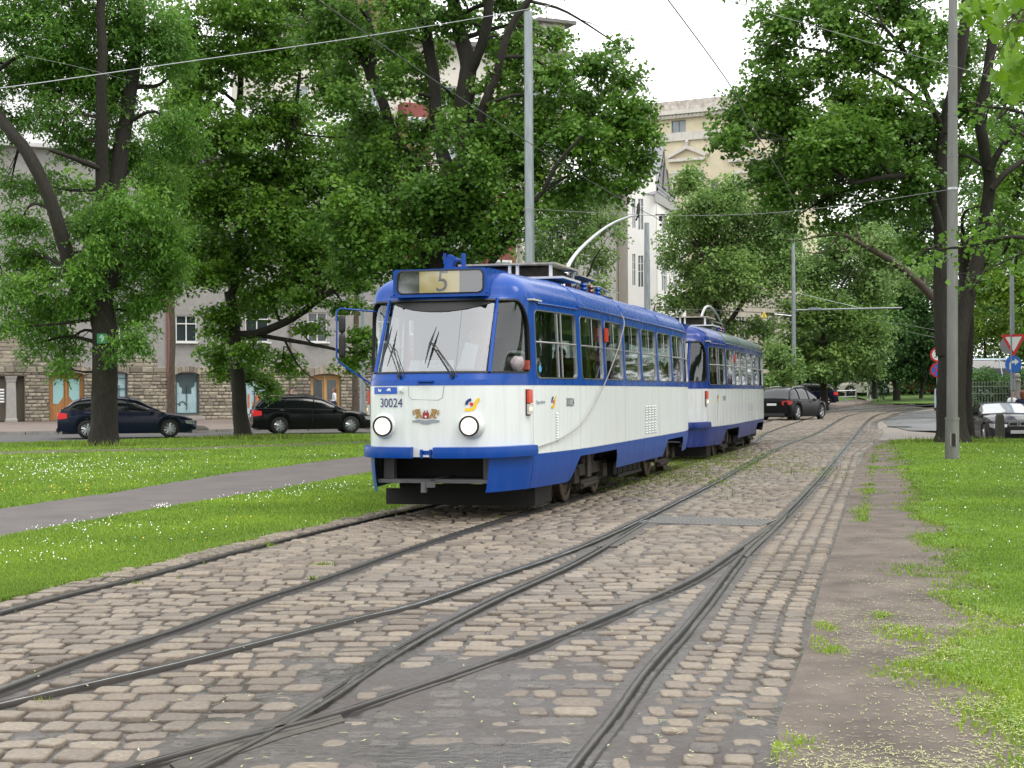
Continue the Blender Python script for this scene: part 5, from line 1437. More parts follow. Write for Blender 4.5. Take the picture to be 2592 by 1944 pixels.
tree('maple_tree', 'great many stemmed maple spreading its crown behind the leading tram', (1120, 1100), 45,
     [([(1120, 1102), (1112, 960), (1104, 800), (1098, 700), (1110, 560), (1150, 440)], 74, 80),
      ([(1150, 450), (1128, 412), (1104, 304, .3), (1098, 195, .6), (1082, 87, .8), (1076, -40, 1)], 40, 26),
      ([(1160, 440), (1182, 390), (1176, 282), (1190, 174), (1172, 87, .5), (1150, -40, .8)], 60, 30),
      ([(1186, 190), (1215, 130, -.4), (1243, 43, -.8), (1255, -40, -1)], 30, 22),
      ([(1170, 430), (1208, 385, -.6), (1224, 269, -1.1), (1251, 208, -1.3), (1273, 121, -1.5), (1292, 70, -1.6), (1340, 0, -1.8)], 26, 15),
      ([(1120, 560), (1080, 500, .5), (1043, 417, 1), (995, 347, 1.4), (965, 260, 1.6), (935, 195, 1.8), (905, 152, 1.9), (850, 115, 2)], 40, 18),
      ([(935, 200, 1.8), (921, 152, 1.9), (908, 87, 2), (900, -30, 2)], 16, 11), ([(945, 215, 1.7), (942, 150, 1.6), (935, 65, 1.6), (915, -30, 1.6)], 22, 15),
      ([(980, 310, 1.4), (930, 292, .8), (892, 270, .4), (872, 226, .2), (830, 198, 0)], 12, 7),
      ([(1240, 262, -1.2), (1280, 245, -1.8), (1330, 226, -2.2)], 12, 6),
      ([(1225, 690, -1.2), (1269, 629, -1.4), (1312, 542, -1.7), (1364, 490, -2), (1408, 412, -2.3), (1470, 335, -2.6)], 16, 8),
      ([(1300, 560, -1.6), (1400, 470, -1), (1500, 420, -.6), (1580, 405, -.4)], 9, 4), ([(1098, 640), (1070, 560, 1), (1010, 480, 1.6), (930, 430, 2)], 18, 8)],
     [(900, 110, 90, 80, 2), (840, 40, 90, 70), (1000, 200, 50, 60), (1010, 100, 50, 60), (1130, 40, 60, 50), (940, 420, 130, 90), (1050, 540, 130, 80), (890, 540, 110, 75), (1150, 560, 120, 75), (1200, 480, 110, 70, -1.5), (1080, 470, 90, 50, -2),
      (900, 620, 110, 50), (1030, 620, 100, 50, -1.5), (1250, 590, 80, 55), (1300, 520, 90, 75), (1330, 430, 90, 75), (1420, 490, 90, 50), (1270, 350, 100, 85), (1380, 330, 100, 85), (1500, 380, 105, 75), (1600, 400, 75, 55), (1480, 260, 110, 75), (1600, 280, 85, 65),
      (1400, 180, 85, 70), (1510, 160, 75, 55), (1590, 200, 60, 45), (1310, 130, 60, 80), (1230, 310, 60, 60, .5), (1070, 330, 60, 70, .5), (860, 250, 60, 50), (1400, 90, 60, 40), (1560, 110, 35, 30), (1000, 10, 90, 40), (1290, 10, 60, 40), (1640, 330, 40, 50), (1560, 470, 70, 40), (1060, 400, 50, 50, 1.5, .7), (1150, 250, 40, 40, 1.8, .7), (1000, 330, 50, 50, 1.5, .7), (1150, -80, 300, 70), (1010, 690, 100, 40), (1150, 660, 100, 50), (1480, 460, 60, 40), (900, 680, 80, 35), (960, 520, 120, 80, 2), (1130, 330, 60, 60, -2, .6), (1220, 420, 70, 60, -2), (1060, 180, 60, 80, 2, .7), (930, 300, 60, 60, 1), (1350, 260, 80, 70), (1250, 200, 50, 60, -1, .7), (1200, 600, 80, 60), (1450, 330, 70, 60), (1560, 330, 70, 60), (900, 60, 60, 50, 3), (980, 80, 60, 50, 3), (1060, 40, 60, 50, 3), (1120, 130, 50, 50, 3, .8), (1000, 160, 60, 50, 3), (860, 180, 60, 50, 3), (1195, 50, 50, 50, 2.6, .8), (1250, 100, 50, 50, 2.4, .8), (1330, 60, 50, 50, 2), (1090, 230, 50, 50, 3, .8), (940, 360, 80, 50, 3), (800, 120, 70, 60), (1180, 340, 50, 40, 2.8, .8)],
     M_LMAPLED, .132, .95, per=19, spread=.34, dens=1.0, seed=8)
# trees on the right bank
tree('maple_tree', 'massive twin stemmed maple right behind the slim grey lamp post', (2408, 1120), 43.5,
     [([(2410, 1122), (2409, 1060), (2408, 980), (2408, 900), (2408, 850)], 74, 68),
      ([(2392, 900), (2384, 800), (2383, 651), (2380, 521), (2380, 390), (2392, 300), (2420, 170), (2438, 20), (2445, -60)], 46, 26),
      ([(2425, 890), (2440, 800, .3), (2465, 700, .4), (2486, 620, .5), (2497, 542, .4), (2506, 456, .3), (2493, 390), (2478, 300, -.3), (2505, 174, -.5), (2520, 60, -.6)], 40, 24),
      ([(2384, 600), (2366, 530, -.4), (2344, 469, -.8), (2309, 443, -1.2), (2235, 443, -1.6), (2160, 455, -2)], 26, 9), ([(2382, 320), (2300, 150, -1), (2230, 60, -1.5)], 16, 8),
      ([(2505, 430), (2540, 370, -.3), (2580, 330, -.5), (2640, 280, -.6)], 18, 12), ([(2510, 480), (2545, 440), (2590, 410, .3), (2660, 380, .5)], 18, 12),
      ([(2380, 400), (2300, 330, .6), (2200, 300, 1), (2080, 310, 1.4), (1960, 300, 1.6)], 18, 6), ([(2390, 300), (2250, 200, 1.2), (2120, 140, 2), (2000, 110, 2.2)], 14, 5)],
     [(1980, 50, 90, 60), (2110, 40, 110, 60), (2260, 20, 100, 60), (1960, 130, 75, 65), (2080, 170, 100, 50), (1880, 285, 85, 70), (1990, 300, 110, 85), (1850, 350, 65, 45), (2120, 320, 120, 85), (2240, 270, 100, 75), (2050, 430, 120, 75), (2180, 430, 110, 75),
      (1980, 490, 80, 45), (2290, 400, 85, 80), (1940, 430, 75, 55), (2240, 520, 80, 45), (2090, 500, 90, 45), (2330, 520, 55, 55), (2340, 320, 60, 80), (2310, 610, 45, 35), (2330, 180, 70, 60), (2440, 260, 70, 90, 1.5), (2200, 150, 60, 40), (1990, 230, 90, 60), (2150, 240, 90, 60), (2170, -60, 320, 70), (1925, 205, 50, 45), (2130, 560, 60, 30), (1990, 560, 35, 30), (2180, 350, 110, 80, -2), (2070, 370, 100, 70, -2.2), (2000, 400, 90, 60, 1.5), (2330, 450, 70, 60), (2240, 340, 90, 70, 1.5), (2160, 100, 90, 60), (2330, 90, 80, 60), (2400, 400, 60, 80, 2), (2430, 130, 60, 80, 1.5)],
     M_LMAPLED, .132, .95, per=19, spread=.34, dens=1.05, seed=12)
tree('linden_tree', 'dark leaning trunk showing just right of the massive twin stemmed maple', (2446, 1085), 49,
     [([(2446, 1088), (2444, 1000), (2450, 900), (2454, 820), (2450, 740), (2440, 620)], 32, 28), ([(2452, 740), (2520, 600, .5), (2580, 480, .8), (2620, 300, 1)], 20, 10)],
     [(2560, 460, 80, 80), (2470, 560, 70, 60), (2580, 620, 60, 50), (2580, 200, 70, 90), (2500, 110, 70, 60), (2640, 380, 80, 120), (2480, 380, 80, 70), (2500, 230, 60, 60), (2550, 330, 70, 60), (2470, 30, 70, 60), (2560, 30, 60, 60), (2530, 520, 70, 60), (2490, 640, 50, 40, 0, .7)],
     M_LLIGHT, .13, .85, per=22, spread=.42, seed=14, dens=.8)
# linden whose branches reach in from the right
tree('linden_tree', 'linden branches with fresh round leaves reaching in across the grey post', (3200, 1285), 20,
     [([(3200, 1290), (3190, 900), (3180, 500), (3150, 100)], 80, 50), ([(3180, 800), (2950, 700), (2700, 640), (2560, 610), (2430, 640), (2330, 655)], 22, 3), ([(3170, 500), (2900, 400), (2700, 320), (2560, 280), (2470, 265)], 20, 3), ([(2700, 640), (2600, 590), (2480, 560)], 5, 2), ([(2620, 625), (2540, 660), (2440, 700)], 5, 2)],
     [(2360, 650, 55, 28, 0, 1.2), (2450, 610, 60, 28, 0), (2560, 600, 60, 35, 0), (2470, 700, 60, 25, .3), (2570, 680, 60, 30, .2), (2520, 560, 50, 22, .3), (2480, 265, 55, 45, .2), (2560, 240, 55, 50, 0), (2570, 330, 50, 40, .2), (2680, 600, 70, 120), (2700, 300, 90, 140), (2900, 500, 160, 300, 0, .6), (3100, 200, 250, 300, 0, .5), (3000, 850, 220, 220, 0, .8), (3350, 600, 300, 300, 1, .6), (3300, 950, 280, 220, -1, .7), (3550, 300, 300, 300, 2, .4)],
     M_LLIGHT, .085, .88, per=18, spread=.26, seed=17, dens=.42, droop=.5, depth=.5)
# near maple, trunk outside the picture on the right
near = tree('maple_tree', 'bright yellow green maple leaves hanging in the upper corner of the view', (3700, 1490), 11.5,
     [([(3700, 1500), (3690, 900), (3650, 200), (3600, -600)], 130, 80), ([(3660, 200), (3200, -80), (2800, -140), (2620, -80)], 40, 8), ([(2800, -130), (2680, 0), (2600, 80)], 8, 3)],
     [(2900, -150, 200, 160, 0, .6), (3300, -300, 300, 250, 0, .4), (3700, -500, 400, 300, 0, .25)],
     M_LYEL, .125, 1.0, per=10, spread=.24, seed=19, dens=.5, depth=.6)
r_ = np.random.default_rng(77); lm = []
ltpl = lobed_geom(np.zeros((1, 3)), np.array([[0, 0, 1.]]), np.array([[0, 1., 0]]), np.array([1.]), np.array([1.]))[0]
for v in range(6):
    me = bpy.data.meshes.new('leaf'); pts = ltpl.copy(); pts[:, 2] += .22 * np.abs(pts[:, 0]) * r_.uniform(-1, 1) - .15 * pts[:, 1] ** 2
    me.from_pydata([tuple(p) for p in pts] + [(0, 0, 0)], [], [(i, (i + 1) % 12, 12) for i in range(12)]); me.materials.append(M_LYEL)
    at = me.attributes.new('tone', 'FLOAT', 'POINT'); at.data.foreach_set('value', np.full(13, r_.uniform(.2, 1)).astype(np.float32)); lm.append(me)
for k in range(150):
    a = r_.random(); 
    if a < .62: px_, py_ = r_.normal(2560, 38), r_.normal(90, 70)
    elif a < .8: px_, py_ = r_.normal(2480, 40), r_.normal(12, 16)
    else: px_, py_ = r_.normal(2575, 20), r_.normal(190, 30)
    if px_ < 2420 or py_ > 250 or (px_ < 2500 and py_ > 60): continue
    w = P(px_, py_, 11.5 + r_.normal(0, .35)); o = bpy.data.objects.new('leaf', lm[k % 6]); COL.objects.link(o); o.parent = near
    o.location = w - near.location; o.scale = [.135 * r_.uniform(.7, 1.25)] * 3
    o.rotation_euler = (r_.normal(.9, .45), r_.normal(0, .5), r_.uniform(0, 6.28))
tw = MB()
for k in range(14):
    p0 = P(2620, r_.uniform(-60, 60), 11.6); p1 = P(r_.normal(2550, 25), r_.uniform(20, 200), 11.5 + r_.normal(0, .3))
    tw.tube([tuple(p0 - near.location), tuple((p0 + p1) / 2 - near.location + Vector((0, 0, .04))), tuple(p1 - near.location)], [.008, .006, .003], 4)
tag(tw.build('branches', M_BARKL, near, 60), kind='stuff')

BG = 'trees beyond the tramway'
def lim(x0, y0, x1, y1, w=14, k=4):
    return ([(x0 + (x1 - x0) * i / k + (0 if i in (0,) else random.uniform(-6, 6)), y0 + (y1 - y0) * i / k) for i in range(k + 1)], w, w * .45)
tree('street_tree', 'slender pavement tree with thin brown trunk beside the blue shop window', (432, 1058), 76,
     [([(432, 1060), (434, 960), (436, 840), (432, 720), (440, 600), (436, 480)], 18, 12), lim(434, 620, 520, 470, 8), lim(434, 640, 370, 500, 7)],
     [(430, 460, 90, 80), (430, 330, 90, 90), (380, 560, 60, 50), (480, 580, 70, 50), (200, 470, 50, 50), (205, 540, 40, 40, 0, .5), (460, 200, 90, 80), (520, 460, 60, 70), (400, 690, 50, 30, 0, .4)],
     M_LLIGHT, .20, .8, per=20, spread=.6, dens=.75, mbark=M_BARKL, seed=21)
tree('street_tree', 'light green tree behind the great maple near the cream house', (900, 1060), 72,
     [([(900, 1062), (900, 900), (905, 700), (900, 500)], 18, 10)], [(960, 380, 110, 90), (860, 330, 90, 70), (760, 280, 70, 60), (1010, 470, 90, 70), (880, 480, 100, 70), (1240, 440, 80, 70), (1130, 330, 50, 50), (780, 560, 90, 60), (1300, 380, 60, 60)],
     M_LLIGHT, .2, .8, per=18, spread=.6, dens=.6, mbark=M_BARKL, seed=23)
tree('street_tree', 'airy light green tree standing before the cream wing and drainpipe', (1450, 1050), 84,
     [([(1450, 1052), (1448, 900), (1440, 760), (1452, 640)], 16, 10), lim(1445, 760, 1530, 620, 8), lim(1445, 740, 1400, 620, 7)],
     [(1525, 490, 55, 50), (1520, 560, 60, 45), (1520, 650, 42, 40), (1465, 600, 60, 55), (1420, 650, 60, 50), (1515, 725, 40, 28), (1400, 570, 60, 50), (1360, 640, 50, 50), (1450, 520, 60, 50), (1340, 700, 50, 40), (1570, 590, 25, 25, 0, .6)],
     M_LFAR, .19, .8, per=20, spread=.55, dens=.9, seed=25)
tree('street_tree', 'feathery pale tree in front of the yellow pedimented house', (1830, 1020), 96,
     [([(1830, 1022), (1828, 900), (1815, 780), (1790, 680), (1770, 620)], 18, 9), ([(1822, 850), (1870, 780), (1900, 740)], 14, 8), ([(1795, 690), (1810, 620), (1800, 560), (1780, 530), (1795, 515)], 9, 4), lim(1822, 860, 1730, 740, 9), lim(1870, 780, 1950, 640, 8), lim(1815, 600, 1825, 480, 10), lim(1865, 690, 1868, 560, 8)],
     [(1740, 470, 50, 40), (1790, 520, 80, 60), (1720, 580, 45, 50), (1790, 620, 80, 50), (1750, 680, 75, 55), (1860, 620, 80, 65), (1790, 750, 100, 50), (1890, 720, 100, 60), (1950, 600, 80, 65), (1710, 760, 45, 45), (1990, 680, 70, 70), (1830, 830, 70, 30), (1930, 830, 60, 40), (1850, 480, 60, 50), (1960, 520, 60, 50), (1750, 430, 45, 30, 0, .7), (1790, 560, 90, 60), (1690, 640, 40, 60, 0, .8), (1880, 540, 80, 60), (1830, 680, 90, 60), (1900, 660, 80, 60), (1980, 600, 60, 60)],
     M_LFAR, .21, .8, per=22, spread=.62, dens=.95, seed=27)
tree('street_tree', 'full mid green tree behind the grey mast beside the pavement railing', (2085, 1015), 100,
     [([(2085, 1017), (2084, 900), (2080, 760)], 20, 10), lim(2080, 800, 2160, 680, 8), ([(2215, 1010), (2210, 900), (2190, 800)], 14, 6)],
     [(2060, 690, 90, 70), (2150, 620, 100, 70), (2200, 720, 80, 80), (2110, 790, 100, 70), (2200, 840, 70, 70), (2060, 870, 90, 50), (2150, 900, 80, 45), (2030, 790, 60, 60), (2080, 940, 70, 25), (2190, 940, 60, 25, 0, .6), (2010, 880, 50, 45), (2230, 620, 60, 70)],
     M_LFAR, .22, .8, per=24, spread=.62, dens=1.1, seed=29)
tree('street_tree', 'round bush like young tree by the corner house behind the trailing tram', (1985, 1030), 90,
     [([(1985, 1032), (1985, 960), (1984, 920)], 10, 6)], [(1965, 900, 45, 40), (1980, 950, 50, 32), (1955, 960, 38, 22), (2010, 930, 25, 30)],
     M_LFAR, .2, .8, per=22, spread=.5, dens=1.0, seed=31)
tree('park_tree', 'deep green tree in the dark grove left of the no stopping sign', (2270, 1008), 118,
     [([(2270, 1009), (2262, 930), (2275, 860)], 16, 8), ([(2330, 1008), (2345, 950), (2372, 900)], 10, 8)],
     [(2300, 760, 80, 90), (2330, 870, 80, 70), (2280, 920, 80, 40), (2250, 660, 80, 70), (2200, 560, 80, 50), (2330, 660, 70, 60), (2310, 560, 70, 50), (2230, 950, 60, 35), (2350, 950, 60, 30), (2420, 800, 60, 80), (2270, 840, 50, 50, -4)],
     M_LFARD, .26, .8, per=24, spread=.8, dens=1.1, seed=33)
tree('park_tree', 'light yellow green tree behind the give way sign', (2570, 1030), 78,
     [([(2570, 1032), (2565, 900), (2560, 760)], 18, 10), lim(2560, 800, 2500, 680, 8), ([(2540, 1030), (2500, 940), (2490, 860)], 10, 5)],
     [(2480, 700, 70, 70), (2560, 730, 70, 80), (2520, 840, 80, 55), (2450, 830, 45, 60), (2580, 620, 60, 60), (2590, 870, 60, 50), (2480, 610, 50, 50, 0, .7), (2640, 760, 80, 120)],
     leafmat('park_leaf', (.16, .28, .030), .5, .25, .38, .5), .18, .8, per=22, spread=.55, dens=.9, seed=35)
# broken limbed tree beyond the right maple
tree('old_tree', 'old tree with a bare broken limb arching below the maple foliage', (2420, 1070), 58,
     [([(2420, 1072), (2410, 900), (2380, 780), (2283, 681), (2230, 645), (2179, 616), (2130, 590), (2070, 592)], 26, 8), ([(2182, 618), (2170, 590), (2160, 560)], 9, 4), ([(2130, 590), (2080, 640), (2040, 640)], 5, 2), ([(2180, 620), (2175, 680), (2168, 720)], 4, 1.5), ([(2110, 600), (2130, 640), (2120, 660)], 4, 1.5), ([(2090, 594), (2010, 610), (1960, 600)], 5, 1.5), ([(2070, 592), (2030, 570), (1980, 565)], 4, 1.5)],
     [(2070, 570, 60, 22, 0, .5), (2150, 640, 50, 25, 0, .5), (2220, 600, 50, 30, 0, .6), (2260, 690, 50, 40, 0, .6), (2010, 590, 50, 25, 0, .5), (2330, 700, 60, 50)],
     M_LFAR, .15, .8, per=16, spread=.45, dens=.8, seed=37, mbark=M_BARKL)
# park trees standing outside the picture on the right, seen in the tram windows and shading the lawn
for k_, (px_, D_, w_) in enumerate(((3200, 56, 1), (3150, 44, 1), (3300, 70, 1.2), (2950, 84, 1.2), (3900, 34, 1))):
    tree('park_tree', 'broad park tree ' + ('at the far side of the side street', 'nearest the lawn edge on the right', 'deep in the park beyond the hedge', 'behind the iron fence and the van', 'by itself on the open right lawn')[k_], (px_, HY + 1.5 * LENS_PX / D_), D_,
         [([(px_, HY + 1.5 * LENS_PX / D_), (px_ + 5, HY - 4 * LENS_PX / D_)], 50, 26)],
         [(px_ + a_ * LENS_PX / D_, HY - b_ * LENS_PX / D_, 2.6 * LENS_PX / D_, 2.3 * LENS_PX / D_, c_) for a_, b_, c_ in ((0, 3.2, 0), (-2.6, 4.6, 1), (2.4, 4.8, -1), (0, 6.5, 1.5), (-1.5, 8.6, -1), (1.8, 9, 1), (-3.2, 2.4, 0), (3, 2.2, 0), (0, 11, 0))],
         M_LMAPLED, .34, .9, per=12, spread=.7, dens=.8, seed=60 + k_)
for k_, (wx, wy) in enumerate(((-9, -16), (4, -26), (15, -14), (-20, -4), (-14, -30), (22, 4))):  # unseen trees added around the camera to darken reflections
    tr = tree('park_tree', 'added unseen tree standing %s the camera' % ('close behind to the left of', 'far behind', 'behind to the right of', 'beside and left of', 'far behind to the left of', 'beside and right of')[k_], (1296, HY + 146), 40,
         [([(1296, HY + 146), (1300, HY - 390)], 50, 26)],
         [(1296 + a_ * 97, HY - b_ * 97, 250, 220, c_) for a_, b_, c_ in ((0, 3.0, 0), (-2.4, 4.2, 1), (2.4, 4.4, -1), (0, 6.2, 1.5), (-1.5, 7.6, -1), (1.8, 7.8, 1))],
         M_LMAPLED, .42, .9, per=9, spread=.8, dens=.7, seed=80 + k_)
    tr.location = (wx, wy, 0); tr.rotation_euler = (0, 0, k_ * 1.3)
# distant greenery mass closing the view
r_ = np.random.default_rng(5)
cl = []
for (x0, x1, D_, y0, y1, n_) in ((1990, 2800, 150, 600, 1000, 1500), (1990, 2420, 135, 780, 1000, 700), (2430, 2800, 120, 300, 800, 500)):
    for k in range(n_):
        w = P(r_.uniform(x0, x1), r_.uniform(y0, y1), D_ + r_.uniform(-6, 6)); cl.append((*w, r_.random()))
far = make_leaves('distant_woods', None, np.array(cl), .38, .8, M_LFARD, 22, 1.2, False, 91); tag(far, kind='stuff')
# hedge behind the iron fence
cl = []
for k in range(1500):
    x = r_.uniform(2450, 2760); top = 945 + 12 * math.sin(x * .05) + 8 * math.sin(x * .13)
    w = P(x, top + (1062 - top) * r_.random() ** 1.3, 62 + r_.uniform(-.9, .9)); cl.append((*w, r_.random() * .8 + .2 * (w.z > 1.5)))
hd = make_leaves('hedge', None, np.array(cl), .10, .8, leafmat('hedge_leaf', (.085, .19, .05), .5, .9, .35, .5), 16, .26, False, 92)
tag(hd, 'leafy green hedge growing through the iron fence behind the dark coupe', 'hedge')
# undergrowth at the trunk feet
wp = []
for px_, py_, r0, c_ in ((640, 1112, 1.0, 700), (700, 1108, 1.2, 500), (262, 1130, .8, 300), (2410, 1120, .8, 400)):
    g_ = G(px_, py_); wp.append(np.stack([r_.normal(g_.x, r0, c_), r_.normal(g_.y, r0 * .5, c_)], 1))
wp = np.concatenate(wp); blades('undergrowth', wp[:, 0], wp[:, 1], r_.uniform(.05, .22, len(wp)), np.full(len(wp), .05), M_WEED)
# ================================================================== BUILDINGS
class Facade:
    """a straight wall line; photo pixels give the run along the wall and the height"""
    def __init__(s, xa, Da, xb, Db, name, label, zbase=0.0, cat='building'):
        s.A = np.array([(xa - CX) / LENS_PX * Da, Da]); B_ = np.array([(xb - CX) / LENS_PX * Db, Db])
        s.L = np.linalg.norm(B_ - s.A); s.d = (B_ - s.A) / s.L; s.rz = math.atan2(s.d[1], s.d[0])
        s.root = empty(name, (s.A[0], s.A[1], 0), s.rz, label, cat)
    def u(s, px):
        k = (px - CX) / LENS_PX
        return (k * s.A[1] - s.A[0]) / (s.d[0] - k * s.d[1])
    def uz(s, px, py):
        u = s.u(px); D = s.A[1] + u * s.d[1]
        return u, P(px, py, D).z
    def rect(s, x0, y0, x1, y1):
        u0, z1 = s.uz(x0, y0); u1, z0 = s.uz(x1, y1); return (u0, u1, z0, z1)
def wall_holes(mb, u0, u1, z0, z1, holes, y=0.0, depth=.22, mi=0):
    us = sorted({u0, u1, *[h[0] for h in holes], *[h[1] for h in holes]}); zs = sorted({z0, z1, *[h[2] for h in holes], *[h[3] for h in holes]})
    us = [u for u in us if u0 <= u <= u1]; zs = [z for z in zs if z0 <= z <= z1]
    for a, b_ in zip(us[:-1], us[1:]):
        for c, d in zip(zs[:-1], zs[1:]):
            cu, cz = (a + b_) / 2, (c + d) / 2
            if any(h[0] < cu < h[1] and h[2] < cz < h[3] for h in holes): continue
            mb.add([(a, y, c), (b_, y, c), (b_, y, d), (a, y, d)], [(0, 1, 2, 3)], mi)
    for (a, b_, c, d) in holes:
        mb.add([(a, y, c), (b_, y, c), (b_, y, d), (a, y, d), (a, y + depth, c), (b_, y + depth, c), (b_, y + depth, d), (a, y + depth, d)], [(0, 4, 5, 1), (1, 5, 6, 2), (2, 6, 7, 3), (3, 7, 4, 0)], mi)
M_WINF = mat('window_white', (.70, .71, .70), .5); M_WGLASS = mat('window_dark_glass', (.03, .04, .045), .08, spec=.8, var=.3, scale=.8)
M_WGLASSL = mat('window_pale_glass', (.20, .24, .26), .1, spec=.8, var=.3, scale=.6)
def window(F, r, mf=M_WINF, mg=M_WGLASS, cols=2, transom=.66, y=.12, sill=True, label=None, fw=.07):
    a, b_, c, d = r; q = MB()
    q.box(((a + b_) / 2, y, c + fw / 2), (b_ - a, .07, fw)); q.box(((a + b_) / 2, y, d - fw / 2), (b_ - a, .07, fw))
    q.box((a + fw / 2, y, (c + d) / 2), (fw, .068, d - c)); q.box((b_ - fw / 2, y, (c + d) / 2), (fw, .068, d - c))
    for k in range(1, cols): q.box((a + (b_ - a) * k / cols, y, (c + d) / 2), (fw * .8, .066, d - c))
    if transom: q.box(((a + b_) / 2, y, c + (d - c) * transom), (b_ - a, .064, fw * .8))
    w = q.build('window', mf, F.root)
    if label: w['label'] = label
    q = MB(); q.add([(a, y + .03, c), (b_, y + .03, c), (b_, y + .03, d), (a, y + .03, d)], [(0, 1, 2, 3)]); q.build('pane', mg, w)
    if sill:
        q = MB(); q.box(((a + b_) / 2, -.06, c - .04), (b_ - a + .16, .3, .08)); q.build('sill', mf, w)
    return w

# --- grey house with the rubble stone ground floor
F1 = Facade(-90, 82.0, 1010, 92.0, 'apartment_house', 'grey roughcast house with rusticated tan stone ground floor and wooden shop doors')
M_ROUGH = mat('grey_roughcast', (.30, .29, .28), .95, var=.12, scale=3, bump=.5, bscale=60)
M_SBACK = mat('stone_mortar', (.14, .12, .095), .95)
M_BLOCK = stone_material('rubble_stone', (.19, .17, .14), (.43, .39, .31), (.31, .28, .225), .8)
ztop1 = F1.uz(60, 366)[1]; zcourse0, zcourse1 = F1.uz(500, 944)[1], F1.uz(500, 928)[1]
doors = [(125, 945, 212, 1062), (787, 950, 862, 1060)]
shops = [(283, 945, 322, 1050), (445, 945, 503, 1049), (610, 948, 682, 1052)]
recess = (-60, 952, 62, 1068)
hl = [F1.rect(*d) for d in doors]; sl = [F1.rect(*d) for d in shops]; rc = F1.rect(*recess)
wins1 = [(446, 797, 500, 866), (622, 780, 682, 866), (125, 770, 175, 866), (288, 760, 320, 862), (780, 790, 830, 866)]
wins1 += [(95, 555, 120, 592), (265, 560, 318, 640), (440, 560, 500, 640), (620, 560, 680, 640), (780, 560, 835, 640), (100, 655, 160, 720), (945, 790, 995, 866), (945, 560, 995, 640), (-60, 560, -10, 640)]
wins1 += [(440, 400, 500, 470), (265, 400, 318, 470), (620, 400, 680, 470), (780, 400, 835, 470)]
wl1 = [F1.rect(*w) for w in wins1]
zg = .1
mb = MB(); wall_holes(mb, 0, F1.L, zcourse0, ztop1, wl1); F1b = mb.build('wall', M_ROUGH, F1.root)
mb = MB(); wall_holes(mb, 0, F1.L, zg, zcourse0, [(a, b_, max(c, zg), d) for a, b_, c, d in hl + sl + [rc]], y=.0, depth=.5); SB = mb.build('stone_base', M_SBACK, F1.root)
mb = MB(); mb.box((F1.L / 2, 4.3, (ztop1 + zg) / 2), (F1.L, 7.8, ztop1 - zg - .1)); mb.build('building_mass', M_SBACK, F1.root)
mb = MB(); mb.add([(-.3, -.5, ztop1), (F1.L + .3, -.5, ztop1), (F1.L + .3, 4.5, ztop1 + 4), (-.3, 4.5, ztop1 + 4)], [(0, 1, 2, 3)]); mb.box((F1.L / 2, -.3, ztop1 - .05), (F1.L + .4, .5, .2))
F1r = mb.build('roof', mat('pale_sheet_roof', (.52, .52, .53), .5, var=.12, scale=2), F1.root)
for k in range(int(F1.L / .6)): 
    pass
for i, w in enumerate(wl1): window(F1, w, cols=2 if i else 2, transom=.68)
# blocks
avoid = [(a - .02, b_ + .02, c - .1, d + .03) for a, b_, c, d in hl + sl + [rc]]
blocks = []
r_ = np.random.default_rng(9)
z = zg
while z < zcourse0 - .05:
    h = .195; u = -r_.random() * .3
    while u < F1.L:
        w = r_.uniform(.28, .58); blocks.append((u, min(u + w, F1.L), z, min(z + h, zcourse0), .05)); u += w
    z += h
h = zcourse1 - zcourse0; u = 0
while u < F1.L: w = r_.uniform(.5, .85); blocks.append((u, u + w, zcourse0, zcourse1, .09)); u += w
for (x0, y0, x1, y1) in ((-90, 828, 72, 900), (-90, 888, 120, 927), (300, 902, 400, 927), (60, 905, 215, 927)):
    a, b_, c, d = F1.rect(x0, y0, x1, y1); z = zcourse1 if y1 == 927 else c
    while z < d - .05:
        u = a + r_.random() * .15
        while u < b_ - .2: w = r_.uniform(.35, .75); blocks.append((u, min(u + w, b_), z, min(z + .22, d), .04)); u += w
        z += .22
out = []
for (a, b_, c, d, pr) in blocks:
    skip = False
    for (p, q, s_, t_) in avoid:
        if a < q and b_ > p and c < t_ and d > s_:
            if a < p and b_ > p + .0 and p - a > .12: b_ = p
            elif b_ > q and q - a > 0 and b_ - q > .12: a = q
            else: skip = True
    if not skip and b_ - a > .1: out.append((a, b_, c, d, pr))
def block_geom(a, b_, c, d, pr, rr):
    g = .012; a += g; b_ -= g; c += g; d -= g
    bu = min(.05, (b_ - a) * .2); bz = min(.04, (d - c) * .25); j = lambda k: rr.uniform(-k, k)
    v = [(a, .01, c), (b_, .01, c), (b_, .01, d), (a, .01, d)]
    v += [(a, -pr * .5, c), (b_, -pr * .5, c), (b_, -pr * .5, d), (a, -pr * .5, d)]
    v += [(a + bu + j(.02), -pr - j(.02), c + bz + j(.012)), (b_ - bu + j(.02), -pr - j(.02), c + bz + j(.012)), (b_ - bu + j(.02), -pr - j(.02), d - bz + j(.012)), (a + bu + j(.02), -pr - j(.02), d - bz + j(.012))]
    f = [(0, 1, 5, 4), (1, 2, 6, 5), (2, 3, 7, 6), (3, 0, 4, 7), (4, 5, 9, 8), (5, 6, 10, 9), (6, 7, 11, 10), (7, 4, 8, 11), (8, 9, 10, 11)]
    return v, f
out.sort(key=lambda b_: -((b_[1] - b_[0]) * (b_[3] - b_[2])))
VV, FF, TT_, off = [], [], [], 0
for i, bl in enumerate(out):
    v, f = block_geom(*bl, r_)
    if i < 280:
        me = bpy.data.meshes.new('stone_block'); me.from_pydata(v, [], f); me.materials.append(M_BLOCK)
        link(bpy.data.objects.new('stone_block', me), SB)
    else:
        VV += v; FF += [tuple(k + off for k in q) for q in f]; TT_ += [r_.random()] * 12; off += 12
o = fast_mesh('stone_block_spread', np.array(VV), np.array(FF), M_BLOCK, SB, nper=4); tag(o, kind='stuff')
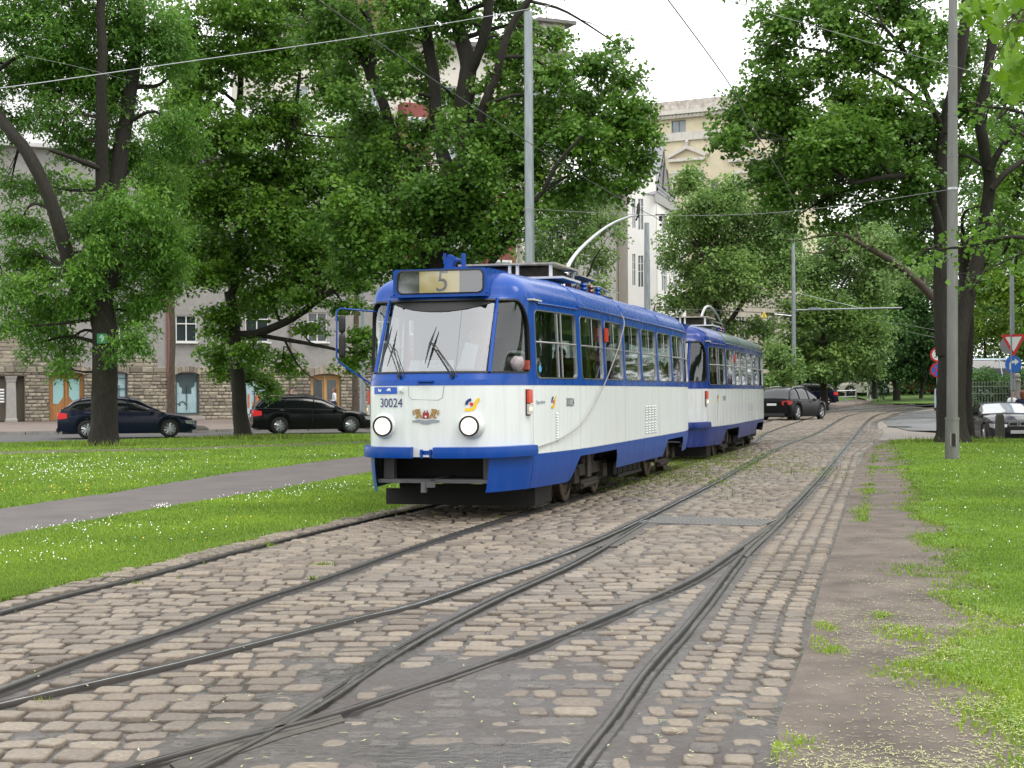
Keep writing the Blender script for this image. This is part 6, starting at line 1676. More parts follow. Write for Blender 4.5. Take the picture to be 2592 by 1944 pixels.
at = o.data.attributes.new('tone', 'FLOAT', 'POINT'); at.data.foreach_set('value', np.array(TT_, dtype=np.float32))
# arched voussoirs over the openings
for (a, b_, c, d), big in [(hl[0], 0), (hl[1], 1), (sl[0], 0), (sl[1], 0), (sl[2], 0)]:
    n = 7; w = (b_ - a) / 2 + .08; cx = (a + b_) / 2; rise = .30
    for k in range(n):
        t0, t1 = -1 + 2 * k / n, -1 + 2 * (k + 1) / n; hh = .30 + (.18 if big else 0) * (1 - abs(t0 + t1) / 2)
        z0, z1 = d - .08 + rise * (1 - t0 * t0) * .6, d - .08 + rise * (1 - t1 * t1) * .6
        q = MB(); q.prism([(cx + t0 * w + .01, z0), (cx + t1 * w - .01, z1), (cx + t1 * w * 1.08 - .01, z1 + hh), (cx + t0 * w * 1.08 + .01, z0 + hh)], .0, .13 + .03 * r_.random(), fn=lambda x, y, h: (x, -h, y))
        q.build('arch_stone', M_BLOCK, SB)
M_WOOD = mat('door_wood', (.36, .17, .055), .5, var=.3, scale=5, stretch=(8, 8, 1)); M_WOOD2 = mat('frame_wood_pale', (.50, .30, .12), .5, var=.25, scale=5, stretch=(8, 8, 1)); M_CYAN = mat('frosted_turquoise', (.30, .52, .52), .3)
def shop_door(F, r, cut, mg, label):
    a, b_, c, d = r; y = .22; q = MB(); w = b_ - a
    q.box((a + .06, y, (c + d) / 2), (.12, .12, d - c)); q.box((b_ - .06, y, (c + d) / 2), (.12, .12, d - c)); q.box(((a + b_) / 2, y, d - .07), (w, .118, .30)); q.box(((a + b_) / 2, y, (c + d) / 2), (.09, .14, d - c))
    dr = q.build('shop_door', M_WOOD2 if not cut else M_WOOD, F.root); dr['label'] = label
    for k in (0, 1):
        l0 = a + .12 + k * (w / 2 - .06); l1 = l0 + w / 2 - .18 + .02
        q = MB()
        if cut:
            g = [(l0 + .12, c + 1.05 + (.35 if k else 0)), (l1 - .12, c + 1.05 + (0 if k else 0) + (0 if k else .35)), (l1 - .12, d - .42), (l0 + .12, d - .42)]
            g = [(l0 + .10, c + (1.35 if k else .95)), (l0 + (.42 if k else .38), c + .95), (l1 - .10, c + (.95 if k else 1.35)), (l1 - .10, d - .42), (l0 + .10, d - .42)]
            q.add([(l0, y + .02, c), (l1, y + .02, c), (l1, y + .02, d - .2), (l0, y + .02, d - .2)], [(0, 1, 2, 3)])
        else:
            g = [(l0 + .10, c + .35), (l1 - .10, c + .35), (l1 - .10, d - .36), (l0 + .10, d - .36)]
            q.add([(l0, y + .02, c), (l1, y + .02, c), (l1, y + .02, d - .2), (l0, y + .02, d - .2)], [(0, 1, 2, 3)])
        lf = q.build('door_leaf', M_WOOD if cut else M_WOOD2, dr)
        q = MB(); q.add([(x, y + .005, z_) for x, z_ in g], [tuple(range(len(g)))]); q.build('glass', mg, dr)
shop_door(F1, (hl[0][0], hl[0][1], zg, hl[0][3] + .12), True, M_CYAN, 'orange brown arched double door with turquoise panes')
shop_door(F1, (hl[1][0], hl[1][1], zg, hl[1][3] + .1), False, M_WGLASS, 'pale wood framed arched door with dark glass')
M_POST = mat('shop_window_poster', (.36, .50, .54), .25, var=.2, scale=1.2); M_PDARK = mat('poster_dark', (.05, .08, .09), .4); M_PORG = mat('poster_orange', (.50, .16, .08), .4, var=.3, scale=4)
for i, r in enumerate(sl):
    a, b_, c, d = r; q = MB(); y = .15
    q.box((a + .04, y, (c + d) / 2), (.08, .1, d - c)); q.box((b_ - .04, y, (c + d) / 2), (.08, .1, d - c)); q.box(((a + b_) / 2, y, c + .05), (b_ - a, .098, .1)); q.box(((a + b_) / 2, y, (c + d) / 2 - .2), (.03, .11, (d - c) * .6))
    if i == 0:
        for k in (1, 2, 3): q.box(((a + b_) / 2, y, c + (d - c) * k / 4 + .3), (b_ - a, .06, .03))
    w = q.build('shop_window', M_PDARK, F1.root); q = MB(); q.add([(a, y + .03, c), (b_, y + .03, c), (b_, y + .03, d + .2), (a, y + .03, d + .2)], [(0, 1, 2, 3)]); q.build('pane', M_POST, w)
    q = MB()
    if i == 1:
        cx, cz = (a + b_) / 2, d - .35
        for dx, dz, r0 in ((-.3, .05, .3), (.3, .05, .3), (0, .15, .36), (-.2, -.25, .24), (.22, -.25, .24), (0, -.45, .26)): q.add([(cx + dx + r0 * math.cos(k * .628), y + .02 - .001 * dx, cz + dz + r0 * math.sin(k * .628)) for k in range(10)], [tuple(range(10))])
        q.add([(cx - .28, y + .018, cz - .8), (cx + .28, y + .018, cz - .8), (cx + .25, y + .018, cz - .4), (cx - .25, y + .018, cz - .4)], [(0, 1, 2, 3)])
        pts = arcpts(cx - .25, c + .55, .18, 0, 180, 8); q.tube([(p[0], y + .01, p[1]) for p in pts], .03, 4); pts = arcpts(cx - .48, c + .5, .12, 0, 180, 6); q.tube([(p[0], y + .01, p[1]) for p in pts], .03, 4)
        tag(q.build('poster_print', M_PDARK, w), kind='stuff'); w['label'] = 'shop window with pale blue poster and dark tree shape'
    elif i == 2:
        q.box(((a + b_) / 2 + .2, y + .015, c + .95), (.35, .01, .45)); q.box(((a + b_) / 2 - .35, y + .015, c + .85), (.12, .01, .8)); q.box(((a + b_) / 2 - .1, y + .014, c + .5), (.08, .01, .6)); tag(q.build('poster_print', M_PORG, w), kind='stuff'); w['label'] = 'shop window with pale poster showing orange figures'
# recess with the squat column
a, b_, c, d = rc
q = MB(); q.box(((a + b_) / 2, .5, (zg + d) / 2), (b_ - a, .02, d - zg)); q.build('porch_back', mat('porch_dark', (.05, .045, .04), .9), F1.root)
uc = F1.u(28); q = MB(); prof = [(.42, zg), (.42, zg + .12), (.36, zg + .2), (.33, zg + 1.8), (.31, d - .35), (.32, d - .32), (.36, d - .28), (.33, d - .25), (.40, d - .08), (.42, d - .0)]
for r0, z0 in prof: pass
q.lathe([(r_0 * 1.05, z_0) for r_0, z_0 in prof], (uc, .15, 0), 'z', 4); q.v = [(uc + (x - uc) * math.cos(.785) - (y - .15) * math.sin(.785), .15 + (x - uc) * math.sin(.785) + (y - .15) * math.cos(.785), z_) for x, y, z_ in q.v]
q.build('porch_column', mat('column_render', (.33, .32, .30), .9, var=.1, scale=6), F1.root)
q = MB(); 
for k in range(5): q.box((F1.u(2), -.02, zg + 1.1 + k * .16), (.35, .03, .09))
q.build('name_plate', M_WHITEP, F1.root)
q = MB(); u0 = F1.u(425); q.tube([(u0, -.10, zg), (u0, -.10, ztop1)], .06, 8); q.build('drainpipe', mat('downpipe_red', (.22, .07, .055), .6), F1.root, 60)
for px_ in (735, 1000):
    u0 = F1.u(px_); q = MB(); q.tube([(u0, -.1, zg), (u0, -.1, ztop1)], .05, 8); q.build('drainpipe', M_SBACK, F1.root, 60)
for (x0, x1) in ((436, 512), (604, 690), (776, 872)):
    u0, u1 = F1.u(x0), F1.u(x1); q = MB(); q.box(((u0 + u1) / 2, -.35, .16), (u1 - u0, .7, .14)); q.box(((u0 + u1) / 2, -.2, .27), ((u1 - u0) * .9, .4, .10)); q.build('door_step', M_KERB, F1.root)

# --- cream house with red bays behind the great maple
F2 = Facade(700, 97.0, 1436, 106.0, 'apartment_house', 'cream house with dark red bays and red roof half hidden behind the great maple')
M_CREAM = mat('cream_render', (.62, .585, .53), .9, var=.08, scale=1.5); M_REDP = mat('dark_red_panel', (.22, .06, .055), .8, var=.15, scale=2); M_REDR = mat('red_tile_roof', (.22, .08, .065), .85, var=.25, scale=4)
ztop2 = F2.uz(1100, 110)[1]
w2 = [F2.rect(x, y, x + 42, y + 72) for x in (745, 850, 935, 1120, 1180, 1330, 1385) for y in (215, 330, 450, 570, 690, 810, 930)]
mb = MB(); wall_holes(mb, 0, F2.L, 0, ztop2, w2); mb.build('wall', M_CREAM, F2.root)
mb = MB(); mb.box((F2.L / 2, 5.2, ztop2 / 2), (F2.L, 9.6, ztop2 - .1)); mb.build('building_mass', M_CREAM, F2.root)
for w in w2: window(F2, w, cols=2, transom=.6, mg=M_WGLASSL)
for (x0, x1) in ((1012, 1078), (1218, 1292)):
    a, b_ = F2.u(x0), F2.u(x1); z1 = F2.uz(x0, 265)[1]
    q = MB(); q.box(((a + b_) / 2, -.5, z1 / 2), (b_ - a, 1.0, z1)); by = q.build('bay', M_REDP, F2.root)
    for y0 in (300, 420, 540, 660, 780): 
        za, zb = F2.uz(x0, y0 + 70)[1], F2.uz(x0, y0)[1]; q = MB(); q.box(((a + b_) / 2, -1.02, (za + zb) / 2), ((b_ - a) * .7, .06, zb - za)); q.build('window', M_WINF, by); q = MB(); q.box(((a + b_) / 2, -1.04, (za + zb) / 2), ((b_ - a) * .58, .06, (zb - za) * .86)); q.build('pane', M_WGLASSL, by)
mb = MB(); a, b_ = F2.u(820), F2.u(1010); z0 = ztop2 - .3; mb.prism([(a, z0), (b_, z0), (b_ - .8, z0 + 3.2), (a + .8, z0 + 3.2)], -.3, 6, fn=lambda x, y, h: (x, h, y)); mb.build('mansard', M_REDR, F2.root)
mb = MB(); mb.box((F2.L / 2, 4.5, ztop2 + .05), (F2.L + .6, 10.6, .3)); mb.build('eave', mat('eave_grey', (.16, .15, .15), .8), F2.root)
a = F2.u(1380); mb = MB(); z1 = F2.uz(1420, 62)[1]; mb.box(((a + F2.L) / 2, 2.5, (ztop2 + z1) / 2), (F2.L - a, 5, z1 - ztop2)); mb.build('stair_tower', M_CREAM, F2.root); mb = MB(); mb.box(((a + F2.L) / 2, 2.5, z1 + .1), (F2.L - a + 1.2, 6.2, .22)); mb.build('tower_eave', mat('eave_grey', (.16, .15, .15), .8), F2.root)

# --- white corner house
F3 = Facade(1320, 110.0, 1562, 110.0, 'apartment_house', 'bright white corner house with slate mansard roof above the trams')
M_WHITE = mat('white_render', (.80, .79, .76), .9, var=.04, scale=1); M_BEIGE = mat('beige_shade_and_pipe', (.56, .53, .48), .9, var=.06, scale=1); M_SLATE = mat('slate_shingle', (.26, .26, .28), .6, var=.2, scale=6)  # beige carries the shade on the white house's side wall; pipes share it
zt3 = F3.uz(1500, 478)[1]
w3 = [F3.rect(x, y, x + 22, y + 75) for x in (1345, 1392, 1447, 1500) for y in (530, 650, 770, 890)]
mb = MB(); wall_holes(mb, 0, F3.L, 0, zt3, w3); mb.build('wall', M_WHITE, F3.root)
for w in w3: window(F3, w, cols=2, transom=.5, fw=.09, mg=M_WGLASSL)
D3 = 106.0
def rel(px, py, D):
    w = P(px, py, D); return np.array([w.x - F3.A[0], w.y - F3.A[1], w.z])
uL, uM = F3.L, rel(1585, 0, D3)[0]
mb = MB(); p0 = (uL, .0); p1 = (uM, D3 - 110.0)
mb.add([(p0[0], p0[1], 0), (p1[0], p1[1], 0), (p1[0], p1[1], zt3), (p0[0], p0[1], zt3)], [(0, 1, 2, 3)]); mb.build('side_wall', M_BEIGE, F3.root)
q = MB(); u0 = rel(1562, 0, 109.4)[0]; q.tube([(u0, -.7, 0), (u0, -.7, zt3)], .08, 8); q.build('drainpipe', mat('downpipe_brown', (.12, .07, .06), .6), F3.root, 60)
# front bay plane at D3 and angled street front beyond
def r3(x0, y0, x1, y1): 
    a = rel(x0, y1, D3); c = rel(x1, y0, D3); return (a[0], c[0], a[2], c[2])
bayw = [r3(1601, 503, 1608, 577), r3(1616, 503, 1628, 581), r3(1601, 643, 1608, 722), r3(1616, 647, 1628, 726), r3(1601, 790, 1608, 870), r3(1616, 790, 1628, 870)]
u0, u1 = rel(1585, 0, D3)[0], rel(1657, 0, D3)[0]; mb = MB(); wall_holes(mb, u0, u1, 0, zt3 + .5, bayw, y=D3 - 110.0, depth=.18); mb.build('bay_wall', M_WHITE, F3.root)
for w in bayw:
    q = MB(); a, b_, c, d = w; q.box(((a + b_) / 2, D3 - 110 + .1, (c + d) / 2), (b_ - a, .04, .05)); q.box(((a + b_) / 2, D3 - 110 + .1, (c + d) / 2), (.06, .05, d - c)); q.box(((a + b_) / 2, D3 - 110 + .1, c + (d - c) * .75), (b_ - a, .045, .04)); x = q.build('window', M_WINF, F3.root)
    q = MB(); q.add([(a, D3 - 110 + .15, c), (b_, D3 - 110 + .15, c), (b_, D3 - 110 + .15, d), (a, D3 - 110 + .15, d)], [(0, 1, 2, 3)]); q.build('pane', M_WGLASSL, x)
pe = rel(1735, 520, 118.0); zt3b = rel(1657, 508, D3)[2]
mb = MB(); A3 = np.array([u1, D3 - 110.0]); B3 = pe[:2]; ln3 = np.linalg.norm(B3 - A3); dd3 = (B3 - A3) / ln3
def s3(t, z): return (A3[0] + dd3[0] * t, A3[1] + dd3[1] * t, z)
def hole3(px0, py0, px1, py1):
    def tt(px, py):
        k = (px - CX) / LENS_PX; ax, ay = A3[0] + F3.A[0], A3[1] + F3.A[1]; t = (k * ay - ax) / (dd3[0] - k * dd3[1]); return t, P(px, py, ay + dd3[1] * t).z
    (t0, z1_), (t1, z0_) = tt(px0, py0), tt(px1, py1); return (t0, t1, z0_, z1_)
h3 = [hole3(1678, 540, 1689, 596), hole3(1677, 666, 1691, 740), hole3(1677, 800, 1691, 870), hole3(1706, 540, 1716, 596), hole3(1706, 666, 1716, 740)]
m2 = MB(); wall_holes(m2, 0, ln3, 0, zt3b, h3); nrm3 = (-dd3[1], dd3[0])
m2.v = [(A3[0] + dd3[0] * x + nrm3[0] * y, A3[1] + dd3[1] * x + nrm3[1] * y, z_) for x, y, z_ in m2.v]; m2.build('street_wall', M_WHITE, F3.root)
for (t0, t1, c, d) in h3:
    q = MB(); q.box(((t0 + t1) / 2, .1, (c + d) / 2), (.07, .05, d - c)); q.box(((t0 + t1) / 2, .1, c + (d - c) * .6), (t1 - t0, .05, .07)); q.v = [(A3[0] + dd3[0] * x + nrm3[0] * y, A3[1] + dd3[1] * x + nrm3[1] * y, z_) for x, y, z_ in q.v]; w = q.build('window', M_WINF, F3.root)
    q = MB(); q.add([(t0, .14, c), (t1, .14, c), (t1, .14, d), (t0, .14, d)], [(0, 1, 2, 3)]); q.v = [(A3[0] + dd3[0] * x + nrm3[0] * y, A3[1] + dd3[1] * x + nrm3[1] * y, z_) for x, y, z_ in q.v]; q.build('pane', M_WGLASSL, w)
for t_ in (.15, ln3 * .42): 
    q = MB(); p = s3(t_, 0); q.tube([(p[0], p[1] - .05, 0), (p[0], p[1] - .05, zt3b)], .04, 6); q.build('drainpipe', M_BEIGE, F3.root, 60)
q = MB(); a = s3(0, zt3b); c = s3(ln3, zt3b); q.prism([(a[0] - .1, a[1] - .5), (c[0] + .3, c[1] - .5), (c[0] + .3, c[1] + .4), (a[0] - .1, a[1] + .4)], zt3b - .1, zt3b + .45); q.build('cornice', mat('cornice_grey', (.36, .35, .34), .8, var=.1, scale=3), F3.root)
# mansard
zm = rel(1680, 372, D3 + 3)[2]
q = MB(); a = np.array(s3(-.2, 0)[:2]); c = np.array(s3(ln3 * .72, 0)[:2])
q.add([(a[0], a[1], zt3b + .4), (c[0], c[1], zt3b + .4), (c[0] - .9, c[1] + 1.4, zm), (a[0] + .9, a[1] + 2.6, zm), (a[0] - 5.5, a[1] + 1.2, zt3b + .8), (a[0] - 4, a[1] + 3.2, zm), (c[0] - 2, c[1] + 9, zm), (c[0], c[1] + 9, zt3b)], [(0, 1, 2, 3), (4, 0, 3, 5), (3, 2, 6, 5), (1, 7, 6, 2)]); mn = q.build('mansard_roof', M_SLATE, F3.root)
sh = None
P00, P10, P11, P01 = np.array([a[0], a[1], zt3b + .4]), np.array([c[0], c[1], zt3b + .4]), np.array([c[0] - .9, c[1] + 1.4, zm]), np.array([a[0] + .9, a[1] + 2.6, zm])
q = MB()
for j in range(14):
    for i in range(9):
        s0 = (i + (j % 2) * .5) / 9; s1 = min(s0 + .105, 1.0); t0 = j / 14; t1 = t0 + .085
        def bl(s_, t_): return P00 * (1 - s_) * (1 - t_) + P10 * s_ * (1 - t_) + P11 * s_ * t_ + P01 * (1 - s_) * t_
        n_ = np.cross(P10 - P00, P01 - P00); n_ /= np.linalg.norm(n_)
        q.add([tuple(bl(s0, t0) + n_ * .06), tuple(bl(s1, t0) + n_ * .06), tuple(bl(s1, t1) + n_ * .015), tuple(bl(s0, t1) + n_ * .015)], [(0, 1, 2, 3)])
tag(q.build('shingle', M_SLATE, mn), kind='stuff')
for s_ in (.22, .62):
    b0, b1, b2, b3 = [bl(s_ + ds, t_) for ds, t_ in ((0, .22), (.2, .22), (.2, .72), (0, .72))]
    q = MB(); nf = n_ * .14; q.add([tuple(p + nf) for p in (b0, b1, b2, b3)] + [tuple(p) for p in (b0, b1, b2, b3)], [(0, 1, 2, 3), (0, 4, 5, 1), (1, 5, 6, 2), (2, 6, 7, 3), (3, 7, 4, 0)]); q.build('dormer_window', mat('dormer_dark', (.05, .045, .05), .3), mn)

# --- yellow house with pediments
F4 = Facade(1640, 140.0, 1990, 134.0, 'apartment_house', 'old yellow house with cornice, attic window and pediment above the slate mansard')
M_YELL = mat('yellow_render', (.64, .57, .41), .9, var=.10, scale=1.2); M_TRIM = mat('pale_stone_trim', (.60, .57, .52), .85, var=.12, scale=3); M_OLD = mat('weathered_parapet', (.46, .42, .38), .9, var=.35, scale=3)
def z4(px, py): return F4.uz(px, py)[1]
at4 = [F4.rect(1704, 306, 1740, 336), F4.rect(1850, 300, 1886, 332), F4.rect(1733, 455, 1752, 505), F4.rect(1800, 455, 1822, 520), F4.rect(1870, 455, 1892, 520)]
zt4 = z4(1720, 290)
mb = MB(); wall_holes(mb, 0, F4.L, 0, zt4, at4); mb.build('wall', M_YELL, F4.root)
mb = MB(); mb.box((F4.L / 2, 5.2, zt4 / 2), (F4.L, 9.6, zt4 - .1)); mb.build('building_mass', M_YELL, F4.root)
for i, w in enumerate(at4): window(F4, w, cols=2, transom=0, mg=M_WGLASSL if i < 2 else M_WGLASS, sill=False, mf=M_TRIM if i > 1 else mat('grey_frame', (.2, .2, .2), .6))
mb = MB(); mb.box((F4.L / 2, .3, (z4(1720, 258) + zt4) / 2 + .25), (F4.L + .4, .8, z4(1720, 258) - zt4 - .3)); pb = mb.build('parapet', M_OLD, F4.root)
q = MB(); q.box((F4.L / 2, -.3, zt4 + .1), (F4.L + .8, .9, .35)); q.box((F4.L / 2, -.15, zt4 - .25), (F4.L + .5, .6, .3)); q.box((F4.L / 2, -.1, z4(1720, 347)), (F4.L, .35, .75)); q.build('cornice', M_TRIM, F4.root)
bk = None
for k in range(34):
    u = .3 + k * F4.L / 34
    if bk is None: q = MB(); q.box((0, 0, 0), (.16, .35, .26)); o = q.build('cornice_bracket', M_TRIM, F4.root); bk = o.data
    else: o = link(bpy.data.objects.new('cornice_bracket', bk), F4.root)
    o.location = (u, -.35, zt4 - .22)
for (x0, x1) in ((1698, 1792), (1850, 1940)):
    a, b_ = F4.u(x0), F4.u(x1); zb, zp = z4(x0, 412), z4(x0, 380); q = MB(); m_ = (a + b_) / 2
    q.prism([(a, zb), (b_, zb), (b_, zb + .25), (a, zb + .25)], 0, .4, fn=lambda x, y, h: (x, -h, y)); q.prism([(a, zb + .3), (m_, zp - .05), (m_, zp + .3), (a - .2, zb + .55)], 0, .42, fn=lambda x, y, h: (x, -h, y)); q.prism([(m_, zp - .05), (b_, zb + .3), (b_ + .2, zb + .55), (m_, zp + .3)], 0, .415, fn=lambda x, y, h: (x, -h, y))
    q.lathe([(.001, zp + .9), (.12, zp + .75), (.2, zp + .55), (.1, zp + .4), (.25, zp + .3)], (m_, -.2, 0), 'z', 8); q.box((m_, -.1, zb - .9), (b_ - a - .6, .25, .3)); q.build('pediment', M_TRIM, F4.root)
    for x in (a + .5, b_ - .5): q = MB(); q.box((x, -.08, zb - 2.6), (.7, .2, 3.0)); q.build('pilaster', M_TRIM, F4.root)
# --- rusticated stone house lower right
F5 = Facade(1835, 124.0, 2010, 130.0, 'stone_house', 'pale stone house with deep horizontal joints glimpsed right of the trailing tram')
M_RUST = mat('rusticated_stone', (.48, .43, .37), .9, var=.15, scale=3)
zt5 = F5.uz(1900, 735)[1]; q = MB(); q.box((F5.L / 2, 5.6, zt5 / 2), (F5.L, 10.8, zt5)); q.build('building_mass', M_SBACK, F5.root)
w5 = [F5.rect(1872, 800, 1888, 860), F5.rect(1940, 800, 1956, 860), F5.rect(1933, 952, 1945, 1010)]
bl5 = None; z = 0
while z < zt5 - .1:
    u = -.2 if int(z / .42) % 2 else 0
    while u < F5.L - .1:
        w = .95; cu, cz = u + w / 2, z + .2
        if not any(a - .2 < cu < b_ + .2 and c - .1 < cz < d + .1 for a, b_, c, d in w5):
            if bl5 is None: qq = MB(); qq.box((0, 0, 0), (.92, .16, .38)); o = qq.build('stone_block', M_RUST, F5.root); bl5 = o.data
            else: o = link(bpy.data.objects.new('stone_block', bl5), F5.root)
            o.location = (cu, .12, cz)
        u += w
    z += .42
for w in w5: window(F5, w, cols=2, transom=.6, mf=M_TRIM, y=.1)
# ================================================================== CARS
M_TYRE = mat('tyre_rubber', (.015, .015, .015), .8); M_RIM = mat('alloy_rim', (.42, .43, .45), .3, .85); M_CARGL = mat('car_window', (.008, .010, .011), .05, spec=.4, coat=.0)
M_CARGL2 = mat('car_windscreen', (.35, .38, .40), .04, spec=1.0, coat=1.0); M_TAIL = mat('tail_lamp_red', (.40, .01, .012), .2, coat=.5)
M_TAILON = bpy.data.materials.new('tail_lamp_lit'); M_TAILON.use_nodes = True
_b = M_TAILON.node_tree.nodes['Principled BSDF']; _b.inputs['Base Color'].default_value = (.45, .01, .012, 1); _b.inputs['Emission Color'].default_value = (1, .03, .03, 1); _b.inputs['Emission Strength'].default_value = .22
M_HEAD = mat('head_lamp', (.55, .57, .6), .12, .5, coat=.6); M_PLATEM = mat('licence_plate', (.66, .68, .68), .5); M_TRIMB = mat('car_trim_black', (.018, .018, .018), .6)
def carpaint(name, c): return mat(name, c, .20, .0, coat=.06, spec=.22)
def interp(tab, x): return float(np.interp(x, [p[0] for p in tab], [p[1] for p in tab]))
def make_car(name, label, loc, rz, L, W, belt, roof, cab, wheels, wr, paint_m, cat='car', tail=M_TAIL, spokes=5, rails=False, ws_glass=None, plate_f=True, wmul=None, group=None, roofm=None, rake=.70):
    """x forward; belt: [(x, z)] outline of hood/belt, roof: [(x, z)] greenhouse outline, cab=(x rear, x front)"""
    t = empty(name, loc, rz, label, cat, group); hw = W / 2
    wf = lambda x: hw * interp(wmul or [(-L / 2, .80), (-L / 2 + .35, .94), (-L / 2 + 1.0, 1), (L / 2 - 1.1, 1), (L / 2 - .45, .93), (L / 2 - .1, .80), (L / 2, .62)], x)
    xs = sorted({*np.linspace(-L / 2, L / 2, 46), *[w + d for w in wheels for d in np.linspace(-wr * 1.22, wr * 1.22, 13)]})
    def zb(x):
        for w in wheels:
            d = abs(x - w)
            if d < wr * 1.14: return max(.2, wr + math.sqrt(max(0, (wr * 1.15) ** 2 - d * d)))
        e = min(1, max(0, (abs(x) - (L / 2 - .45)) / .45)); return .20 + .10 * e
    rows = []
    for x in xs:
        w = wf(x); zt = interp(belt, x); b0 = zb(x); e = (L / 2 - abs(x))
        zz = [b0, b0 + (zt - b0) * .3, b0 + (zt - b0) * .68, zt - .07, zt]; ws_ = [.965, 1.0, .995, .975, .93]
        r = [(x, w * k, z_) for k, z_ in zip(ws_, zz)] + [(x, w * .60, zt + .035), (x, 0, zt + .05)]
        rows.append(r)
    n = 7; mb = MB()
    for sg in (1, -1):
        mb.grid([(p[0], sg * p[1], p[2]) for r in rows for p in r], n, len(rows))
    for r in (rows[0], rows[-1]):
        full = [(p[0], p[1], p[2]) for p in r] + [(p[0], -p[1], p[2]) for p in reversed(r[:-1])]; mb.add(full, [tuple(range(len(full)))])
    body = mb.build('body', paint_m, t, 48)
    # dark tub inside the arches
    mb = MB(); mb.box((0, 0, .42), (L - .3, W * .80, .5)); mb.build('underbody', M_TRIMB, t)
    # greenhouse
    cx = sorted({*np.linspace(cab[0], cab[1], 26)})
    g = MB(); rf = MB(); gr = []
    for x in cx:
        zt = interp(belt, x); zr = max(interp(roof, x), zt + .012); w = wf(x) * .93; k = (zr - zt)
        wt = w - k * .40; gr.append([(x, w, zt - .01), (x, (w + wt) / 2 + .01, zt + k * .5), (x, wt, zr - min(.07, k * .3)), (x, wt * .82, zr - min(.015, k * .2)), (x, 0, zr + .012)])
    steep = [abs(interp(roof, min(cx[-1], x + .06)) - interp(roof, max(cx[0], x - .06))) / .12 > .22 for x in cx]
    V = []; Fs = []; Mi = []
    for sg in (1, -1):
        o = len(V); V += [(p[0], sg * p[1], p[2]) for r in gr for p in r]
        for i in range(len(cx) - 1):
            for k in range(4):
                Fs.append((o + i * 5 + k, o + i * 5 + k + 1, o + (i + 1) * 5 + k + 1, o + (i + 1) * 5 + k))
                st = steep[i] and steep[i + 1]
                Mi.append(1 if k < 2 else (2 if st else 0))
    me = MB(); me.v = V; me.f = Fs; me.m = Mi
    gh = me.build('cabin', [roofm or paint_m, M_CARGL, ws_glass or M_CARGL], t, 40)
    # pillars and window edge
    pil = MB()
    for sg in (1, -1):
        for fx in (.0, .30, .62, 1.0):
            i = int(round(fx * (len(cx) - 1))); 
            if fx in (0., 1.): continue
            r = gr[i]; pil.tube([(r[k][0], sg * (r[k][1] + .006), r[k][2]) for k in (0, 1, 2)], .028, 5)
        j0 = next(i for i in range(len(cx)) if not steep[i]); j1 = max(i for i in range(len(cx)) if not steep[i])
        pil.tube([(gr[i][2][0], sg * (gr[i][2][1] + .004), gr[i][2][2]) for i in range(0, len(cx))], .024, 5)
        pil.tube([(gr[i][0][0], sg * (gr[i][0][1] + .006), gr[i][0][2]) for i in range(0, len(cx))], .013, 4)
    pil.build('pillar', paint_m, t, 60)
    if rails:
        for sg in (1, -1):
            q = MB(); pts = [(gr[i][2][0], sg * (gr[i][2][1] - .05), gr[i][2][2] + .075) for i in range(j0 + 1, j1 - 1)]; q.tube([(pts[0][0] - .1, pts[0][1], pts[0][2] - .06)] + pts + [(pts[-1][0] + .1, pts[-1][1], pts[-1][2] - .06)], .02, 6); q.build('roof_rail', M_RIM if rails == 2 else M_TRIMB, t, 60)
    # door gaps, handles
    q = MB()
    for sg in (1, -1):
        for fx in (.30, .62, .93):
            x = cab[0] + (cab[1] - cab[0]) * fx; w = wf(x); zt = interp(belt, x)
            q.tube([(x, sg * (w * .965 + .003), .26), (x, sg * (w + .003), .5), (x, sg * (w * .975 + .004), zt - .06)], .006, 4)
    q.build('door_gap', M_TRIMB, t)
    for sg in (1, -1):
        for fx in (.38, .70):
            x = cab[0] + (cab[1] - cab[0]) * fx - .12; q = MB(); q.box((x, sg * (wf(x) + .008), interp(belt, x) - .14), (.17, .03, .028)); q.build('door_handle', paint_m, t, 30)
    # wheels
    for x in wheels:
        for sg in (1, -1):
            y = sg * (wf(x) - .115); q = MB(); q.lathe([(wr * .66, .10), (wr * .92, .105), (wr, .075), (wr, -.075), (wr * .92, -.10), (wr * .66, -.1)], (0, 0, 0), 'y', 26); wh = q.build('wheel', M_TYRE, t, 50, loc=(x, y, wr))
            q = MB(); q.lathe([(wr * .70, .085), (wr * .66, .095), (wr * .62, .06), (wr * .60, -.05)], (0, 0, 0), 'y', 26); q.disc((0, .075, 0), (0, 1, 0), wr * .14, .03, 12)
            for k in range(spokes):
                a = 2 * math.pi * k / spokes
                for da in ((-.13, .13) if spokes > 5 else (0,)):
                    q.tube([(0, .07, 0), (wr * .64 * math.cos(a + da), .07, wr * .64 * math.sin(a + da))], .020 if spokes > 5 else .042, 5)
            if sg < 0: q.v = [(p[0], -p[1], p[2]) for p in q.v]
            rm = q.build('rim', M_RIM, wh, 50)
            q = MB(); q.disc((0, 0, 0), (0, 1, 0), wr * .6, .02, 16); q.build('brake_disc', M_TRIMB, wh, 50)
    xr, xf = -L / 2, L / 2
    ztr = interp(belt, xr + .1); ztf = interp(belt, xf - .3)
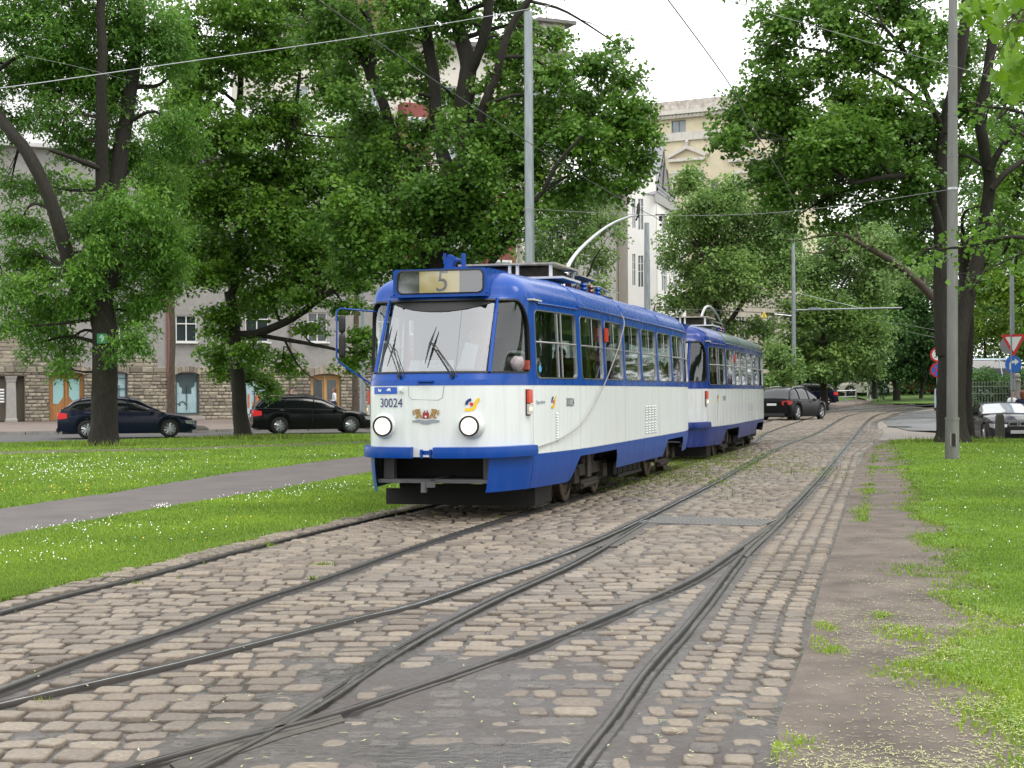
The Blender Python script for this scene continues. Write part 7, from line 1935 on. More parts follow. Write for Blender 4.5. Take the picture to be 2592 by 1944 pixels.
    for sg in (1, -1):
        q = MB(); x0 = xr + .02; w = wf(x0)
        c = [(x0 - .03, sg * w * .62, ztr - .30), (x0 - .03, sg * w * .62, ztr - .10), (x0 + .0, sg * (w + .012), ztr - .06), (x0, sg * (w + .012), ztr - .30), (x0 + .30, sg * (wf(x0 + .3) + .012), ztr - .10), (x0 + .30, sg * (wf(x0 + .3) + .012), ztr - .26)]
        q.add(c, [(0, 1, 2, 3), (3, 2, 4, 5)]); q.build('tail_light', tail, t)
        q = MB(); x1 = xf - .12; w = wf(x1); z0 = ztf - .24; 
        c = [(xf - .015, sg * wf(xf - .02) * .62, z0 + .02), (xf - .03, sg * wf(xf) * .62, z0 + .15), (x1 - .02, sg * (w + .012), z0 + .17), (x1, sg * (w + .015), z0 + .02), (x1 - .30, sg * (wf(x1 - .3) + .012), z0 + .17), (x1 - .24, sg * (wf(x1 - .24) + .012), z0 + .06)]
        q.add(c, [(0, 1, 2, 3), (3, 2, 4, 5)]); q.build('headlight', M_HEAD, t)
        xm = cab[1] - .42; q = MB(); q.box((xm, sg * (wf(xm) + .06), interp(belt, xm) + .06), (.12, .20, .13), taper=.85); q.build('wing_mirror', paint_m, t, 30)
    q = MB(); q.box((xr - .015, 0, ztr - .27 if ztr > .8 else .55), (.02, .52, .115)); q.build('licence_plate', M_PLATEM, t)
    if plate_f: q = MB(); q.box((xf + .01, 0, .42), (.02, .52, .11)); q.build('licence_plate', M_PLATEM, t)
    q = MB(); q.box((xf - .0, 0, .50), (.03, W * .42, .17)); q.build('grille', M_TRIMB, t); q = MB(); q.box((xr + .02, 0, .30), (.12, W * .72, .14)); q.build('rear_bumper', M_TRIMB, t, 30)
    return t
HD = F1.rz
BLK = carpaint('black_car_paint', (.006, .006, .008)); BLK2 = carpaint('dark_blue_paint', (.008, .012, .03))
make_car('estate_car', 'black estate car with lit red tail lamp partly hidden by the ash trunk', (-13.56, 54.3, 0), math.radians(15), 4.7, 1.80,
         [(-2.35, .78), (-2.3, .98), (-1.5, .97), (.9, .91), (1.0, .88), (1.9, .74), (2.2, .62), (2.35, .46)],
         [(-2.22, .99), (-1.75, 1.36), (-1.3, 1.42), (-.2, 1.44), (.35, 1.36), (1.25, .86)], (-2.22, 1.25), (-1.36, 1.42), .325, BLK2, tail=M_TAILON, spokes=9, rails=1)
q = MB()
make_car('estate_car', 'black estate car with tall upright tail lamps and silver wheels passing the slim maple', (-7.64, 58.8, 0), math.radians(15), 4.6, 1.80,
         [(-2.3, .80), (-2.25, .98), (-1.5, .97), (.9, .92), (1.0, .89), (1.9, .76), (2.15, .64), (2.3, .46)],
         [(-2.2, 1.0), (-1.98, 1.34), (-1.6, 1.42), (-.3, 1.46), (.3, 1.38), (1.2, .88)], (-2.2, 1.2), (-1.32, 1.36), .325, BLK, tail=M_TAILON, spokes=9, rails=1)
make_car('off_road_car', 'large black off road car turning behind the trailing tram', (14.62, 80.3, 0), math.radians(55), 5.0, 1.98,
         [(-2.5, .92), (-2.42, 1.08), (-1.5, 1.09), (1.0, 1.05), (1.1, 1.02), (2.1, .92), (2.35, .78), (2.5, .56)],
         [(-2.35, 1.10), (-1.95, 1.58), (-1.5, 1.68), (-.2, 1.73), (.4, 1.66), (1.35, 1.02)], (-2.35, 1.35), (-1.48, 1.52), .39, mat('suv_black_paint', (.003, .003, .004), .25, spec=.12), spokes=5, rails=2, wmul=[(-2.5, .90), (-2.3, .97), (-1.5, 1), (1.4, 1), (2.1, .94), (2.4, .82), (2.5, .66)], ws_glass=mat('car_window_pale', (.05, .055, .06), .08, spec=.45))
cp = make_car('coupe', 'dark coupe facing us behind the short stone bollard, its windscreen reflecting the sky', (16.65, 52.4, -.30), math.radians(-95), 4.82, 1.855,
         [(-2.41, .80), (-2.3, .98), (-1.6, .98), (.5, .93), (.8, .95), (1.6, .88), (2.1, .76), (2.3, .66), (2.41, .50)],
         [(-1.6, 1.0), (-1.0, 1.27), (-.4, 1.37), (.05, 1.36), (1.0, .95)], (-1.6, .95), (-1.34, 1.44), .34, carpaint('coupe_paint', (.012, .012, .018)), ws_glass=M_CARGL2, plate_f=True, roofm=mat('soft_top', (.03, .03, .035), .9))
for sg in (-1, 1):
    q = MB(); q.prism([(sg * .03, .62), (sg * .30, .60), (sg * .34, .68), (sg * .28, .75), (sg * .04, .74)], 2.405, 2.43, fn=lambda x, y, h: (h, x, y)); kg = q.build('kidney_grille', M_RIM, cp, 30)
    q = MB(); q.prism([(sg * .055, .635), (sg * .28, .62), (sg * .31, .68), (sg * .26, .725), (sg * .06, .72)], 2.42, 2.437, fn=lambda x, y, h: (h, x, y)); q.build('grille', M_TRIMB, kg)
xx = P(2040, 990, 106); make_car('hatchback', 'dark blue car with glowing tail lamp beyond the off road car', (xx.x, 106, .50), math.radians(176), 4.2, 1.75, [(-2.1, .8), (-2.05, .98), (1.0, .95), (1.9, .8), (2.1, .5)], [(-2.0, 1.0), (-1.6, 1.42), (0, 1.48), (.4, 1.4), (1.2, .95)], (-2.0, 1.2), (-1.3, 1.3), .31, BLK2, tail=M_TAILON)
xx = P(2190, 990, 128); make_car('off_road_car', 'white off road car parked under the trees beyond the railing', (xx.x, 128, 1.12), math.radians(178), 4.6, 1.8, [(-2.3, .9), (-2.25, 1.08), (1.0, 1.06), (1.9, .95), (2.3, .6)], [(-2.28, 1.1), (-2.1, 1.72), (0, 1.8), (.6, 1.7), (1.2, 1.08)], (-2.28, 1.2), (-1.4, 1.4), .37, carpaint('off_white_paint', (.52, .49, .44)))
xx = P(2352, 980, 132); make_car('hatchback', 'red car in the shade under the dark grove', (xx.x, 132, 1.2), math.radians(185), 4.0, 1.7, [(-2, .8), (-1.95, .98), (1.0, .95), (1.8, .8), (2, .5)], [(-1.9, 1.0), (-1.5, 1.4), (0, 1.46), (.4, 1.38), (1.2, .95)], (-1.9, 1.2), (-1.25, 1.25), .30, carpaint('red_paint', (.35, .03, .025)))
xx = P(2508, 940, 76); make_car('van', 'pale blue van whose roof shows above the hedge', (xx.x, 76, .25), math.radians(8), 5.2, 1.95, [(-2.6, 1.3), (1.6, 1.3), (2.4, 1.0), (2.6, .6)], [(-2.55, 2.6), (-2.2, 2.78), (1.1, 2.78), (1.9, 1.3)], (-2.58, 1.9), (-1.6, 1.7), .34, carpaint('pale_blue_paint', (.45, .55, .62)))

# ================================================================== POLES, SIGNS, WIRES
M_POLE = mat('galvanised_pole', (.27, .30, .32), .45, .5, var=.2, scale=3, stretch=(3, 3, .6)); M_CONC = mat('concrete_pole', (.38, .36, .33), .9, var=.15, scale=4); M_WIRE = mat('wire_grey', (.26, .26, .27), .5, .5); M_WIRED = mat('wire_dark', (.05, .05, .055), .6)
def pole(name, label, x, D, segs, m=M_POLE, cat='pole', z0=0.0, xt=None, bands=()):
    """segs: [(pixel y of the top, radius)] upward from the ground"""
    b0 = P(x, HY, D); root = empty(name, (b0.x, D, z0), 0, label, cat); zb = 0.0; prev = 0
    for i, (y, r0, r1) in enumerate(segs):
        zt = P(x, y, D).z - z0; dx0 = 0 if xt is None else (xt - x) * D / LENS_PX * zb / max(.1, (P(x, segs[-1][0], D).z - z0)); dx1 = 0 if xt is None else (xt - x) * D / LENS_PX * zt / max(.1, (P(x, segs[-1][0], D).z - z0))
        q = MB(); q.tube([(dx0, 0, zb), (dx0 * .5 + dx1 * .5, 0, (zb + zt) / 2), (dx1, 0, zt)], [r0, (r0 + r1) / 2, r1], 18); q.build('shaft', m, root, 50)
        if i: q = MB(); q.disc((dx0, 0, zb), (0, 0, 1), prev * 1.06, .06, 18); q.build('collar', m, root, 50)
        zb = zt; prev = r1
    for y in bands:
        q = MB(); z_ = P(x, y, D).z - z0; q.disc((0 if xt is None else (xt - x) * D / LENS_PX * z_ / (P(x, segs[-1][0], D).z - z0), 0, z_), (0, 0, 1), .125, .05, 18); q.build('wire_band', M_RIM, root, 50)
    return root
pole('mast', 'tall grey steel mast rising from behind the roof of the leading tram', 1343, 40, [(955, .15, .15), (530, .13, .125), (30, .125, .11)], bands=(529,))
rp = pole('mast', 'grey street mast with an open service hatch standing on the right lawn', 2409, 32.9, [(1060, .150, .143), (395, .118, .112), (290, .110, .100), (-60, .100, .09)], xt=2419, bands=(478,), m=mat('grey_painted_mast', (.17, .17, .16), .55, .15, var=.2, scale=2.5, stretch=(3, 3, .5)))
q = MB(); q.box((-.01, -.150, .44), (.105, .03, .26)); q.build('service_hatch', M_DARK, rp); q = MB()
for (dx, dz, w, h) in ((-.06, 0, .012, .28), (.05, 0, .012, .28)): q.box((-.01 + dx, -.157, .44 + dz), (w, .02, h))
q.build('hatch_frame', M_CONC, rp)
pole('mast', 'slim grey mast in front of the white corner house', 1640, 76, [(660, .15, .15), (564, .14, .12)])
pr = pole('mast', 'grey mast with contact wire arm beside the pavement railing', 2010, 93, [(735, .13, .12), (600, .12, .11)], z0=.1)
q = MB(); a = P(2010, 785, 93) - Vector(pr.location); b_ = P(2283, 779, 93) - Vector(pr.location); q.tube([tuple(a), tuple(b_)], .05, 8); a2 = P(2010, 740, 93) - Vector(pr.location); b2 = P(2180, 780, 93) - Vector(pr.location); q.tube([tuple(a2), tuple(b2)], .015, 5); c = P(2062, 781, 93) - Vector(pr.location); q.box(tuple(c), (.8, .1, .12)); q.build('bracket_arm', M_POLE, pr, 50)
q = MB(); a = P(2010, 800, 93) - Vector(pr.location); b_ = P(1960, 795, 93) - Vector(pr.location); q.tube([tuple(a), tuple(b_)], .03, 6); q.build('bracket_arm', M_RIM, pr, 50)
pole('mast', 'grey mast on the pavement left of the leading tram mirror', 918, 69, [(1010, .15, .14), (380, .125, .10)], z0=.1)
pc = pole('lamp_post', 'concrete lamp post with twin pale lamp arms among the maple leaves', 1318, 58, [(350, .11, .09)], m=M_CONC, cat='lamp post')
for sg in (-1, 1):
    q = MB(); zt = P(1318, 350, 58).z; q.tube([(0, 0, zt), (sg * .14, 0, zt + .10), (sg * .32, 0, zt + .08)], .03, 6); q.box((sg * .38, 0, zt + .07), (.3, .14, .07)); q.build('lamp_arm', M_WHITEP, pc, 40)
q = MB(); xg = P(1657, 800, 100); root = empty('lamp_post', (xg.x, 100, 0), 0, 'small brown gooseneck lamp before the white corner house', 'lamp post'); pts = [(0, 0, 0), (0, 0, P(1657, 778, 100).z), (.06, 0, P(1660, 770, 100).z), (.2, 0, P(1664, 768, 100).z), (.34, 0, P(1669, 771, 100).z), (.38, 0, P(1671, 778, 100).z)]
q.tube(pts, .05, 6); q.build('gooseneck', mat('brown_iron', (.12, .06, .045), .6), root, 60); q = MB(); q.disc((.38, 0, pts[-1][2] - .05), (0, 0, 1), .05, .2, 10, r2=.12); q.build('lamp_shade', mat('brown_iron', (.12, .06, .045), .6), root, 60)

# traffic signs
M_SRED = mat('sign_red', (.58, .02, .03), .4); M_SWH = mat('sign_white', (.75, .76, .76), .4); M_SBLU = mat('sign_blue', (.015, .14, .58), .4); M_SBK = mat('sign_black', (.02, .02, .02), .5); M_SBACKM = mat('sign_back_grey', (.25, .26, .27), .5, .5); M_SGRN = mat('plate_green', (.02, .20, .09), .5); M_SYEL = mat('sign_yellow', (.72, .55, .08), .5)
def circ(r, n=28, cx=0, cz=0): return [(cx + r * math.cos(2 * math.pi * k / n), cz + r * math.sin(2 * math.pi * k / n)) for k in range(n)]
def sign(name, label, loc, rz, layers, back=None, cat='traffic sign', post=None):
    """layers: (polygon in x-z, material, proud)"""
    root = empty(name, loc, rz, label, cat)
    q = MB(); q.prism(layers[0][0], 0, -.012, fn=lambda x, y, h: (x, -h, y)); q.build('sign_back', M_SBACKM, root)
    for i, (pl, m, pr_) in enumerate(layers):
        q = MB(); q.add([(x, -.002 - .003 * (i + 1), z_) for x, z_ in pl], [tuple(range(len(pl)))]); q.build('sign_face' if i == 0 else 'sign_mark', m, root)
    if post:
        q = MB(); q.tube([(0, .05, -loc[2]), (0, .05, post)], .032, 10); q.build('post', M_POLE, root, 50)
    return root
DS = 53.5
py_ = P(2566, 866, DS); sgw = sign('give_way_sign', 'red bordered white triangle pointing down, top sign of the right pole', (py_.x, DS, py_.z), math.radians(-42),
     [([(-.46, .27), (.46, .27), (0, -.53)], M_SRED, 0), ([(-.30, .185), (.30, .185), (0, -.335)], M_SWH, 0)])
pb_ = P(2565, 922, DS); sign('turn_right_sign', 'round blue sign with white arrow turning right below the triangle', (pb_.x, DS, pb_.z), math.radians(-42),
     [(circ(.30), M_SBLU, 0), ([(-.14, -.18), (-.07, -.18), (-.07, -.02), (-.045, .03), (0, .045), (.06, .045), (.06, -.03), (.21, .085), (.06, .20), (.06, .125), (-.02, .125), (-.10, .09), (-.14, .02)], M_SWH, 0)])
q = MB(); pq = P(2562, 960, DS); rt = empty('sign_pole', (pq.x, DS + .06, -.29), 0, 'thin pole carrying the triangle and blue arrow signs', 'pole'); q.tube([(0, 0, 0), (0, 0, 3.9)], .03, 10); q.build('shaft', M_POLE, rt, 50)
pole('mast', 'pale mast rising above the triangle and blue arrow signs', 2563, 60, [(640, .095, .08)], z0=-.28)
q = MB(); p2 = P(2553, 874, DS + .5); r2_ = sign('sign_reverse', 'back of a round sign just behind the white triangle', (p2.x, DS + .5, p2.z), math.radians(150), [(circ(.30), M_SBACKM, 0)])
me, co = text_mesh('30', .36, .8)
D3s = 63.0; p3 = P(2373, 898, D3s); s30 = sign('speed_limit_sign', 'round 30 sign with red ring peeking out left of the right maple', (p3.x, D3s, p3.z), 0, [(circ(.30), M_SRED, 0), (circ(.225), M_SWH, 0)], post=1.0)
for v, c in zip(me.vertices, co): v.co = (c[0] - .0, -.014, c[1])
me.materials.clear(); me.materials.append(M_SBK); link(bpy.data.objects.new('speed_number', me), s30)
p4 = P(2373, 937, D3s); cr_ = lambda a: [(.24 * math.cos(a) + .028 * math.cos(a + 1.57), .24 * math.sin(a) + .028 * math.sin(a + 1.57)), (.24 * math.cos(a) - .028 * math.cos(a + 1.57), .24 * math.sin(a) - .028 * math.sin(a + 1.57)), (-.24 * math.cos(a) - .028 * math.cos(a + 1.57), -.24 * math.sin(a) - .028 * math.sin(a + 1.57)), (-.24 * math.cos(a) + .028 * math.cos(a + 1.57), -.24 * math.sin(a) + .028 * math.sin(a + 1.57))]
sign('no_stopping_sign', 'round blue no stopping sign with red cross under the speed sign', (p4.x, D3s, p4.z), 0, [(circ(.30), M_SRED, 0), (circ(.235), M_SBLU, 0), (cr_(.785), M_SRED, 0), (cr_(2.356), M_SRED, 0)])
p5 = P(259, 857, 45.55); gp_ = sign('plate', 'small green plate with pale leaf emblem fixed to the ash trunk', (p5.x, 45.5, p5.z), 0, [([(-.145, -.145), (.145, -.145), (.145, .145), (-.145, .145)], M_SGRN, 0), ([(0, -.11), (.03, -.06), (.07, -.05), (.06, 0), (.085, .04), (.05, .06), (.04, .10), (0, .115), (-.04, .10), (-.05, .06), (-.085, .04), (-.06, 0), (-.07, -.05), (-.03, -.06)], mat('plate_pale_green', (.35, .55, .42), .5), 0)], cat='plate')
p6 = P(1934, 797, 82); sign('warning_sign', 'yellow triangular sign hanging from the wires by the trailing tram pole', (p6.x, 82, p6.z), 0, [([(-.19, -.14), (.19, -.14), (0, .20)], M_SYEL, 0), ([(-.03, -.1), (.03, -.1), (0, .1)], M_SBK, 0)])
q = MB()

def wire(label, pts, r, m=M_WIRE, name='wire', cat='wire', group='overhead wires of the tramway'):
    q = MB(); c = catmull([tuple(p) for p in pts], 10); q.tube([tuple(p) for p in c], r * .72, 5); return tag(q.build(name, m, None, 60), label, cat, group)
wire('bright twisted wire sloping down across the left trees from the tall mast', [P(-200, 245, 22), P(0, 223, 24), P(460, 158, 29), P(955, 87, 35), P(1343, 22, 40), P(1500, -10, 43)], .012, M_RIM)
def center(Ra, Rb_, y): return (float(xat(Ra, y)) + float(xat(Rb_, y))) / 2
wire('contact wire over the tram track meeting the collector head', [(center(RA, RB, 12), 12, 5.25), (center(RA, RB, 18), 18, 5.22), (center(RA, RB, 26), 26, 5.15), tuple(P(1625, 533, 31.5)), tuple(P(1672, 559, 36)), (center(RA, RB, 50), 50, 5.1), (center(RA, RB, 70), 70, 5.1)], .009, M_WIRED)
wire('contact wire running down over the polished rail track through the right maple', [(center(RC, RF, 12), 12, 5.35), tuple(P(1849, 217, 18.5)), tuple(P(1892, 299, 21)), tuple(P(2005, 495, 30)), (center(RC, RF, 42), 42, 5.15), (center(RC, RF, 60), 60, 5.1)], .010, M_WIRE)
wire('span wire between the tall mast and the hatch mast over both tracks', [P(1343, 529, 40), P(1572, 542, 38.5), P(1700, 546, 37), P(1936, 540, 35.5), P(2166, 516, 34), P(2409, 479, 32.9)], .008, M_WIRE)
wire('thin wire slanting through the upper right maple behind the mast', [P(1750, -30, 20), P(1953, 35, 24), P(2114, 82, 27), P(2309, 139, 30), P(2500, 191, 33), P(2700, 245, 36)], .008, M_WIRE)
wire('thin wire crossing in front of the white corner house', [P(1480, 815, 80), P(1600, 786, 78), P(1700, 782, 84), P(1934, 790, 82), P(2010, 797, 92)], .012, M_WIRE)
wire('upper wire right of the bracket arm over the distant junction', [P(2200, 810, 93), P(2290, 822, 80), P(2372, 836, 64)], .012, M_WIRE)
wire('lower wire right of the bracket arm over the distant junction', [P(2240, 830, 93), P(2300, 840, 80), P(2372, 855, 64)], .012, M_WIRE)
wire('faint wire over the ash tree', [P(60, 140, 30), P(200, 170, 34), P(330, 205, 40)], .006, M_WIRE)
wire('dark wire curving out of the great maple top towards the sky', [P(1343, 20, 40), P(1452, 62, 38), P(1500, 52, 36), P(1600, -20, 33)], .008, M_WIRED)
iw = P(1672, 553, 36); rt = empty('insulator', tuple(iw), 0, 'dark double insulator hanging on the contact wire beyond the collector head', 'insulator'); q = MB(); q.lathe([(.001, -.07), (.05, -.04), (.03, 0), (.05, .04), (.001, .07)], (0, 0, 0), 'z', 10); q.box((0, 0, .09), (.24, .03, .02)); q.lathe([(.001, -.19), (.04, -.15), (.001, -.11)], (0, 0, 0), 'z', 8); q.build('bell', M_DARK, rt, 60)

# railing on the far pavement
D_R = 112; a = P(2088, 990, D_R); root = empty('railing', (a.x, D_R, .45), math.radians(2), 'low galvanised pavement railing right of the black off road car', 'railing')
q0 = None; n = 4; sp_ = (P(2167, 990, D_R).x - a.x) / 3
for k in range(n):
    q = MB(); q.box((k * sp_, 0, .5), (.10, .10, 1.08)); q.build('post', M_RIM, root)
for z_ in (1.0, .55): q = MB(); q.tube([(0, -.07, z_), (n * sp_ - sp_, -.07, z_ + .06)], .035, 6); q.build('rail', M_RIM, root, 60)
for i, px_ in enumerate((2197, 2203)):
    a = P(px_, 1000, 118); q = MB(); q.tube([(a.x, 118, .6), (a.x, 118, P(px_, 958, 118).z)], .07, 8); tag(q.build('white_post', M_SWH, None, 60), 'white post beside the white off road car, the %s of two' % ('left' if i == 0 else 'right'), 'post')
# bollard
xb = P(2531, 1110, 46.2); root = empty('bollard', (xb.x, 46.2, 0), 0, 'short rounded stone bollard on the grass edge in front of the coupe', 'bollard'); q = MB(); q.lathe([(.15, -.02), (.145, .3), (.13, .62), (.125, .70), (.10, .75), (.05, .78), (.001, .785)], (0, 0, 0), 'z', 18); q.build('shaft', mat('dark_stone', (.075, .07, .06), .9, var=.35, scale=9, bump=.5), root, 50)
# iron fence with stone pier and low wall
DF = 60.5; xa, xb_ = P(2448, 1000, DF).x, P(2780, 1000, DF).x; root = empty('iron_fence', (xa, DF, -.28), 0, 'wrought iron fence in front of the leafy hedge', 'fence')
bar = None; nbar = 44
for k in range(nbar):
    if bar is None: q = MB(); q.box((0, 0, 1.15), (.022, .022, 1.7)); q.lathe([(.001, 2.12), (.03, 2.05), (.001, 1.98)], (0, 0, 0), 'z', 6); o = q.build('fence_bar', mat('iron_grey', (.22, .24, .21), .6, .3), root, 50); bar = o.data
    else: o = link(bpy.data.objects.new('fence_bar', bar), root)
    o.location = ((xb_ - xa) * k / nbar, 0, 0)
for z_ in (1.9, 1.62, .5): q = MB(); q.box(((xb_ - xa) / 2, -.02, z_), (xb_ - xa, .03, .035)); q.build('fence_rail', mat('iron_grey', (.22, .24, .21), .6, .3), root)
q = MB(); q.box(((xb_ - xa) / 2, 0, .16), (xb_ - xa, .35, .36)); q.build('plinth_wall', mat('brown_plinth', (.10, .075, .06), .9, var=.2, scale=3), root)
xq = P(2576, 1000, DF - .3); q = MB(); q.box((xq.x - xa, -.3, 1.05), (.17, .17, 2.1)); q.lathe([(.13, 2.1), (.13, 2.16), (.07, 2.2), (.12, 2.28), (.10, 2.38), (.001, 2.42)], (xq.x - xa, -.3, 0), 'z', 12); q.build('fence_pier', M_CONC, root, 40)
# dug utility cover on the asphalt
g_ = G(2276, 1081); q = MB(); q.disc((0, 0, 0), (0, 0, 1), .75, .03, 24); q.v = [(x * 1.0, y * 1.9, z_) for x, y, z_ in q.v]; o = q.build('manhole_patch', mat('dark_patch', (.03, .03, .028), .7), None); o.scale = (.6, .6, 1); o.location = (g_.x, g_.y, .012); tag(o, 'dark oval patch on the pale asphalt corner', 'patch')
# heap of sand on pavement
# ================================================================== PEOPLE
M_SKIN = mat('skin', (.50, .28, .20), .55); M_HAIRD = mat('hair_dark', (.03, .018, .012), .6); M_HAIRB = mat('hair_brown', (.12, .06, .03), .6); M_HAIRG = mat('hair_grey', (.30, .28, .26), .6); M_EYE = mat('eye_dark', (.02, .015, .012), .3); M_LIP = mat('lips', (.35, .11, .09), .5)
def skin_obj(name, verts, edges, radii, m, parent, sub=1):
    me = bpy.data.meshes.new(name); me.from_pydata(verts, edges, []); me.materials.append(m); o = bpy.data.objects.new(name, me); link(o, parent)
    sk = o.modifiers.new('skin', 'SKIN'); sk.use_smooth_shade = True; sk.use_x_symmetry = False
    lay = me.skin_vertices[0].data if len(me.skin_vertices) else None
    for i, r in enumerate(radii): lay[i].radius = (r, r * .9) if not hasattr(r, '__len__') else r
    lay[0].use_root = True
    ss = o.modifiers.new('subd', 'SUBSURF'); ss.levels = sub; ss.render_levels = sub
    # bake to a plain mesh
    dg = bpy.context.evaluated_depsgraph_get(); mm = bpy.data.meshes.new_from_object(o.evaluated_get(dg)); o.modifiers.clear(); old = o.data; o.data = mm; bpy.data.meshes.remove(old); mm.name = name
    mm.materials.clear(); mm.materials.append(m)
    return o
def person(label, loc, rz, pose, top, bottom, hair, longhair=False, h=1.7, bag=None):
    t = empty('person', loc, rz, label, 'person'); s = h / 1.7
    sit = pose == 'sit'; hz = .0 if sit else .88   # pelvis height above loc
    if sit: legs = {'L': [(.09, 0, .0), (.11, -.42, .03), (.11, -.44, -.40), (.11, -.56, -.43)], 'R': [(-.09, 0, .0), (-.11, -.42, .03), (-.11, -.44, -.40), (-.11, -.56, -.43)]}
    elif pose == 'walk': legs = {'L': [(.09, 0, .86), (.10, -.20, .47), (.09, -.26, .07), (.09, -.40, .03)], 'R': [(-.09, 0, .86), (-.09, .05, .46), (-.09, .26, .12), (-.09, .18, .03)]}
    else: legs = {'L': [(.09, 0, .86), (.10, -.02, .46), (.10, 0, .06), (.10, -.13, .03)], 'R': [(-.09, 0, .86), (-.10, -.02, .46), (-.10, 0, .06), (-.10, -.13, .03)]}
    if sit: arms = {'L': [(.19, 0, .50), (.25, -.04, .22), (.12, -.26, .12), (.08, -.34, .10)], 'R': [(-.19, 0, .50), (-.25, -.04, .22), (-.12, -.26, .12), (-.08, -.34, .10)]}
    elif pose == 'walk': arms = {'L': [(.19, 0, .50), (.24, .06, .22), (.22, -.14, .10), (.20, -.22, .08)], 'R': [(-.19, 0, .50), (-.25, .02, .22), (-.22, -.2, .16), (-.14, -.24, .22)]}
    else: arms = {'L': [(.19, 0, .50), (.25, .02, .22), (.24, -.10, -.02), (.23, -.14, -.10)], 'R': [(-.19, 0, .50), (-.26, .0, .22), (-.2, -.2, .12), (-.15, -.28, .12)]}
    V = [(0, 0, hz), (0, 0, hz + .22), (0, .01, hz + .40), (0, .01, hz + .53), (0, .0, hz + .60), (0, -.015, hz + .68), (0, -.02, hz + .76), (0, -.01, hz + .83)]; R_ = [(.14, .10), (.12, .09), (.15, .10), (.10, .08), .052, .070, .082, .055]; E = [(i, i + 1) for i in range(7)]
    def chain(root_i, pts, rr):
        prev = root_i
        for p, r in zip(pts, rr): V.append(p); R_.append(r); E.append((prev, len(V) - 1)); prev = len(V) - 1
        return prev
    for k in 'LR': chain(0, legs[k], [.085, .062, .042, .038])
    hands = []
    for k in 'LR':
        pts = [(p[0], p[1], p[2] + hz) for p in arms[k]]; hi = chain(3, pts, [.055, .043, .030, .026]); hands.append(hi)
        d = Vector(pts[3]) - Vector(pts[2]); d.normalize(); side = d.cross(Vector((0, 0, 1))).normalized()
        for j, ln in enumerate((.075, .085, .08, .065)):
            p1 = Vector(pts[3]) + d * .03 + side * (j - 1.5) * .018; V.append(tuple(p1 + d * ln * .5)); R_.append(.009); E.append((hi, len(V) - 1)); V.append(tuple(p1 + d * ln + Vector((0, 0, -.02)))); R_.append(.008); E.append((len(V) - 2, len(V) - 1))
        V.append(tuple(Vector(pts[3]) + side * .045 + Vector((0, 0, -.02)))); R_.append(.010); E.append((hi, len(V) - 1))
    V = [(x * s, y * s, z_ * s) for x, y, z_ in V]
    body = skin_obj('body', V, E, [tuple(q * s for q in r) if hasattr(r, '__len__') else r * s for r in R_], M_SKIN, t)
    # shirt and trousers as slightly larger sleeves
    tv = [(0, 0, hz + .02), (0, 0, hz + .22), (0, .01, hz + .40), (0, .01, hz + .525)]; tr = [(.165, .125), (.145, .115), (.175, .125), (.12, .10)]; te = [(0, 1), (1, 2), (2, 3)]
    for k in 'LR':
        pts = [(p[0], p[1], p[2] + hz) for p in arms[k]][:3]; pv = 3
        for p, r in zip(pts, (.075, .062, .048)): tv.append(p); tr.append(r); te.append((pv, len(tv) - 1)); pv = len(tv) - 1
    skin_obj('jacket', [(x * s, y * s, z_ * s) for x, y, z_ in tv], te, [tuple(q * s for q in r) if hasattr(r, '__len__') else r * s for r in tr], top, t)
    bv = [(0, 0, hz)]; br = [(.16, .12)]; be = []
    for k in 'LR':
        pv = 0
        for p, r in zip(legs[k][:3], (.10, .078, .062)): bv.append(p); br.append(r); be.append((pv, len(bv) - 1)); pv = len(bv) - 1
    skin_obj('trousers', [(x * s, y * s, z_ * s) for x, y, z_ in bv], be, [tuple(q * s for q in r) if hasattr(r, '__len__') else r * s for r in br], bottom, t)
    # shoes, hair, face
    for k in 'LR': q = MB(); p = legs[k][2]; f = legs[k][3]; q.box(((p[0] + f[0]) / 2 * s, (p[1] + f[1]) / 2 * s - .02, (p[2] + f[2]) / 2 * s - .01), (.095, .27, .085), taper=.7); q.build('shoe', M_TRIMB, t, 60)
    hc = Vector((0, -.008, hz + .775)) * s; q = MB(); n_ = 14
    for j in range(8):
        th = math.pi * .5 * j / 7 * (1.25 if longhair else 1.05)
        for i in range(n_):
            a = 2 * math.pi * i / n_; front = max(0, -math.sin(a)); rr = .098 * s; zz = math.cos(th); lowr = 1 - .45 * front * (j / 7)
            q.v.append((hc.x + rr * math.sin(th) * math.cos(a) * .92, hc.y + .012 + rr * math.sin(th) * math.sin(a) * (1 - .12 * front), hc.z + rr * 1.12 * (1 - (1 - zz) * lowr)))
    for j in range(7):
        for i in range(n_): q.f.append((j * n_ + i, j * n_ + (i + 1) % n_, (j + 1) * n_ + (i + 1) % n_, (j + 1) * n_ + i)); q.m.append(0)
    if longhair: q.lathe([(.09 * s, .02), (.095 * s, -.08), (.07 * s, -.20)], (hc.x, hc.y + .045, hc.z), 'z', 12)
    q.build('hair', hair, t, 70)
    for sg in (-1, 1):
        q = MB(); q.lathe([(.001, -.009), (.009, 0), (.001, .009)], (sg * .03 * s, hc.y - .075 * s, hc.z - .035 * s), 'z', 8); q.build('eye', M_EYE, t, 70)
        q = MB(); q.lathe([(.001, -.03), (.016, -.01), (.018, .012), (.001, .03)], (sg * .078 * s, hc.y + .005, hc.z - .04 * s), 'z', 8); q.build('ear', M_SKIN, t, 70)
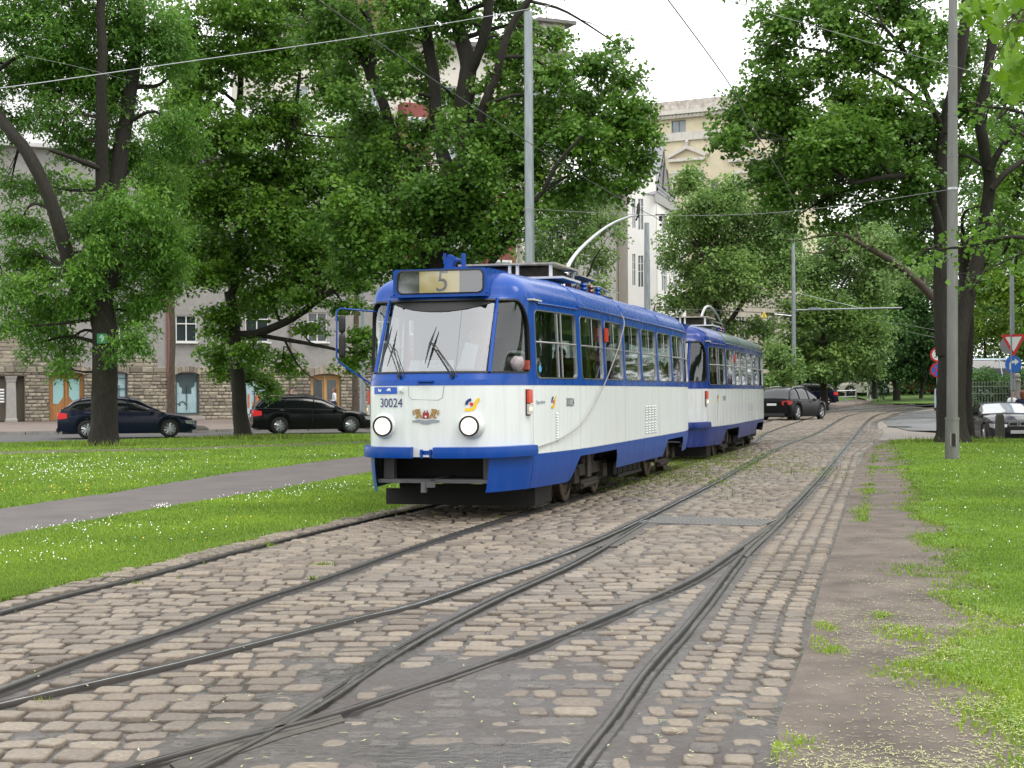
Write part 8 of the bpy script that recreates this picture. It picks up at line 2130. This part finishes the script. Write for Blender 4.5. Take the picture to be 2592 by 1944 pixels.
    q = MB(); q.add([(0, hc.y - .075 * s, hc.z - .03 * s), (.014, hc.y - .078 * s, hc.z - .075 * s), (-.014, hc.y - .078 * s, hc.z - .075 * s), (0, hc.y - .103 * s, hc.z - .072 * s)], [(0, 1, 3), (0, 3, 2), (1, 2, 3)]); q.build('nose', M_SKIN, t)
    q = MB(); q.box((0, hc.y - .074 * s, hc.z - .098 * s), (.045, .012, .012)); q.build('mouth', M_LIP, t)
    if bag: q = MB(); q.box((.26 * s, -.05, hz * 1.0 + .02), (.12, .30, .24), taper=.8); q.build('handbag', bag, t, 40); 
    return t
M_CW = mat('cloth_white', (.62, .63, .66), .9); M_CB = mat('cloth_black', (.012, .012, .014), .9); M_CBL = mat('cloth_blue', (.25, .35, .55), .9); M_CG = mat('cloth_green', (.20, .35, .16), .9); M_CRD = mat('cloth_red', (.5, .04, .06), .9); M_CGR = mat('cloth_grey', (.14, .14, .15), .9); M_CNV = mat('cloth_navy', (.015, .02, .05), .9); M_CT = mat('cloth_tan', (.35, .27, .20), .9)
pw = P(846, 1000, 79); person('person in pale hooded jacket with dark bag walking left past the glazed wooden door', (pw.x, 79, .11), math.radians(-80), 'walk', M_CW, M_CT, M_HAIRB, True, 1.68, bag=M_CNV)
pw = P(737, 1000, 78); person('person in dark top carrying a red bag behind the roof of the black estate car', (pw.x, 78, .11), math.radians(70), 'stand', M_CB, M_CGR, M_HAIRD, False, 1.66, bag=M_CRD)
pw = P(2562, 1000, 55.8); person('person in white cardigan over turquoise top beside the coupe roof', (pw.x, 55.8, -.29), math.radians(40), 'stand', M_CW, M_CGR, M_HAIRD, True, 1.74)
pw = P(2588, 1000, 55.3); person('person with auburn hair in navy jacket, back turned, at the right of the coupe', (pw.x, 55.3, -.29), math.radians(160), 'stand', M_CNV, M_CNV, mat('hair_auburn', (.16, .05, .02), .6), True, 1.70)
def tram_pt(u, v, O=TO, d=TD, n=TN): w = O + d * u + n * v; return w[0], w[1]
seats = [('person', 2.97, .72, M_CB, M_HAIRD, False, 'passenger in black top in profile behind the big front side window', 1.30, .0),
         ('person', 4.60, .80, M_CBL, M_HAIRG, False, 'grey haired passenger in light blue shirt at the second side window', 1.36, .9),
         ('person', 5.45, .72, M_CT, M_HAIRB, True, 'long haired passenger in tan top between the second and third windows', 1.32, .5),
         ('person', 6.75, .80, M_CG, M_HAIRG, False, 'passenger in green top under the red side lamp', 1.30, .6),
         ('person', 7.60, .80, M_CW, M_HAIRB, True, 'passenger in white top near the fourth side window', 1.26, .3),
         ('person', 8.60, .80, M_CG, M_HAIRD, False, 'dark haired passenger in green at the fifth side window', 1.28, .7),
         ('person', 9.60, .80, M_CW, M_HAIRB, False, 'passenger in white shirt at the sixth side window', 1.26, .4),
         ('person', 10.7, .80, M_CGR, M_HAIRD, True, 'passenger in grey coat towards the rear of the leading tram', 1.26, .3),
         ('person', 11.9, .80, M_CW, M_HAIRG, False, 'passenger in pale jacket at the rearmost side window', 1.26, .6)]
for _, u, v, top, hair, lh, lab, zz, tw_ in seats:
    x, y = tram_pt(u, v); person(lab, (x, y, zz - .02), -TT + tw_ * .35 - .1, 'sit', top, M_CGR, hair, lh, 1.62)
x, y = tram_pt(1.12, .05); person('tram driver in dark jacket at the wheel of the leading tram', (x, y, 1.50), -TT, 'sit', M_CNV, M_CB, M_HAIRD, False, 1.7)
# heap of dark stone at pavement edge
g_ = P(498, 1083, 60.5); q = MB(); q.lathe([(.5, .1), (.42, .2), (.2, .28), (.001, .3)], (0, 0, 0), 'z', 10); q.v = [(x * (1 + .2 * math.sin(7 * x)), y * .6, z_) for x, y, z_ in q.v]; o = q.build('rubble_heap', mat('dark_stone', (.075, .07, .06), .9), None, 60); o.location = (g_.x, 60.6, 0); tag(o, 'small dark heap at the kerb in front of the first estate car bonnet', 'heap')
